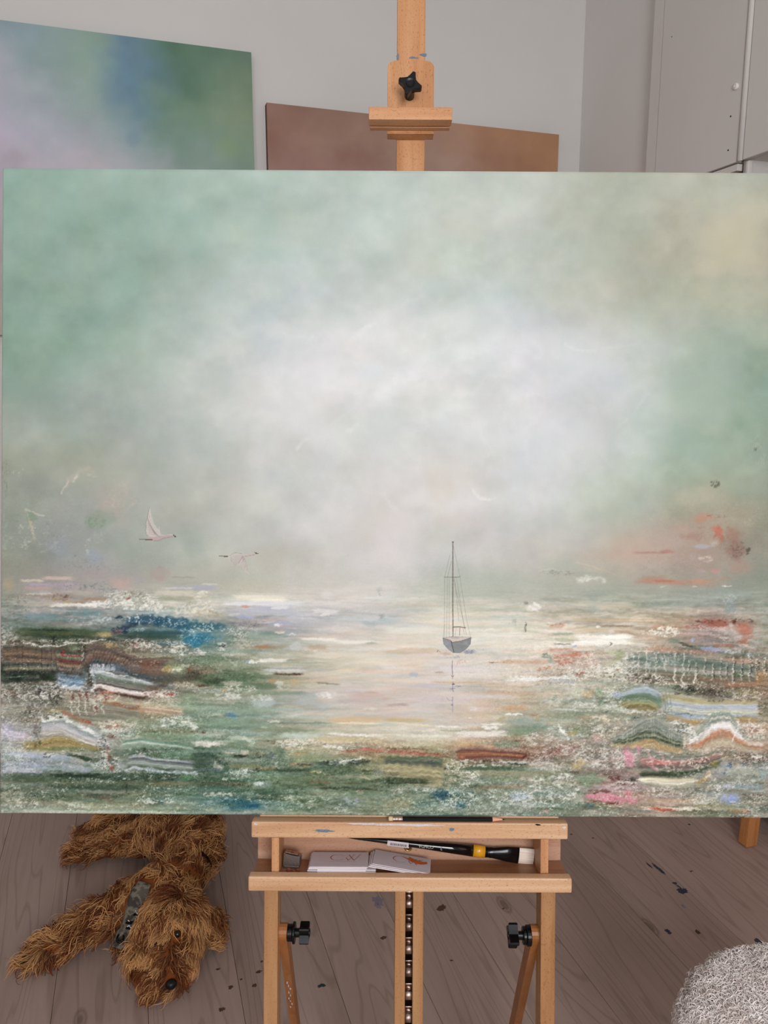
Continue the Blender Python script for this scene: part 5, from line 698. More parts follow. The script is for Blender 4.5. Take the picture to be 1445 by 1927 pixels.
    L([(398,1330),(394,1400),(398,1460),(400,1520)], .9, (88,76,92), .85, .5, 5); L([(385,1490),(400,1500),(412,1490)], 1., (80,70,90), .8); L([(402,1560),(402,1640),(410,1655)], 1., (88,88,122), .85, .4, 7); D(402, 1578, 24, 10, (54,50,62), .95, 4, 3, .36); D(440, 1600, 100, 16, (132,138,170), .8, 5, 2, .48); D(400, 1625, 50, 12, (120,124,160), .7, 4, 2.4, .46)
    L([(402,1710),(402,1870)], .8, (120,118,146), .85, .4, 9); L([(340,1720),(370,1750),(400,1750),(405,1720)], .8, (128,130,168), .7, .4); D(396, 1800, 24, 20, (110,116,160), .8, 4, 4, .44); D(620, 1840, 60, 30, (232,220,210), .7, 4, 3, .48)
    p.frame()

def axis(spans):
    o = []
    for a, b, st in spans: o += list(np.arange(a, b, st))
    return o + [spans[-1][1]]
# ---------------------------------------------------------------- the room
XR, YB, XL, YF, ZC = 1.843, 3.0, -2.6, -1.7, 3.1
fl = box('floor', XL, 2.35, YF, YB, -.10, -.028, M_under, bev=0); tag(fl, kind='structure')
seams = [XL, -2.44, -2.24, -2.04, -1.85, -1.65, -1.45, -1.24, -1.04, -.85, -.65, -.45, -.25, -.045, .158, .378, .57, .76, .946, 1.19, 1.38, 1.572, 1.76, 1.95, 2.15, 2.35]
for a, b in zip(seams[:-1], seams[1:]):
    w = b - a; o = box('plank', -w / 2 + .0004, w / 2 - .0004, YF, YB, -.028, 0, M_floor, fl, .0009, T((a + b) / 2, 0, 0))
def struct(o): return tag(o, kind='structure')
struct(box('wall_back', XL - .12, 2.4, YB, YB + .12, -.1, ZC, M_wall, bev=0)); struct(box('wall_left', XL - .12, XL, YF - .12, YB, -.1, ZC, M_wall, bev=0))
struct(box('wall_right', XR, 2.45, 2.49, YB, -.03, ZC, M_wallr, bev=.002)); struct(box('wall_right', XR, 2.45, YF, .70, -.03, ZC, M_wallr, bev=.002))
struct(box('ceiling', XL - .12, 2.45, YF - .12, YB + .12, ZC, ZC + .1, M_wall, bev=0))
for n, a, b in (('baseboard_back', (XL, XR), (YB - .016, YB)), ('baseboard_left', (XL, XL + .016), (YF, YB - .016)), ('baseboard_right', (XR - .016, XR), (2.49, YB - .016))):
    struct(box(n, a[0], a[1], b[0], b[1], 0, .12, M_cup, bev=.003))
# rear wall with two windows behind the photographer
bm = bmesh.new()
for x0, x1, z0, z1 in ((XL - .12, -2.0, -.1, ZC), (-1.0, -.5, -.1, ZC), (.7, 2.45, -.1, ZC), (-2.0, -1.0, -.1, .85), (-2.0, -1.0, 2.65, ZC), (-.5, .7, -.1, .85), (-.5, .7, 2.65, ZC)):
    add_box(bm, x0, x1, YF - .12, YF, z0, z1)
struct(bm_obj('wall_front', bm, M_wall))
mg = NT('window_glass', .02, .5); mg.b.inputs['Transmission Weight'].default_value = 1.; mg.b.inputs['IOR'].default_value = 1.45; M_glass = mg.base((1, 1, 1))
for i, (x0, x1) in enumerate(((-2.0, -1.0), (-.5, .7))):
    bm = bmesh.new()
    for a, b, c, d in ((x0, x0 + .06, .85, 2.65), (x1 - .06, x1, .85, 2.65), (x0 + .06, x1 - .06, .85, .91), (x0 + .06, x1 - .06, 2.59, 2.65), ((x0 + x1) / 2 - .03, (x0 + x1) / 2 + .03, .91, 2.59)):
        add_box(bm, a, b, YF - .09, YF - .03, c, d)
    w = struct(bm_obj('window_%d' % (i + 1), bm, M_cup)); box('pane', x0 + .06, x1 - .06, YF - .065, YF - .06, .91, 2.59, M_glass, w, 0)

# ---------------------------------------------------------------- built-in cupboards along the right wall
cb = empty('built_in_cupboard', T(2.06, 1.6, 0), 'pale grey painted built-in cupboard with high doors above an open niche, right wall', 'cupboard')
CM = T(-2.06, -1.6, 0)
def cbox(name, x0, x1, y0, y1, z0, z1, mat=M_cup, bev=.0015, parent=None): return box(name, x0, x1, y0, y1, z0, z1, mat, cb if parent is None else parent, bev, CM if parent is None else Matrix.Identity(4))
cbox('back_panel', 2.31, 2.33, .70, 2.49, 0, ZC); cbox('top_panel', 1.83, 2.31, .72, 2.47, ZC - .02, ZC)
cbox('side_panel', 1.83, 2.31, 2.47, 2.49, 0, ZC); cbox('side_panel', 1.83, 2.31, .70, .72, 0, ZC)
for y in (2.02, 1.6, 1.17): cbox('divider', 1.826, 2.31, y - .011, y + .011, 0, ZC - .02)
cbox('filler_strip', 1.803, 1.83, 2.434, 2.49, 0, ZC, bev=.003)
cbox('shelf', 1.83, 2.31, .72, 2.47, 2.052, 2.072); cbox('shelf', 1.83, 2.31, .72, 2.47, 1.50, 1.52)
cbox('shelf_lip', 1.806, 1.826, 2.034, 2.43, 2.026, 2.046); 
for k, (y0, y1) in enumerate(((2.034, 2.430), (1.606, 2.008), (1.182, 1.594), (.72, 1.158))):
    for z0, z1 in ((2.05, ZC - .004), (.06, 1.50)):
        d = cbox('door', 1.80, 1.822, y0, y1, z0, z1, bev=.002)
        if k == 0 and z0 > 1:
            bm = bmesh.new(); Mk = T(1.80, 2.056, 2.272) @ Matrix.Rotation(R(-90), 4, 'Y')
            add_lathe(bm, [(.0085, 0), (.0095, .003), (.009, .006), (.006, .008), (.006, .006), (.0042, .006), (.0042, .0085), (0, .0085)], 24, Mk)
            lk = bm_obj('lock_cylinder', bm, plain('white_lock', (246, 238, 234), .25, .6, 0.), d, smooth=False)
            for y, z in ((2.072, 2.192), (2.072, 2.094), (2.381, 2.535)):
                bm = bmesh.new(); add_lathe(bm, [(0.0026 if z < 2.3 else .0015, 0), (0.0026 if z < 2.3 else .0015, .0012)], 12, T(1.8002, y, z) @ Matrix.Rotation(R(-90), 4, 'Y')); bm_obj('screw_hole', bm, M_black, d)
    if k < 3:
        bm = bmesh.new(); yc = (2.021, 1.600, 1.170)[k]
        add_prism(bm, [(-.011 * math.cos(t), -.011 * math.sin(t)) for t in np.linspace(0, math.pi, 9)], 2.05, ZC - .004, T(1.805, yc, 0) @ Matrix.Rotation(R(-90), 4, 'Z')); bm_obj('round_moulding', bm, M_cup, cb, CM, True)
cbox('bead_moulding', 1.808, 1.826, 1.99, 2.004, 1.52, 2.046, bev=.004)
bx = empty('wooden_box', T(2.0, 2.24, 1.52), 'dark brown wooden box in the open niche below the first high cupboard door', 'box')
box('body', -.15, .15, -.19, .19, 0, .40, plain('dark_walnut', (74, 48, 34), .5, .4, var=.2), bx, .003); box('lid', -.152, .152, -.192, .192, .401, .44, plain('dark_walnut_lid', (66, 42, 30), .45, .4, var=.2), bx, .004)

# ---------------------------------------------------------------- the leaning frame of the easel: x right, y up along the mast, z towards the viewer
LEAN, YAW, ROLL = R(9.9), R(18), R(-.35)
F_ = Vector((math.sin(YAW), math.cos(YAW), 0)); ea = Vector((math.cos(YAW), -math.sin(YAW), 0)); eb = F_ * math.sin(LEAN) + Vector((0, 0, math.cos(LEAN))); ec = -F_ * math.cos(LEAN) + Vector((0, 0, math.sin(LEAN)))
ea, eb = ea * math.cos(ROLL) + eb * math.sin(ROLL), -ea * math.sin(ROLL) + eb * math.cos(ROLL)
O_ = Vector((.39862, 1.09198, 1.19307)); BF = 1.2076
EM = Matrix(((ea.x, eb.x, ec.x, O_.x), (ea.y, eb.y, ec.y, O_.y), (ea.z, eb.z, ec.z, O_.z), (0, 0, 0, 1)))
def on(a, b, c): return EM @ T(a, b, c)
ez = empty('studio_easel', on(0, -BF, 0), 'large beech studio easel with tray and black knobs, holding the seascape', 'easel')
UP = T(0, BF, 0)
def eo(name, parts, mat, parent=None, bev=.0012):
    bm = bmesh.new()
    for p in parts: add_box(bm, *p, bev)
    o = bm_obj(name, bm, mat, ez if parent is None else parent, UP if parent is None else None); return o
# mast, with its smears of blue paint
mast = eo('mast', [(-.0255, .0190, -.44, 1.02, -.046, -.022)], M_wy)
M_smear = plain('blue_grey_paint', (92, 112, 130), .5, .4, var=.35, scale=500); M_smearw = plain('whitish_paint', (196, 190, 192), .6, .3, var=.15, scale=400)
def smear(parent, mat, x, y, z, rx, ry, seed, axis='z', name='paint_smear', thr=.46, M=None):
    """a ragged dab a fraction of a millimetre thick"""
    q = np.random.RandomState(seed); bm = bmesh.new(); n = 22
    for s in range(3):
        ox, oy = (q.rand(2) - .5) * (rx, ry); k = .35 + .5 * q.rand()
        pts = []
        for i in range(n):
            t = 2 * math.pi * i / n; r = k * (.65 + .7 * q.rand() ** 1.3); pts.append((x + ox + rx * r * math.cos(t), y + oy + ry * r * math.sin(t)))
        if axis == 'z': add_prism(bm, pts, z, z + .00025 + .00006 * s)
        else:                                                        # y is the height, lies on a top face
            add_prism(bm, pts, 0, .00025 + .00006 * s, T(0, z, 0) @ Matrix.Rotation(R(90), 4, 'X') @ Matrix.Scale(1, 4))
    return bm_obj(name, bm, mat, parent, M)
smear(mast, M_smear, -.0015, .7175, -.0220, .0060, .0024, 3); smear(mast, M_smear, .0145, .7215, -.0220, .0052, .0034, 4); smear(mast, M_smear, -.0238, .7200, -.0220, .0022, .0055, 5); smear(mast, M_smear, .004, .7170, -.0220, .0040, .0014, 6)
eo('centre_post', [(-.0208, -.0042, -1.19, -.5720, -.034, -.010), (.0075, .0242, -1.19, -.5720, -.034, -.010), (-.0208, .0242, -1.19, -.5720, -.046, -.0342)], M_wpost)
# clamp that holds the canvas from above
bm = bmesh.new(); r = .0105; w0, w1, t0 = -.0403, .0318, .6995
pts = [(w0, .587), (w1, .587)] + [(w1 - r + r * math.cos(t), t0 - r + r * math.sin(t)) for t in np.linspace(0, math.pi / 2, 8)] + [(w0 + r + r * math.cos(t), t0 - r + r * math.sin(t)) for t in np.linspace(math.pi / 2, math.pi, 8)]
add_prism(bm, pts, -.0215, 0.); bmesh.ops.bevel(bm, geom=[e for e in bm.edges if abs(e.verts[0].co.z - e.verts[1].co.z) < 1e-6], offset=.0012, segments=2, affect='EDGES')
bm_obj('sliding_block', bm, M_wy, ez, UP)
eo('clamp_bar', [(-.0682, .0574, .5905, .6093, .0150, .035), (-.0675, .0568, .5935, .6093, .0110, .0150), (-.0670, .0560, .5905, .6093, .0002, .0110)], M_wclamp, bev=.0009)
def star_knob(name, M, r=.0155, n=4, spin=.3, depth=.011, stem=.05, stem_r=.0062, discs=()):
    """clamping knob: a many-pronged head on a threaded stem; z is the axis, head at the far end"""
    bm = bmesh.new(); pts = []
    for k in range(n):
        c = spin + 2 * math.pi * k / n; d = math.pi / n
        pts += [(r * math.cos(c - .13), r * math.sin(c - .13)), (r * 1.03 * math.cos(c), r * 1.03 * math.sin(c)), (r * math.cos(c + .13), r * math.sin(c + .13)),
                (.66 * r * math.cos(c + .42), .66 * r * math.sin(c + .42)), (.50 * r * math.cos(c + d), .50 * r * math.sin(c + d)), (.66 * r * math.cos(c + 2 * d - .42), .66 * r * math.sin(c + 2 * d - .42))]
    add_prism(bm, pts, stem - depth, stem)
    bmesh.ops.bevel(bm, geom=[e for e in bm.edges if abs(e.verts[0].co.z - e.verts[1].co.z) < 1e-6], offset=.0009, segments=2, affect='EDGES')
    add_lathe(bm, [(stem_r, 0), (stem_r, stem - depth), (stem_r * .9, stem + .0012), (stem_r * .55, stem + .0004), (0, stem + .0004)], 20)
    for rr, z0, z1 in discs: add_lathe(bm, [(rr * .94, z0), (rr, z0 + .001), (rr, z1 - .001), (rr * .94, z1)], 26)
    for v in bm.verts: v.co = M @ v.co
    o = bm_obj(name, bm, M_black, ez, UP); tag(o, 'black star-shaped clamping knob'); return o
star_knob('clamp_knob', T(-.0062, .6445, 0), r=.0180, spin=1.22, stem=.037, stem_r=.0075)
# ledge that carries the canvas, with the open tray under it
eo('ledge', [(-.2430, .2445, -.5030, -.4783, -.0100, .0120), (-.2340, .2360, -.5030, -.4760, -.0600, -.0102)], M_wx, bev=.0022)
lg = ez.children[-1]
for (x, y, rx, ry, s, mt) in ((-.125, -.4915, .020, .0022, 11, M_smear), (-.065, -.4805, .030, .0016, 12, M_smearw), (.0, -.4815, .045, .0020, 13, M_smearw), (.066, -.489, .005, .0030, 14, M_smear), (.236, -.483, .006, .0032, 15, M_smearw), (.2, -.4800, .006, .0012, 16, M_black), (-.236, -.481, .004, .0020, 17, M_smearw)):
    smear(lg, mt, x, y, .0120, rx, ry, s)
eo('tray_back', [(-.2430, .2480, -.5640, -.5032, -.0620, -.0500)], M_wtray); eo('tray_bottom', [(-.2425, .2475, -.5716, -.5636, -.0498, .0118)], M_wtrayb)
eo('tray_front_rail', [(-.2442, .2468, -.5765, -.5544, .0120, .0300)], M_wx, bev=.0022)
eo('tray_divider', [(-.2118, -.2003, -.5634, -.5034, -.0498, .0105)], M_wy, bev=.0008); eo('tray_divider', [(.2028, .2151, -.5634, -.5034, -.0498, .0105)], M_wy, bev=.0008)
# screw eye in the back of the tray
bm = bmesh.new(); n1, n2 = 20, 8; ring = [[bm.verts.new((.0007 + (.0048 + .0013 * math.cos(2 * math.pi * j / n2)) * math.cos(2 * math.pi * i / n1), -.5425 + (.0048 + .0013 * math.cos(2 * math.pi * j / n2)) * math.sin(2 * math.pi * i / n1), -.0455 + .0013 * math.sin(2 * math.pi * j / n2))) for j in range(n2)] for i in range(n1)]
for i in range(n1):
    for j in range(n2): bm.faces.new((ring[i][j], ring[(i + 1) % n1][j], ring[(i + 1) % n1][(j + 1) % n2], ring[i][(j + 1) % n2]))
add_lathe(bm, [(.0030, -.0500), (.0030, -.0462), (.0018, -.0440), (0, -.0440)], 16, T(.0007, -.5425, 0)); tag(bm_obj('screw_eye', bm, M_brass, ez, UP, True), 'brass screw eye')
# posts, rear legs, base
for x0, x1 in ((-.2244, -.2029), (.2063, .2286)):
    eo('front_post', [(x0, x1, -1.175, -.5720, -.0165, 0.), (x0 + .0008, x1 - .0008, -1.175, -.5720, -.0185, -.0165), (x0, x1, -1.175, -.5720, -.0370, -.0185)], M_wpost, bev=.0009)
dn = Vector((0, -.839, -.543)).normalized()
for x, s in ((-.1966, 1), (.2006, -1)):
    Rm = Matrix.Rotation(math.atan2(-dn.z, -dn.y), 4, 'X'); bm = bmesh.new()
    prof = [(.013 * math.cos(t), .013 * math.sin(t)) for t in np.linspace(0, math.pi, 9)] + [(-.013, -.655), (.013, -.655)]
    add_prism(bm, [(p[1], -p[0]) for p in prof], -.0064, .0064, Matrix(((0, 0, 1, 0), (1, 0, 0, 0), (0, 1, 0, 0), (0, 0, 0, 1))))
    for v in bm.verts: v.co = T(x, -.6660, -.022) @ Rm @ v.co
    lgm = bm_obj('rear_leg', bm, M_wdark, ez, UP)
    if s == 1:
        for k in range(9): smear(lgm, M_smearw, x + .0010 * ((k * 7) % 5 - 2), 0, .0131, .0012, .004, 40 + k, M=T(0, -.6660, -.022) @ T(0, 0, 0) @ Rm @ T(0, -.135 - .0105 * k, 0))
star_knob('side_knob', T(-.1903, -.6667, -.020) @ Matrix.Rotation(R(90), 4, 'Y'), r=.0165, spin=.78, stem=.0345, depth=.0150, stem_r=.0068, discs=((.0128, 0, .0085), (.0163, .0085, .0125)))
star_knob('side_knob', T(.1942, -.6690, -.020) @ Matrix.Rotation(R(-90), 4, 'Y'), r=.0205, spin=1.45, stem=.0350, depth=.0140, stem_r=.0066, discs=((.0155, 0, .0070), (.0135, .0070, .0125)))
eo('base_rail', [(-.24, .245, -1.200, -1.160, -.0560, -.0375)], M_wx)
# toothed ratchet strip in the slot of the centre post
bm = bmesh.new(); add_box(bm, -.0041, .0074, -1.15, -.574, -.0340, -.0300); rk = bm_obj('ratchet_strip', bm, M_dkmetal, ez, UP)
tooth = None
for k in range(15):
    if tooth is None:
        bm = bmesh.new(); prof = [(0, -.0115), (-.0010, -.0105), (-.0026, -.0112), (-.0048, -.0165), (-.0085, -.0212), (-.0122, -.0222), (-.0150, -.0190), (-.0156, -.0150), (-.0262, -.0125), (-.0276, -.0135), (-.0290, -.0180), (-.0300, -.0230)]
        xs_ = (-.0037, -.0030, .0063, .0070); vv = [[bm.verts.new((x, y, z - (.0010 if i in (0, 3) else 0))) for i, x in enumerate(xs_)] for y, z in prof]
        for p, q in zip(vv[:-1], vv[1:]):
            for i in range(3): bm.faces.new((p[i], p[i + 1], q[i + 1], q[i]))
        bmesh.ops.solidify(bm, geom=bm.faces[:], thickness=.0007)
        tooth = bm_obj('ratchet_tooth', bm, M_ratchet, ez, UP @ T(0, -.5960, 0), True)
    else:
        c = tooth.copy(); COL.objects.link(c); c.matrix_local = UP @ T(0, -.5960 - .0362 * k, 0)

# ---------------------------------------------------------------- the seascape canvas
PX = 1.27 / 1541.; PY = (.5293 + .4723) / 1215.5                      # one sheet unit in metres
cv = empty('seascape_painting', on(-.0015, -.4723, 0), 'big seascape canvas on the easel: sailing boat, two swans, misty green sky', 'painting')
cxs = axis([(0, 240, 1.5), (240, 500, 1.15), (500, 822, 1.6), (822, 900, .75), (900, 1447, 1.45), (1447, 1541, 5)]); cys = axis([(320, 940, 3.2), (940, 1535.5, 1.28)])
pt = Paint(np.array(cxs) + .0, np.array(cys)); paint_seascape(pt)
nx, ny = len(cxs), len(cys)
Xg = np.broadcast_to((np.array(cxs) - 772.) * PX + .0015, (ny, nx)); Yg = np.broadcast_to(((1535.5 - np.array(cys)) * PY)[:, None], (ny, nx))
edge = np.minimum(np.minimum(np.arange(nx), np.arange(nx)[::-1])[None, :], np.minimum(np.arange(ny), np.arange(ny)[::-1])[:, None]); Hh = np.clip(pt.H, -1.5, 3.2) * .00042 * (edge > 1) - .0012 * (edge < 1)
V = np.stack([Xg + 0 * Hh, Yg + 0 * Hh, Hh], -1).reshape(-1, 3); I = np.arange(nx * ny).reshape(ny, nx)
Fq = np.stack([I[1:, :-1], I[1:, 1:], I[:-1, 1:], I[:-1, :-1]], -1).reshape(-1, 4)
LIGHT_ON_CANVAS = 1.23                                                # albedo = colour seen under the studio light, so divide that light out
mp = NT('oil_and_acrylic_paint', .6, .25); at = mp.n('VertexColor', layer_name='Col'); 
wv = mp.noise(mp.coord((900, 900, 900)), 1., 2, .6); mp.bump(wv, .16, .0004); M_paint = mp.base(mp.mix(.10, at.outputs['Color'], mp.ramp(wv, [(.3, (.45, .45, .45)), (.7, (.9, .9, .9))]), 'OVERLAY'))
colr = np.clip(lin(np.clip(pt.C, 3, 252)) / LIGHT_ON_CANVAS, .002, .93).reshape(-1, 3)
np_mesh('painted_canvas', V, Fq, M_paint, cv, col=colr)
del pt
M_side = plain('canvas_edge_paint', (136, 160, 144), .7, .2, var=.12, scale=60); M_pine = plain('stretcher_pine', (206, 176, 132), .6, .3, var=.1); Wc, Hc = (1541 - 772) * PX + .0015, 1215.5 * PY; Wl = -772 * PX + .0015
bm = bmesh.new(); e = .0006
for x0, x1, y0, y1 in ((Wl, Wl + .003, 0, Hc), (Wc - .003, Wc, 0, Hc), (Wl + .003, Wc - .003, 0, .003), (Wl + .003, Wc - .003, Hc - .003, Hc)): add_box(bm, x0, x1, y0, y1, -.018, -.0012)
bm_obj('canvas_edge', bm, M_side, cv)
bm = bmesh.new()
for x0, x1, y0, y1 in ((Wl + .003, Wl + .045, .003, Hc - .003), (Wc - .045, Wc - .003, .003, Hc - .003), (Wl + .045, Wc - .045, .003, .045), (Wl + .045, Wc - .045, Hc - .045, Hc - .003)): add_box(bm, x0, x1, y0, y1, -.0178, -.004)
bm_obj('stretcher_frame', bm, M_pine, cv); box('canvas_back', Wl + .003, Wc - .003, .003, Hc - .003, -.0035, -.0022, plain('raw_cotton_canvas', (222, 212, 192), .9, .1), cv, 0)

# ---------------------------------------------------------------- two more paintings on the back wall
def small_sheet(name, M, w, h, label, fn, thick=.035, n=(150, 110), E=.55, side=(120, 120, 120)):
    t = empty(name, M, label, 'painting'); xs = np.linspace(0, 1000 * w, n[0]); ys = np.linspace(0, 1000 * h, n[1]); p = Paint(xs, ys); fn(p)
    V = np.stack([np.broadcast_to(xs / 1000 - w / 2, (n[1], n[0])), np.full((n[1], n[0]), -thick), np.broadcast_to((h - ys / 1000)[:, None], (n[1], n[0]))], -1).reshape(-1, 3)
    I = np.arange(n[0] * n[1]).reshape(n[1], n[0]); F = np.stack([I[1:, :-1], I[1:, 1:], I[:-1, 1:], I[:-1, :-1]], -1).reshape(-1, 4)
    np_mesh('painted_canvas', V, F, M_paint, t, col=np.clip(lin(np.clip(p.C, 3, 252)) / E, .003, .9).reshape(-1, 3))
    box('stretcher', -w / 2, w / 2, -thick + .0006, 0, 0, h, plain(name + '_edge', side, .7, .2), t, 0); return t
def grid_fill(p, gx, gy, G, warp, seed, blur=3):
    p.base(gx, gy, np.array(G, float), blur=blur, warp=warp, seed=seed); X = np.broadcast_to(p.xs[None, :], p.H.shape); Y = np.broadcast_to(p.ys[:, None], p.H.shape)
    n = fbm(X / 150, Y / 120, seed + 9, 5, .55) - .5; p.C += (26 * n)[..., None]
def cloud_blue(p):                                                      # only its right half shows
    gx = [0, 500, 730, 880, 1040, 1190, 1340, 1560]; gy = [0, 110, 230, 340, 450, 620, 1010]
    G = [[(150,156,170),(146,154,166),(136,150,160),(118,142,150),(120,146,130),(92,124,144),(82,118,96),(88,116,96)],
         [(150,150,165),(150,152,166),(150,150,164),(124,146,150),(122,150,136),(88,124,148),(84,116,100),(100,124,98)],
         [(160,150,165),(158,150,166),(156,150,170),(140,150,160),(128,150,146),(104,136,148),(96,128,106),(114,134,106)],
         [(165,155,168),(165,155,170),(166,154,176),(152,154,170),(146,152,160),(130,148,152),(106,134,122),(106,132,110)],
         [(160,150,160),(160,148,162),(158,148,160),(164,156,168),(162,156,164),(150,152,158),(126,142,140),(102,130,116)],
         [(160,150,150),(160,150,155),(158,148,152),(160,152,156),(155,150,152),(146,146,148),(130,140,136),(110,130,118)],
         [(150,140,130),(150,140,130),(150,140,130),(150,140,130),(140,140,130),(140,140,130),(130,135,125),(115,125,115)]]
    grid_fill(p, gx, gy, G, 60, 201)
    g = p.C.mean(-1, keepdims=True); p.C += (g - p.C) * .20
    for a in ((1120, 200, 70, 90, (92,118,138), .4), (1180, 330, 40, 50, (92,118,136), .4), (1150, 60, 60, 30, (96,120,138), .4), (860, 190, 80, 50, (164,172,176), .4), (900, 430, 120, 40, (168,160,172), .4), (1500, 330, 70, 60, (122,140,104), .5), (1380, 120, 100, 60, (78,112,90), .4), (800, 420, 60, 40, (150,138,152), .45)):
        p.blob(*a, .9, .5)
def cloud_brown(p):
    gx = [0, 300, 600, 900, 1200]; gy = [0, 120, 240, 500, 920]
    grid_fill(p, gx, gy, [[(134,104,92),(140,112,98),(150,118,102),(156,118,92),(158,120,92)], [(132,98,86),(142,114,102),(146,120,108),(152,116,96),(158,118,90)], [(140,112,106),(136,104,96),(150,124,114),(144,110,98),(150,110,88)], [(150,120,110)] * 5, [(140,110,100)] * 5], 70, 231)
    p.blob(350, 150, 160, 50, (126,92,80), .5, .9, .5); p.blob(700, 140, 150, 60, (156,132,122), .4, .9, .5)
small_sheet('cloud_painting', T(-.336, YB - .002, 1.541), 1.6, 1.0, 'large blue and green cloud painting on the back wall, upper left', cloud_blue, E=.63, side=(96, 124, 112))
small_sheet('brown_painting', T(1.117, YB - .002, 1.445), 1.205, .935, 'smaller dusty brown painting on the back wall behind the easel mast', cloud_brown, E=.70, side=(116, 88, 70))

# ---------------------------------------------------------------- things in the tray
def font_mesh(txt, size, thick=.0001):
    c = bpy.data.curves.new('lettering', 'FONT'); c.body = txt; c.size = size; c.align_x = 'CENTER'; c.align_y = 'CENTER'; c.extrude = thick; c.resolution_u = 2
    o = bpy.data.objects.new('lettering', c); COL.objects.link(o); dg = bpy.context.evaluated_depsgraph_get(); me = bpy.data.meshes.new_from_object(o.evaluated_get(dg)); bpy.data.objects.remove(o); bpy.data.curves.remove(c); return me
pn = empty('pencil', on(.0588, -.4783 + .0037, .0062) @ Matrix.Rotation(R(90), 4, 'Y'), 'black pencil with pink-white eraser lying along the ledge under the canvas', 'pencil')
def hexa(bm, r, z0, z1): add_prism(bm, [(r * math.cos(math.pi / 3 * k + .5), r * math.sin(math.pi / 3 * k + .5)) for k in range(6)], z0, z1)
bm = bmesh.new(); hexa(bm, .0037, -.0690, .0700); bm_obj('barrel', bm, M_black, pn)
bm = bmesh.new(); add_lathe(bm, [(.0035, .0700), (.0011, .0855)], 18); bm_obj('sharpened_wood', bm, plain('pencil_wood', (214, 150, 122), .6), pn)
bm = bmesh.new(); add_lathe(bm, [(.0011, .0855), (.0001, .0905)], 12); bm_obj('lead', bm, M_black, pn)
bm = bmesh.new(); add_lathe(bm, [(.0036, -.0840), (.0039, -.0835), (.0036, -.0815), (.0039, -.0790), (.0036, -.0765), (.0039, -.0740), (.0036, -.0715), (.0039, -.0690)], 18); bm_obj('ferrule', bm, M_ratchet, pn)
bm = bmesh.new(); add_lathe(bm, [(.0034, -.0840), (.0035, -.0895), (.0026, -.0905), (0, -.0905)], 18); bm_obj('eraser', bm, plain('pale_eraser', (206, 180, 140), .7), pn)

b0 = Vector((-.1045, -.5216, -.0385)); b1 = Vector((.2040, -.5535, -.0385)); dv = b1 - b0; LB = dv.length; ang = math.atan2(dv.y, dv.x)
br = empty('flat_brush', on(b0.x, b0.y, b0.z) @ Matrix.Rotation(ang, 4, 'Z'), 'large flat paintbrush, glossy black with yellow band and white bristles, lying in the tray', 'paintbrush')
def loft(bm, secs, n=20):
    """secs: (x, half height, half depth, y shift)"""
    rr = [[bm.verts.new((x, dy + hy * math.cos(2 * math.pi * k / n), hz * math.sin(2 * math.pi * k / n))) for k in range(n)] for x, hy, hz, dy in secs]
    for p, q in zip(rr[:-1], rr[1:]):
        for k in range(n): bm.faces.new((p[k], p[(k + 1) % n], q[(k + 1) % n], q[k]))
    bm.faces.new(rr[0][::-1]); bm.faces.new(rr[-1])
M_gloss = plain('black_lacquer', (10, 11, 12), .12, .6, var=.1)
bm = bmesh.new(); loft(bm, [(0, .0012, .0012, 0), (.02, .0026, .0026, 0), (.07, .0040, .0040, 0), (.13, .0058, .0056, 0), (.17, .0078, .0070, 0), (.2100, .0096, .0078, 0)]); hd = bm_obj('handle', bm, M_gloss, br, smooth=True)
bm = bmesh.new(); loft(bm, [(.2100, .0099, .0080, 0), (.2290, .0092, .0074, 0)]); bm_obj('yellow_band', bm, plain('yellow_enamel', (214, 150, 34), .25, .5, var=.05), br, smooth=True)
bm = bmesh.new(); loft(bm, [(.2290, .0086, .0072, 0), (.2360, .0080, .0068, 0), (.2370, .0086, .0070, 0), (.2420, .0084, .0066, 0), (.2640, .0118, .0046, 0), (.2840, .0132, .0040, 0)]); bm_obj('ferrule', bm, plain('black_ferrule', (18, 18, 20), .22, .6, .3), br, smooth=True)
mb = NT('white_bristles', .6, .3); sb = mb.noise(mb.coord((8, 900, 900)), 1., 2); mb.bump(sb, .5, .0008); Mbr = mb.base(mb.ramp(sb, [(.3, tuple(lin((206, 186, 170)))), (.7, tuple(lin((236, 220, 206))))]))
bm = bmesh.new(); loft(bm, [(.2838, .0126, .0036, 0), (.2980, .0130, .0032, 0), (.3082, .0130, .0026, 0)]); bm_obj('bristles', bm, Mbr, br)
bm = bmesh.new(); add_box(bm, .072, .1060, -.0040, .0042, .0046, .0049); lb = bm_obj('barcode_label', bm, M_white, br); lb.rotation_euler = (0, R(-1.5), 0); tag(lb, 'white price label with barcode')
bm = bmesh.new(); x = .0765
for k in range(19):
    w = (.0005, .0009, .0004, .0012)[(k * 7) % 4]; add_box(bm, x, x + w, -.0028, .0010, .0049, .00496); x += w + .0007
bm_obj('barcode', bm, M_black, lb)
for txt, x, s in (('CONDA', .1340, .0066), ('2', .1585, .0075)):
    o = link('lettering', font_mesh(txt, s), plain('silver_lettering', (170, 170, 165), .4), hd, T(x, .0008, .0062 if x < .15 else .0070) @ Matrix.Rotation(R(180), 4, 'Z'))

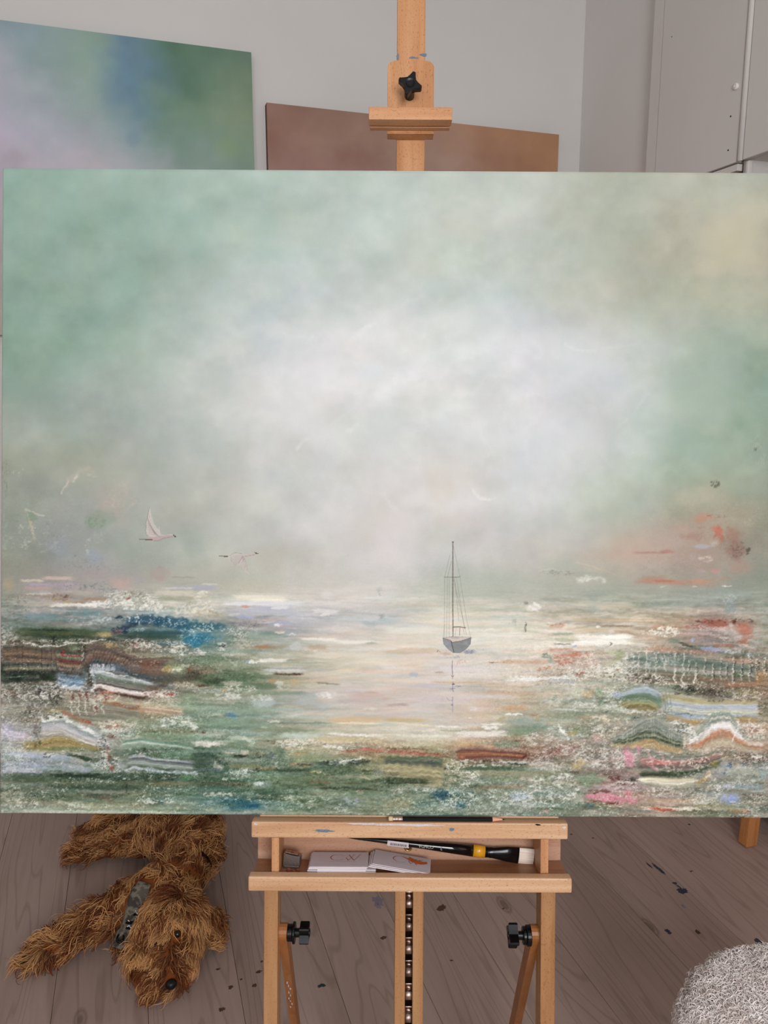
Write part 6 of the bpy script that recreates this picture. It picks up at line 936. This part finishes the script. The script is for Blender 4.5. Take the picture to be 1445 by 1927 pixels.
# pencil sharpener and its shavings
sp = empty('pencil_sharpener', on(-.1835, -.5634, -.0210) @ Matrix.Rotation(R(-8), 4, 'Y'), 'small grey metal wedge pencil sharpener at the left end of the tray', 'sharpener')
M_alu = plain('brushed_aluminium', (150, 140, 136), .38, .5, .9, .12, 300)
bm = bmesh.new(); pts = [(-.0140, .004), (-.0125, .0245), (-.0060, .0228), (0, .0215), (.0070, .0205), (.0140, .0200), (.0130, .004)]
add_prism(bm, pts, -.0070, .0060); bmesh.ops.bevel(bm, geom=bm.edges[:], offset=.0006, segments=1, affect='EDGES'); bm_obj('body', bm, M_alu, sp)
box('blade', -.011, .010, .0200, .0210, -.005, .0045, M_ratchet, sp, .0002, Matrix.Rotation(R(-8), 4, 'Z') @ T(-.003, .0028, 0)); bm = bmesh.new(); add_lathe(bm, [(.0013, 0), (.0022, .0012), (.0018, .0016), (0, .0016)], 12, T(0, .0235, 0) @ Matrix.Rotation(R(-90), 4, 'X')); bm_obj('screw', bm, M_brass, sp)
bm = bmesh.new(); add_box(bm, -.0128, .0118, .0002, .0040, -.0062, .0055, .0004); bm_obj('foot', bm, M_alu, sp)
M_shav = plain('orange_shaving', (200, 120, 84), .7, var=.2, scale=300); q = np.random.RandomState(5)
for k in range(5):
    bm = bmesh.new(); n = 9; rr = .0030 + .0016 * q.rand(); vs = [[bm.verts.new((rr * (1 + .14 * j) * math.cos(t), .0001 + .0028 * j + .0006 * math.sin(3 * t), rr * (1 + .14 * j) * math.sin(t))) for t in np.linspace(0, 4.2, n)] for j in (0, 1)]
    for i in range(n - 1): bm.faces.new((vs[0][i], vs[0][i + 1], vs[1][i + 1], vs[1][i]))
    bmesh.ops.solidify(bm, geom=bm.faces[:], thickness=.0003)
    o = bm_obj('pencil_shaving', bm, M_shav); o.matrix_world = on(-.1835 + .022 * (q.rand() - .35), -.5634, -.0085 + .008 * q.rand()) @ Matrix.Rotation(6.28 * q.rand(), 4, 'Y'); tag(o, 'curled orange pencil shaving beside the grey metal sharpener', 'shaving', 'pencil shavings in the tray')

# business cards with the copper monogram
def stroke(bm, pts, ws, y0, y1):
    """ribbon with width per point in the xz plane of a card"""
    P = [Vector((p[0], 0, p[1])) for p in pts]; L, Rr = [], []
    for i, p in enumerate(P):
        d = (P[min(i + 1, len(P) - 1)] - P[max(i - 1, 0)]).normalized(); nn = Vector((-d.z, 0, d.x)) * ws[i] / 2; L.append(p + nn); Rr.append(p - nn)
    a = [bm.verts.new((v.x, y1, v.z)) for v in L]; b = [bm.verts.new((v.x, y1, v.z)) for v in Rr]
    for i in range(len(P) - 1): bm.faces.new((a[i], a[i + 1], b[i + 1], b[i]))
def monogram():
    bm = bmesh.new(); T_ = np.linspace(R(35), R(325), 30)
    stroke(bm, [(-.0035 + .0108 * math.cos(t), -.0058 - .0098 * math.sin(t)) for t in T_], [.00045 + .0011 * max(0, -math.cos(t)) ** 2 for t in T_], 0, .00012)
    for (p, q, w) in (((.0140, -.0155), (.0228, .0040), .0014), ((.0228, .0040), (.0318, -.0155), .0006), ((.0222, -.0155), (.0138, .0040), .0006), ((.0138, .0040), (.0098, -.0050), .0012), ((.0205,-.0155),(.0240,-.0155),.0005), ((.0300,-.0155),(.0334,-.0155),.0005)): stroke(bm, [p, q], [w, w], 0, .00012 + .00002 * w * 1000)
    return bm
CW, CD, CT = .090, .050, .0014
mono = None
def card(M, label, group=None, prints=False, extra=False):
    global mono
    c = empty('business_card', M, label, 'card', group); box('card_stock', -CW / 2, CW / 2, 0, CT - .0001, -CD / 2, CD / 2, M_cardedge if not prints else M_white, c, .0001)
    if prints:
        if mono is None: mono = bm_obj('monogram', monogram(), M_copper, c, T(0, CT, 0)); tag(mono, 'copper CW monogram')
        else: m2 = mono.copy(); COL.objects.link(m2); m2.parent = c; m2.matrix_local = T(0, CT, 0)
        bm = bmesh.new()
        for z, x0, x1, st, w in ((.0175, -.0380, .0380, 1, .0003), (.0085, -.0160, .0280, 14, .00045)):
            n = st; 
            for k in range(n):
                a = x0 + (x1 - x0) * k / n; b = x0 + (x1 - x0) * (k + (1 if n == 1 else .45)) / n; stroke(bm, [(a, z), (b, z)], [w * (1 if n == 1 else 2.2)] * 2, 0, .00011)
        bm_obj('fine_print', bm, M_greyp, c, T(0, CT, 0))
    if extra:
        bm = bmesh.new(); f = [(.0, -.0190), (.0060, -.0160), (.0130, -.0130), (.0145, -.0165), (.0150, -.0200), (.0175, -.0170), (.0230, -.0140), (.0290, -.0115), (.0330, -.0150), (.0325, -.0100), (.0385, -.0095), (.0420, -.0125), (.0430, -.0110), (.0438, -.0050), (.0380, -.0010), (.0330, .0010), (.0250, .0000), (.0170, -.0040), (.0110, -.0105), (.0050, -.0150)]
        a = [bm.verts.new((x - .004, .00026, z)) for x, z in f]; bmesh.ops.triangle_fill(bm, edges=[bm.edges.new((a[i], a[(i + 1) % len(a)])) for i in range(len(a))], use_beauty=True); tag(bm_obj('orange_brush_mark', bm, M_rust, c, T(0, CT, 0)), 'orange brush-stroke mark')
    return c
q = np.random.RandomState(9); nb = 11
for k in range(nb):
    off = (q.rand(2) - .5) * (.0030, .0020) + ((0, 0) if k >= 9 else ((-.0030, 0), (.0120, 0))[k % 2]); top = k == nb - 1
    lab = 'top card of the left pile in the tray, white with a flat copper monogram' if top else ('lowest white card of the left pile, resting on the tray' if k == 0 else 'white card inside the left pile in the tray, only its edge showing')
    card(on(-.1085 + off[0], -.5634 + k * (CT + .00012), -.0140 + off[1]) @ Matrix.Rotation(R((q.rand() - .5) * 1.6 * (0 if top else 1)), 4, 'Y'), lab, None if (top or k == 0) else 'edge-on cards inside the left pile', prints=top)
tz = -.5634 + nb * (CT + .00012)
for k, (dx, lab) in enumerate(((.0000, 'lowest white card of the right fan, one end propped on the left pile'), (.0030, 'second white card of the right fan, edge showing under the topmost'), (.0065, 'topmost card of the right fan, copper monogram and orange brush mark'))):
    card(on(-.0165 + dx, tz - .0072 + k * (CT + .00035), -.0125) @ Matrix.Rotation(R(-7.5), 4, 'Z') @ Matrix.Rotation(R(-3.2 - .8 * k), 4, 'Y'), lab, None, prints=k == 2, extra=k == 2)

# ---------------------------------------------------------------- paint marks on the floor
M_navy = plain('navy_paint_spot', (44, 46, 66), .5, .4, var=.3, scale=200); M_brn = plain('brown_paint_spot', (78, 54, 44), .6, .3, var=.3, scale=200); M_lil = plain('lilac_paint_spot', (128, 116, 130), .6, .3, var=.1); M_grn = plain('dark_green_spot', (30, 44, 44), .5, .4)
for k, (x, y, rx, ry, m) in enumerate(((1.364, 1.536, .014, .012, M_navy), (1.369, 1.556, .003, .018, M_navy), (1.370, 1.572, .006, .006, M_navy), (1.365, 1.639, .006, .022, M_navy), (1.352, 1.655, .004, .02, M_navy), (1.330, 1.486, .006, .010, M_lil), (1.23, 1.418, .010, .010, M_navy), (1.298, 1.392, .007, .010, M_brn), (1.424, 1.316, .010, .012, M_navy),
        (.550, 1.761, .014, .020, M_lil), (.552, 1.742, .010, .018, M_lil), (.342, 1.523, .010, .006, M_grn), (1.273, 1.826, .007, .003, M_brn), (1.218, 1.864, .007, .003, M_brn), (1.603, 1.793, .006, .005, M_navy), (.707, 1.682, .012, .010, M_brn), (.116, 1.646, .006, .004, M_brn), (.136, 1.583, .008, .006, M_brn), (.115, 1.524, .008, .007, M_brn), (.206, 1.608, .008, .006, M_brn), (.190, 1.570, .006, .006, M_brn), (.524, 1.624, .007, .006, M_brn), (.865, 1.626, .005, .004, M_brn), (.66, 1.50, .004, .004, M_brn), (1.45, 1.60, .006, .004, M_brn), (.22, 1.64, .004, .004, M_brn), (.165, 1.60, .004, .003, M_brn))):
    o = smear(fl, m, x, y, .00005, rx, ry, 60 + k, name='paint_spot')

# ---------------------------------------------------------------- folded frame with the leg seen at the right
fe = empty('folded_easel', T(1.70, 1.655, 0), 'folded wooden easel leaning on the cupboard, one brown leg showing below the canvas', 'easel')
tilt = Matrix.Rotation(R(2.6), 4, 'Y')
for y in (0, .50):
    bm = bmesh.new(); add_box(bm, -.021, .021, y - .018, y + .018, .0, 1.42, .004); bm_obj('leg', bm, beech('beech_brown_%d' % (y > 0), 2, (.74, .52, .36)), fe, tilt)
for z in (.30, .85, 1.36): bm = bmesh.new(); add_box(bm, -.012, .012, .018, .482, z, z + .045, .003); bm_obj('crossbar', bm, M_wdark, fe, tilt)

# ---------------------------------------------------------------- strands (fur and fleece)
def strands(name, P0, N0, D0, length, rad, S_, col0, col1, mat, parent, M=None, curl=.3, lift=.4, droop=.0, clump=18., seed=3, flat=False, floorz=None, avoid=(), root=.55):
    """tapered three-sided locks; everything in numpy. P0 roots, N0 normals, D0 flow directions"""
    q = np.random.RandomState(seed); n = len(P0); t = np.linspace(0, 1, S_)
    D = D0 - (D0 * N0).sum(1, keepdims=True) * N0; D /= np.linalg.norm(D, axis=1, keepdims=True) + 1e-9
    B = np.cross(N0, D)
    cl = lambda k, s: vnoise(P0[:, 0] * s + 31 * k, P0[:, 1] * s + P0[:, 2] * s * .7 + 13 * k, 60 + k) - .5
    yaw = curl * 3.2 * cl(1, clump) + curl * .9 * (q.rand(n) - .5); D2 = D * np.cos(yaw)[:, None] + B * np.sin(yaw)[:, None]; B2 = np.cross(N0, D2)
    Lh = length * (.6 + .7 * q.rand(n)) * (1 + 1.0 * cl(2, clump * .6)); ph = 6.28 * q.rand(n) + 10 * cl(3, clump); fr = 4.5 + 3 * q.rand(n)
    pts = np.zeros((n, S_, 3)); lf = lift * (.5 + 1.0 * q.rand(n) + 1.2 * cl(4, clump))
    for i, s in enumerate(t):
        w = curl * .16 * Lh * s
        pts[:, i] = P0 + D2 * (Lh * s)[:, None] + N0 * (Lh * lf * (s - .75 * s * s))[:, None] + B2 * (w * np.sin(ph + fr * s))[:, None] + N0 * (w * .7 * np.cos(ph + fr * s))[:, None]
        pts[:, i, 2] -= droop * Lh * s * s
    if floorz is not None: pts[..., 2] = np.maximum(pts[..., 2], floorz + .0015 * q.rand(n)[:, None])
    if len(avoid):
        ok = np.ones(n, bool)
        for c_, r_ in avoid:
            dd = pts - np.array(c_); dd[..., 2] = np.minimum(dd[..., 2], 0); ok &= (np.linalg.norm(dd, axis=2) > r_).all(1)   # nothing in or above the sphere
        P0, N0, pts = P0[ok], N0[ok], pts[ok]; n = len(P0)
    tan = np.gradient(pts, axis=1); tan /= np.linalg.norm(tan, axis=2, keepdims=True) + 1e-9
    side = np.cross(tan, N0[:, None, :]); side /= np.linalg.norm(side, axis=2, keepdims=True) + 1e-9; up = np.cross(side, tan)
    rr = rad * (.6 + .8 * q.rand(n))[:, None] * ((1 - t) ** .55 * .92 + .06)[None, :]
    ring = np.stack([pts + side * rr[..., None], pts - side * rr[..., None], pts + up * rr[..., None] * .8], 2)       # n,S,3,3
    V = ring.reshape(-1, 3); idx = np.arange(n * S_ * 3).reshape(n, S_, 3); F = []
    for a in range(3):
        b = (a + 1) % 3; F.append(np.stack([idx[:, :-1, a], idx[:, :-1, b], idx[:, 1:, b], idx[:, 1:, a]], -1).reshape(-1, 4))
    mixv = np.clip(.45 + 2.0 * cl(5, clump * 1.3) + .8 * (q.rand(n) - .5), 0, 1)[:, None, None]
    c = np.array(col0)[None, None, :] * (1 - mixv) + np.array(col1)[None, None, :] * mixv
    c = c * (root + (1.1 - root) * t)[None, :, None]; C = np.repeat(c[:, :, None, :], 3, 2).reshape(-1, 3)  # roots darkened: shadow between the locks painted into the strand colour
    o = np_mesh(name, V, np.concatenate(F), mat, parent, M, True, C); o['kind'] = 'stuff'; return o
def surface_nets(Fv, org, h):
    s = Fv < 0; nx, ny, nz = np.array(Fv.shape) - 1; cnt = np.zeros((nx, ny, nz), int); pos = np.zeros((nx, ny, nz, 3)); m = np.zeros((nx, ny, nz))
    c = [(i, j, k) for i in (0, 1) for j in (0, 1) for k in (0, 1)]
    for i, j, k in c: cnt += s[i:i + nx, j:j + ny, k:k + nz]
    for a in c:
        for ax in range(3):
            if a[ax]: continue
            b = list(a); b[ax] = 1; fa = Fv[a[0]:a[0] + nx, a[1]:a[1] + ny, a[2]:a[2] + nz]; fb = Fv[b[0]:b[0] + nx, b[1]:b[1] + ny, b[2]:b[2] + nz]; x = (fa < 0) != (fb < 0)
            t = np.where(x, fa / np.where(x, fa - fb, 1), 0); p = np.zeros(pos.shape); p[...] = a; p[..., ax] += t; pos += p * x[..., None]; m += x
    act = (cnt > 0) & (cnt < 8); idx = -np.ones(act.shape, int); idx[act] = np.arange(act.sum()); I = np.argwhere(act); V = (I + pos[act] / m[act][:, None]) * h + org; Fs = []
    for ax in range(3):
        a = [slice(None)] * 3; b = [slice(None)] * 3; a[ax] = slice(0, -1); b[ax] = slice(1, None); sa, sb = s[tuple(a)], s[tuple(b)]; E = np.argwhere(sa != sb); u, v = [(1, 2), (2, 0), (0, 1)][ax]
        E = E[(E[:, u] > 0) & (E[:, v] > 0) & (E[:, u] < idx.shape[u]) & (E[:, v] < idx.shape[v])]; fl_ = sa[tuple(E.T)]
        def g(du, dv): q = E.copy(); q[:, u] -= du; q[:, v] -= dv; return idx[tuple(q.T)]
        Q = np.stack([g(1, 1), g(0, 1), g(0, 0), g(1, 0)], 1); Q[~fl_] = Q[~fl_][:, ::-1]; Fs.append(Q)
    return V, np.concatenate(Fs)
def sample_surface(V, F, n, seed):
    q = np.random.RandomState(seed); A, B, C_, D_ = (V[F[:, i]] for i in range(4)); N = np.cross(C_ - A, D_ - B); ar = np.linalg.norm(N, axis=1); k = q.choice(len(F), n, p=ar / ar.sum())
    u, v = q.rand(n, 1), q.rand(n, 1); P = (A[k] * (1 - u) + B[k] * u) * (1 - v) + (D_[k] * (1 - u) + C_[k] * u) * v
    vn = np.zeros_like(V)
    for i in range(4): np.add.at(vn, F[:, i], N)
    vn /= np.linalg.norm(vn, axis=1, keepdims=True) + 1e-9; Nn = (vn[F[k, 0]] * (1 - u) + vn[F[k, 1]] * u) * (1 - v) + (vn[F[k, 3]] * (1 - u) + vn[F[k, 2]] * u) * v
    return P, Nn / (np.linalg.norm(Nn, axis=1, keepdims=True) + 1e-9)

# ---------------------------------------------------------------- the dog asleep on the floor
dog = empty('dog', T(.02, 1.85, 0), 'curly apricot dog asleep on its side on the floor boards left of the easel', 'dog')
DM = T(-.02, -1.85, 0)
# chains of (x, y, z, radius); fur flows from the first point of each chain to the last
CH = {
 'trunk': [(.040, 1.905, .088, .078), (.075, 1.99, .094, .086), (.085, 2.08, .096, .088), (.075, 2.18, .098, .090), (.04, 2.28, .096, .086), (.0, 2.36, .085, .07)],
 'neck': [(.022, 1.745, .078, .062), (.022, 1.80, .080, .060), (.030, 1.87, .084, .070)],
 'head': [(.030, 1.760, .082, .062), (.030, 1.715, .078, .068), (.020, 1.675, .066, .058)],
 'muzzle': [(.022, 1.685, .062, .048), (.010, 1.645, .052, .043), (.006, 1.610, .045, .036)],
 'cheek_l': [(.000, 1.690, .052, .048), (-.035, 1.665, .040, .042), (-.036, 1.635, .034, .034)], 'lip': [(.0, 1.63, .038, .036), (-.030, 1.612, .032, .028)], 'cheek_r': [(.030, 1.66, .040, .036), (.040, 1.63, .032, .024)],
 'ear_l': [(-.015, 1.755, .100, .030), (-.040, 1.730, .075, .030), (-.052, 1.700, .045, .024)],
 'ear_r': [(.075, 1.755, .085, .028), (.100, 1.740, .052, .034), (.104, 1.715, .032, .024)],
 'fore': [(-.010, 1.872, .072, .080), (-.070, 1.858, .062, .064), (-.150, 1.842, .050, .047), (-.215, 1.822, .042, .040), (-.270, 1.806, .036, .036), (-.300, 1.795, .030, .030)],
 'fore2': [(.0, 1.85, .05, .05), (-.05, 1.80, .035, .034), (-.095, 1.772, .028, .026)],
 'hind': [(.010, 2.165, .080, .066), (-.050, 2.160, .058, .052), (-.120, 2.185, .044, .038), (-.185, 2.190, .038, .034), (-.235, 2.190, .030, .030)],
 'hind2': [(.0, 2.27, .07, .06), (-.07, 2.29, .05, .05), (-.14, 2.285, .042, .042), (-.20, 2.275, .034, .034)],
 'haunch': [(.04, 2.20, .09, .085), (.0, 2.13, .085, .062)]}
segs = []
for nm, ch in CH.items():
    for a, b in zip(ch[:-1], ch[1:]): segs.append((nm, np.array(a[:3]), np.array(b[:3]), a[3] * .93, b[3] * .93))
h = .0075; org = np.array([-.40, 1.54, .0]); shp = (80, 122, 30); G = np.stack(np.meshgrid(*[np.arange(k) * h for k in shp], indexing='ij'), -1) + org
def seg_d(P, a, b, ra, rb):
    ab = b - a; t = np.clip(((P - a) @ ab) / (ab @ ab), 0, 1); return np.linalg.norm(P - a - t[..., None] * ab, axis=-1) - (ra + (rb - ra) * t), t
Fd = np.full(shp, 9.)
for nm, a, b, ra, rb in segs:
    d, _ = seg_d(G, a, b, ra, rb); k = .022; hh = np.clip(.5 + .5 * (Fd - d) / k, 0, 1); Fd = Fd * (1 - hh) + d * hh - k * hh * (1 - hh)
Fd = np.maximum(Fd, .004 - G[..., 2])
Vd, Qd = surface_nets(Fd, org, h)
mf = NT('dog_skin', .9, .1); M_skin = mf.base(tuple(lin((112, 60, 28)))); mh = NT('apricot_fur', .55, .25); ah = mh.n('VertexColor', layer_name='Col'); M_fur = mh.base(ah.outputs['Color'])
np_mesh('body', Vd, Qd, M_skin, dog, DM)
Pd, Nd = sample_surface(Vd, Qd, 23000, 4); Ph_, Nh_ = sample_surface(Vd, Qd, 16000, 44); hh_ = (Ph_[:, 1] < 1.80) & (Ph_[:, 0] > -.08); Pd = np.concatenate([Pd, Ph_[hh_]]); Nd = np.concatenate([Nd, Nh_[hh_]]); ok = (Pd[:, 2] > .006) & (Nd[:, 2] > -.45); Pd, Nd = Pd[ok], Nd[ok]
best = np.full(len(Pd), 9.); Dd = np.zeros_like(Pd); part = np.zeros(len(Pd), int); names = list(CH)
for nm, a, b, ra, rb in segs:
    d, t = seg_d(Pd, a, b, ra, rb); n = d < best; best[n] = d[n]; Dd[n] = (b - a) / np.linalg.norm(b - a); part[n] = names.index(nm)
crown = np.array([.045, 1.755, .15]); bridge = np.array([.022, 1.655, .10]); isn = lambda *k: np.isin(part, [names.index(x) for x in k])
m = isn('head', 'ear_l', 'neck') & (Pd[:, 1] < 1.80); Dd[m] = (Pd[m] - crown) / np.linalg.norm(Pd[m] - crown, axis=1, keepdims=True) + np.array([-.35, -.30, -.35])
m = isn('muzzle', 'cheek_l', 'cheek_r', 'lip'); v = Pd[m] - bridge; v[:, 1] *= .5; Dd[m] = v / (np.linalg.norm(v, axis=1, keepdims=True) + 1e-6) + np.array([0, -.35, -.45])
m = isn('ear_r'); Dd[m] = np.array([.8, -.5, -.5]); m = isn('trunk', 'haunch'); Dd[m] = Dd[m] + np.array([.35, 0, -.1]); m = isn('neck') & (Pd[:, 1] >= 1.80); Dd[m] = np.array([-.45, -.75, .0]); m = isn('fore') ; Dd[m] += np.array([0, -.25, -.15])
nose = np.array([.007, 1.570, .053]); eyes = [np.array([.028, 1.648, .121]), np.array([-.020, 1.652, .108])]
for e_ in eyes:                                                      # seat the eyes on the surface
    zz = np.array([[e_[0], e_[1], z] for z in np.arange(.04, .17, .001)]); dd = np.min([seg_d(zz, a, b, ra, rb)[0] for nm, a, b, ra, rb in segs], 0); e_[2] = zz[dd < .004][-1, 2] + (.002 if e_[0] > 0 else -.004); harness = (np.array([-.045, 1.828, .1]), np.array([-.106, 1.742, .1]))
keep = (np.linalg.norm(Pd - nose, axis=1) > .012) & (np.linalg.norm(Pd - eyes[0], axis=1) > .015)
hd_, ht = seg_d(Pd * np.array([1, 1, 0]), harness[0] * np.array([1, 1, 0]), harness[1] * np.array([1, 1, 0]), .0, .0); keep &= ~((hd_ < .025) & (Pd[:, 2] > .05))
Pd, Nd, Dd = Pd[keep], Nd[keep], Dd[keep]; ln = np.where(np.isin(part[keep], [names.index(x) for x in ('muzzle', 'cheek_l', 'cheek_r', 'lip')]), .030, .040)
ln = np.where(np.linalg.norm(Pd - eyes[0], axis=1) < .03, .018, ln)
OFF = np.array([-.02, -1.85, 0]); av = [(nose + OFF, .0135), (eyes[0] + OFF + [0, -.002, 0], .0085)] + [(np.array([x_, y_, .05]) + OFF, .0235) for x_, y_ in zip(np.linspace(-.046, -.104, 8), np.linspace(1.826, 1.745, 8))]
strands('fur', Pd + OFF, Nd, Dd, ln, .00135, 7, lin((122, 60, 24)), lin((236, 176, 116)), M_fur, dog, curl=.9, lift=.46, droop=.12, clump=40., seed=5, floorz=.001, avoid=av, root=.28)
bm = bmesh.new(); bmesh.ops.create_uvsphere(bm, u_segments=20, v_segments=14, radius=1.)
for v_ in bm.verts:
    v_.co = Vector((v_.co.x * .0128, v_.co.y * .0112, v_.co.z * .0108)); 
    for sx in (-1, 1):
        d = (v_.co - Vector((sx * .0065, -.0118, .001))).length
        if d < .004: v_.co.y += .003 * (1 - d / .004)
    v_.co = v_.co + Vector(nose) + Vector((-.02, -1.85, .002))
bm_obj('nose', bm, plain('wet_black_nose', (9, 8, 9), .42, .3, var=.3, scale=700, bump=.3), dog, smooth=True)
for ex in eyes:
    bm = bmesh.new(); bmesh.ops.create_uvsphere(bm, u_segments=16, v_segments=10, radius=.0078)
    for v_ in bm.verts: v_.co += Vector(ex) + Vector((-.02, -1.85, -.001))
    bm_obj('eye', bm, plain('dark_eye', (14, 9, 7), .08, .6), dog, smooth=True)
# harness: a camouflage panel with reflective dots, a small black strap loop, the girth strap
hn = empty('dog_harness', T(-.0755, 1.785, .095), 'olive camouflage harness panel with reflective dots on the dog', 'harness')
mc = NT('camouflage_cloth', .8, .2); ncm = mc.noise(mc.coord(), 55, 3); M_camo = mc.base(mc.ramp(ncm, [(.40, tuple(lin((84, 76, 66)))), (.47, tuple(lin((118, 108, 94)))), (.55, tuple(lin((96, 90, 80)))), (.6, tuple(lin((60, 54, 48))))]))
ax_ = Vector((-.061, -.086, 0)).normalized(); Rz = Matrix.Rotation(math.atan2(ax_.y, ax_.x), 4, 'Z'); hx = Matrix(((Rz[0][0], Rz[0][1], 0, 0), (Rz[1][0], Rz[1][1], 0, 0), (0, 0, 1, 0), (0, 0, 0, 1)))
n1, n2 = 22, 9; Vh = []
zf = []
for i in range(n1):
    for j in range(n2):
        u = (i / (n1 - 1) - .5) * .118; w = (j / (n2 - 1) - .5) * (.047 if abs(u) < .046 else .036); p = hx @ Vector((u, w, 0)); px, py = p.x - .0755, p.y + 1.785
        col_ = np.array([[px, py, z] for z in np.arange(0.02, .16, .002)]); dd = np.full(len(col_), 9.)
        for nm, a, b, ra, rb in segs: dd = np.minimum(dd, seg_d(col_, a, b, ra, rb)[0])
        zin = col_[dd < 0.003][:, 2]; z = (zin.max() if len(zin) else .03) + .014; Vh.append([p.x, p.y, z - .095])
Vh = np.array(Vh); Zs = Vh[:, 2].reshape(n1, n2)
for _ in range(6): Pz = np.pad(Zs, 1, 'edge'); Zs = (Pz[:-2, 1:-1] + Pz[2:, 1:-1] + Pz[1:-1, :-2] + Pz[1:-1, 2:] + Zs) / 5
Vh[:, 2] = Zs.ravel(); I = np.arange(n1 * n2).reshape(n1, n2); Fh = np.stack([I[:-1, :-1], I[1:, :-1], I[1:, 1:], I[:-1, 1:]], -1).reshape(-1, 4)
pan = np_mesh('camouflage_panel', Vh, Fh, M_camo, hn); sm_ = pan.modifiers.new('thickness', 'SOLIDIFY'); sm_.thickness = .003; sm_.offset = -1
def panel_z(u, w):
    i = (u / .118 + .5) * (n1 - 1); j = (w / .047 + .5) * (n2 - 1); return float(Zs[int(np.clip(round(i), 0, n1 - 1)), int(np.clip(round(j), 0, n2 - 1))])
M_refl = plain('reflective_dot', (250, 250, 250), .3, .8, var=0.); bm = bmesh.new(); bm2 = bmesh.new()  # plain white paints in the flash glint of the reflective dots
for gu, gw in ((-.014, .008), (-.004, .016), (.004, -.002), (.013, .005)):
    for r_ in range(2):
        for c_ in range(4):
            u = gu + r_ * .0035 + .0012 * c_; w = gw - .006 + c_ * .0032; p = hx @ Vector((u, w, 0)); add_lathe(bm, [(.0015, 0), (.0013, .0006), (0, .0007)], 8, T(p.x, p.y, panel_z(u, w) + .0006))
    p = hx @ Vector((gu + .003, gw - .001, 0)); add_box(bm2, -.0060, .0060, -.0080, .0080, -.001, .0005, .0003, T(p.x, p.y, panel_z(gu, gw)) @ hx)
bm_obj('rubber_patch', bm2, M_black, hn); bm_obj('reflective_dots', bm, M_refl, hn)
bm = bmesh.new(); pc = hx @ Vector((.043, -.004, 0)); pz = panel_z(.043, -.004)
rg = [[bm.verts.new((pc.x + (.0105 + .0035 * math.cos(b_)) * math.cos(a_) * .75, pc.y + (.0105 + .0035 * math.cos(b_)) * math.sin(a_) * 1.25, pz + .003 + .0035 * math.sin(b_))) for b_ in np.linspace(0, 2 * math.pi, 7)[:-1]] for a_ in np.linspace(0, 2 * math.pi, 19)[:-1]]
for i in range(18):
    for j in range(6): bm.faces.new((rg[i][j], rg[(i + 1) % 18][j], rg[(i + 1) % 18][(j + 1) % 6], rg[i][(j + 1) % 6]))
bm_obj('strap_loop', bm, M_black, hn, smooth=True)
bm = bmesh.new(); vs_ = []; q0 = np.array([.052, 1.895, .085])
for t in np.linspace(R(42), R(84), 10):
    for yy in (-.011, .011): vs_.append(bm.verts.new((q0[0] + .084 * math.sin(t) + .072, q0[1] + yy - .3 * .0 - 1.782, q0[2] + .084 * math.cos(t) - .095)))
for i in range(0, len(vs_) - 2, 2): bm.faces.new((vs_[i], vs_[i + 1], vs_[i + 3], vs_[i + 2]))
bmesh.ops.solidify(bm, geom=bm.faces[:], thickness=.003); bm_obj('girth_strap', bm, M_black, hn)

# ---------------------------------------------------------------- the shaggy stool
st = empty('shaggy_stool', T(.925, .700, 0), 'round white shaggy fleece stool at the lower right', 'stool'); SR = .219
bm = bmesh.new(); prof = [(SR * .5, .34), (SR * .90, .345), (SR * .985, .365), (SR, .395), (SR * .97, .425), (SR * .88, .443), (SR * .6, .452), (0, .455)]; add_lathe(bm, prof, 56)
mw = NT('white_fleece', .9, .1); aw = mw.n('VertexColor', layer_name='Col'); M_fleece = mw.base(aw.outputs['Color']); seat = bm_obj('cushion', bm, plain('fleece_backing', (236, 224, 216), .9, .1), st, smooth=True)
q = np.random.RandomState(21); n = 38000; P_, N_ = [], []
pr = np.array(prof[1:]); sl = np.hypot(*(pr[1:] - pr[:-1]).T); wgt = sl * (pr[1:, 0] + pr[:-1, 0]); k = q.choice(len(sl), n, p=wgt / wgt.sum()); u = q.rand(n)
u = np.where(pr[k + 1, 0] < 1e-6, 1 - np.sqrt(1 - u), u); rz = pr[k] * (1 - u[:, None]) + pr[k + 1] * u[:, None]; tn = pr[k + 1] - pr[k]; nn = np.stack([tn[:, 1], -tn[:, 0]], 1); nn /= np.linalg.norm(nn, axis=1, keepdims=True); nn *= np.where(nn[:, 1:] < -.01, -1, 1) if False else 1
th = 2 * math.pi * q.rand(n); P_ = np.stack([rz[:, 0] * np.cos(th), rz[:, 0] * np.sin(th), rz[:, 1]], 1); N_ = np.stack([nn[:, 0] * np.cos(th), nn[:, 0] * np.sin(th), nn[:, 1]], 1)
D_ = q.normal(size=(n, 3)); strands('fleece', P_, N_, D_, np.full(n, .0115), .00115, 3, lin((228, 214, 208)), lin((248, 238, 234)), M_fleece, st, curl=.9, lift=1.2, droop=.0, clump=45., seed=8, root=.9)
for k_ in range(4):
    a_ = R(45 + 90 * k_); bm = bmesh.new(); add_lathe(bm, [(.016, .0), (.018, .01), (.022, .35), (.022, .36)], 16, T(.125 * math.cos(a_), .125 * math.sin(a_), 0)); bm_obj('leg', bm, M_wz, st, smooth=True)
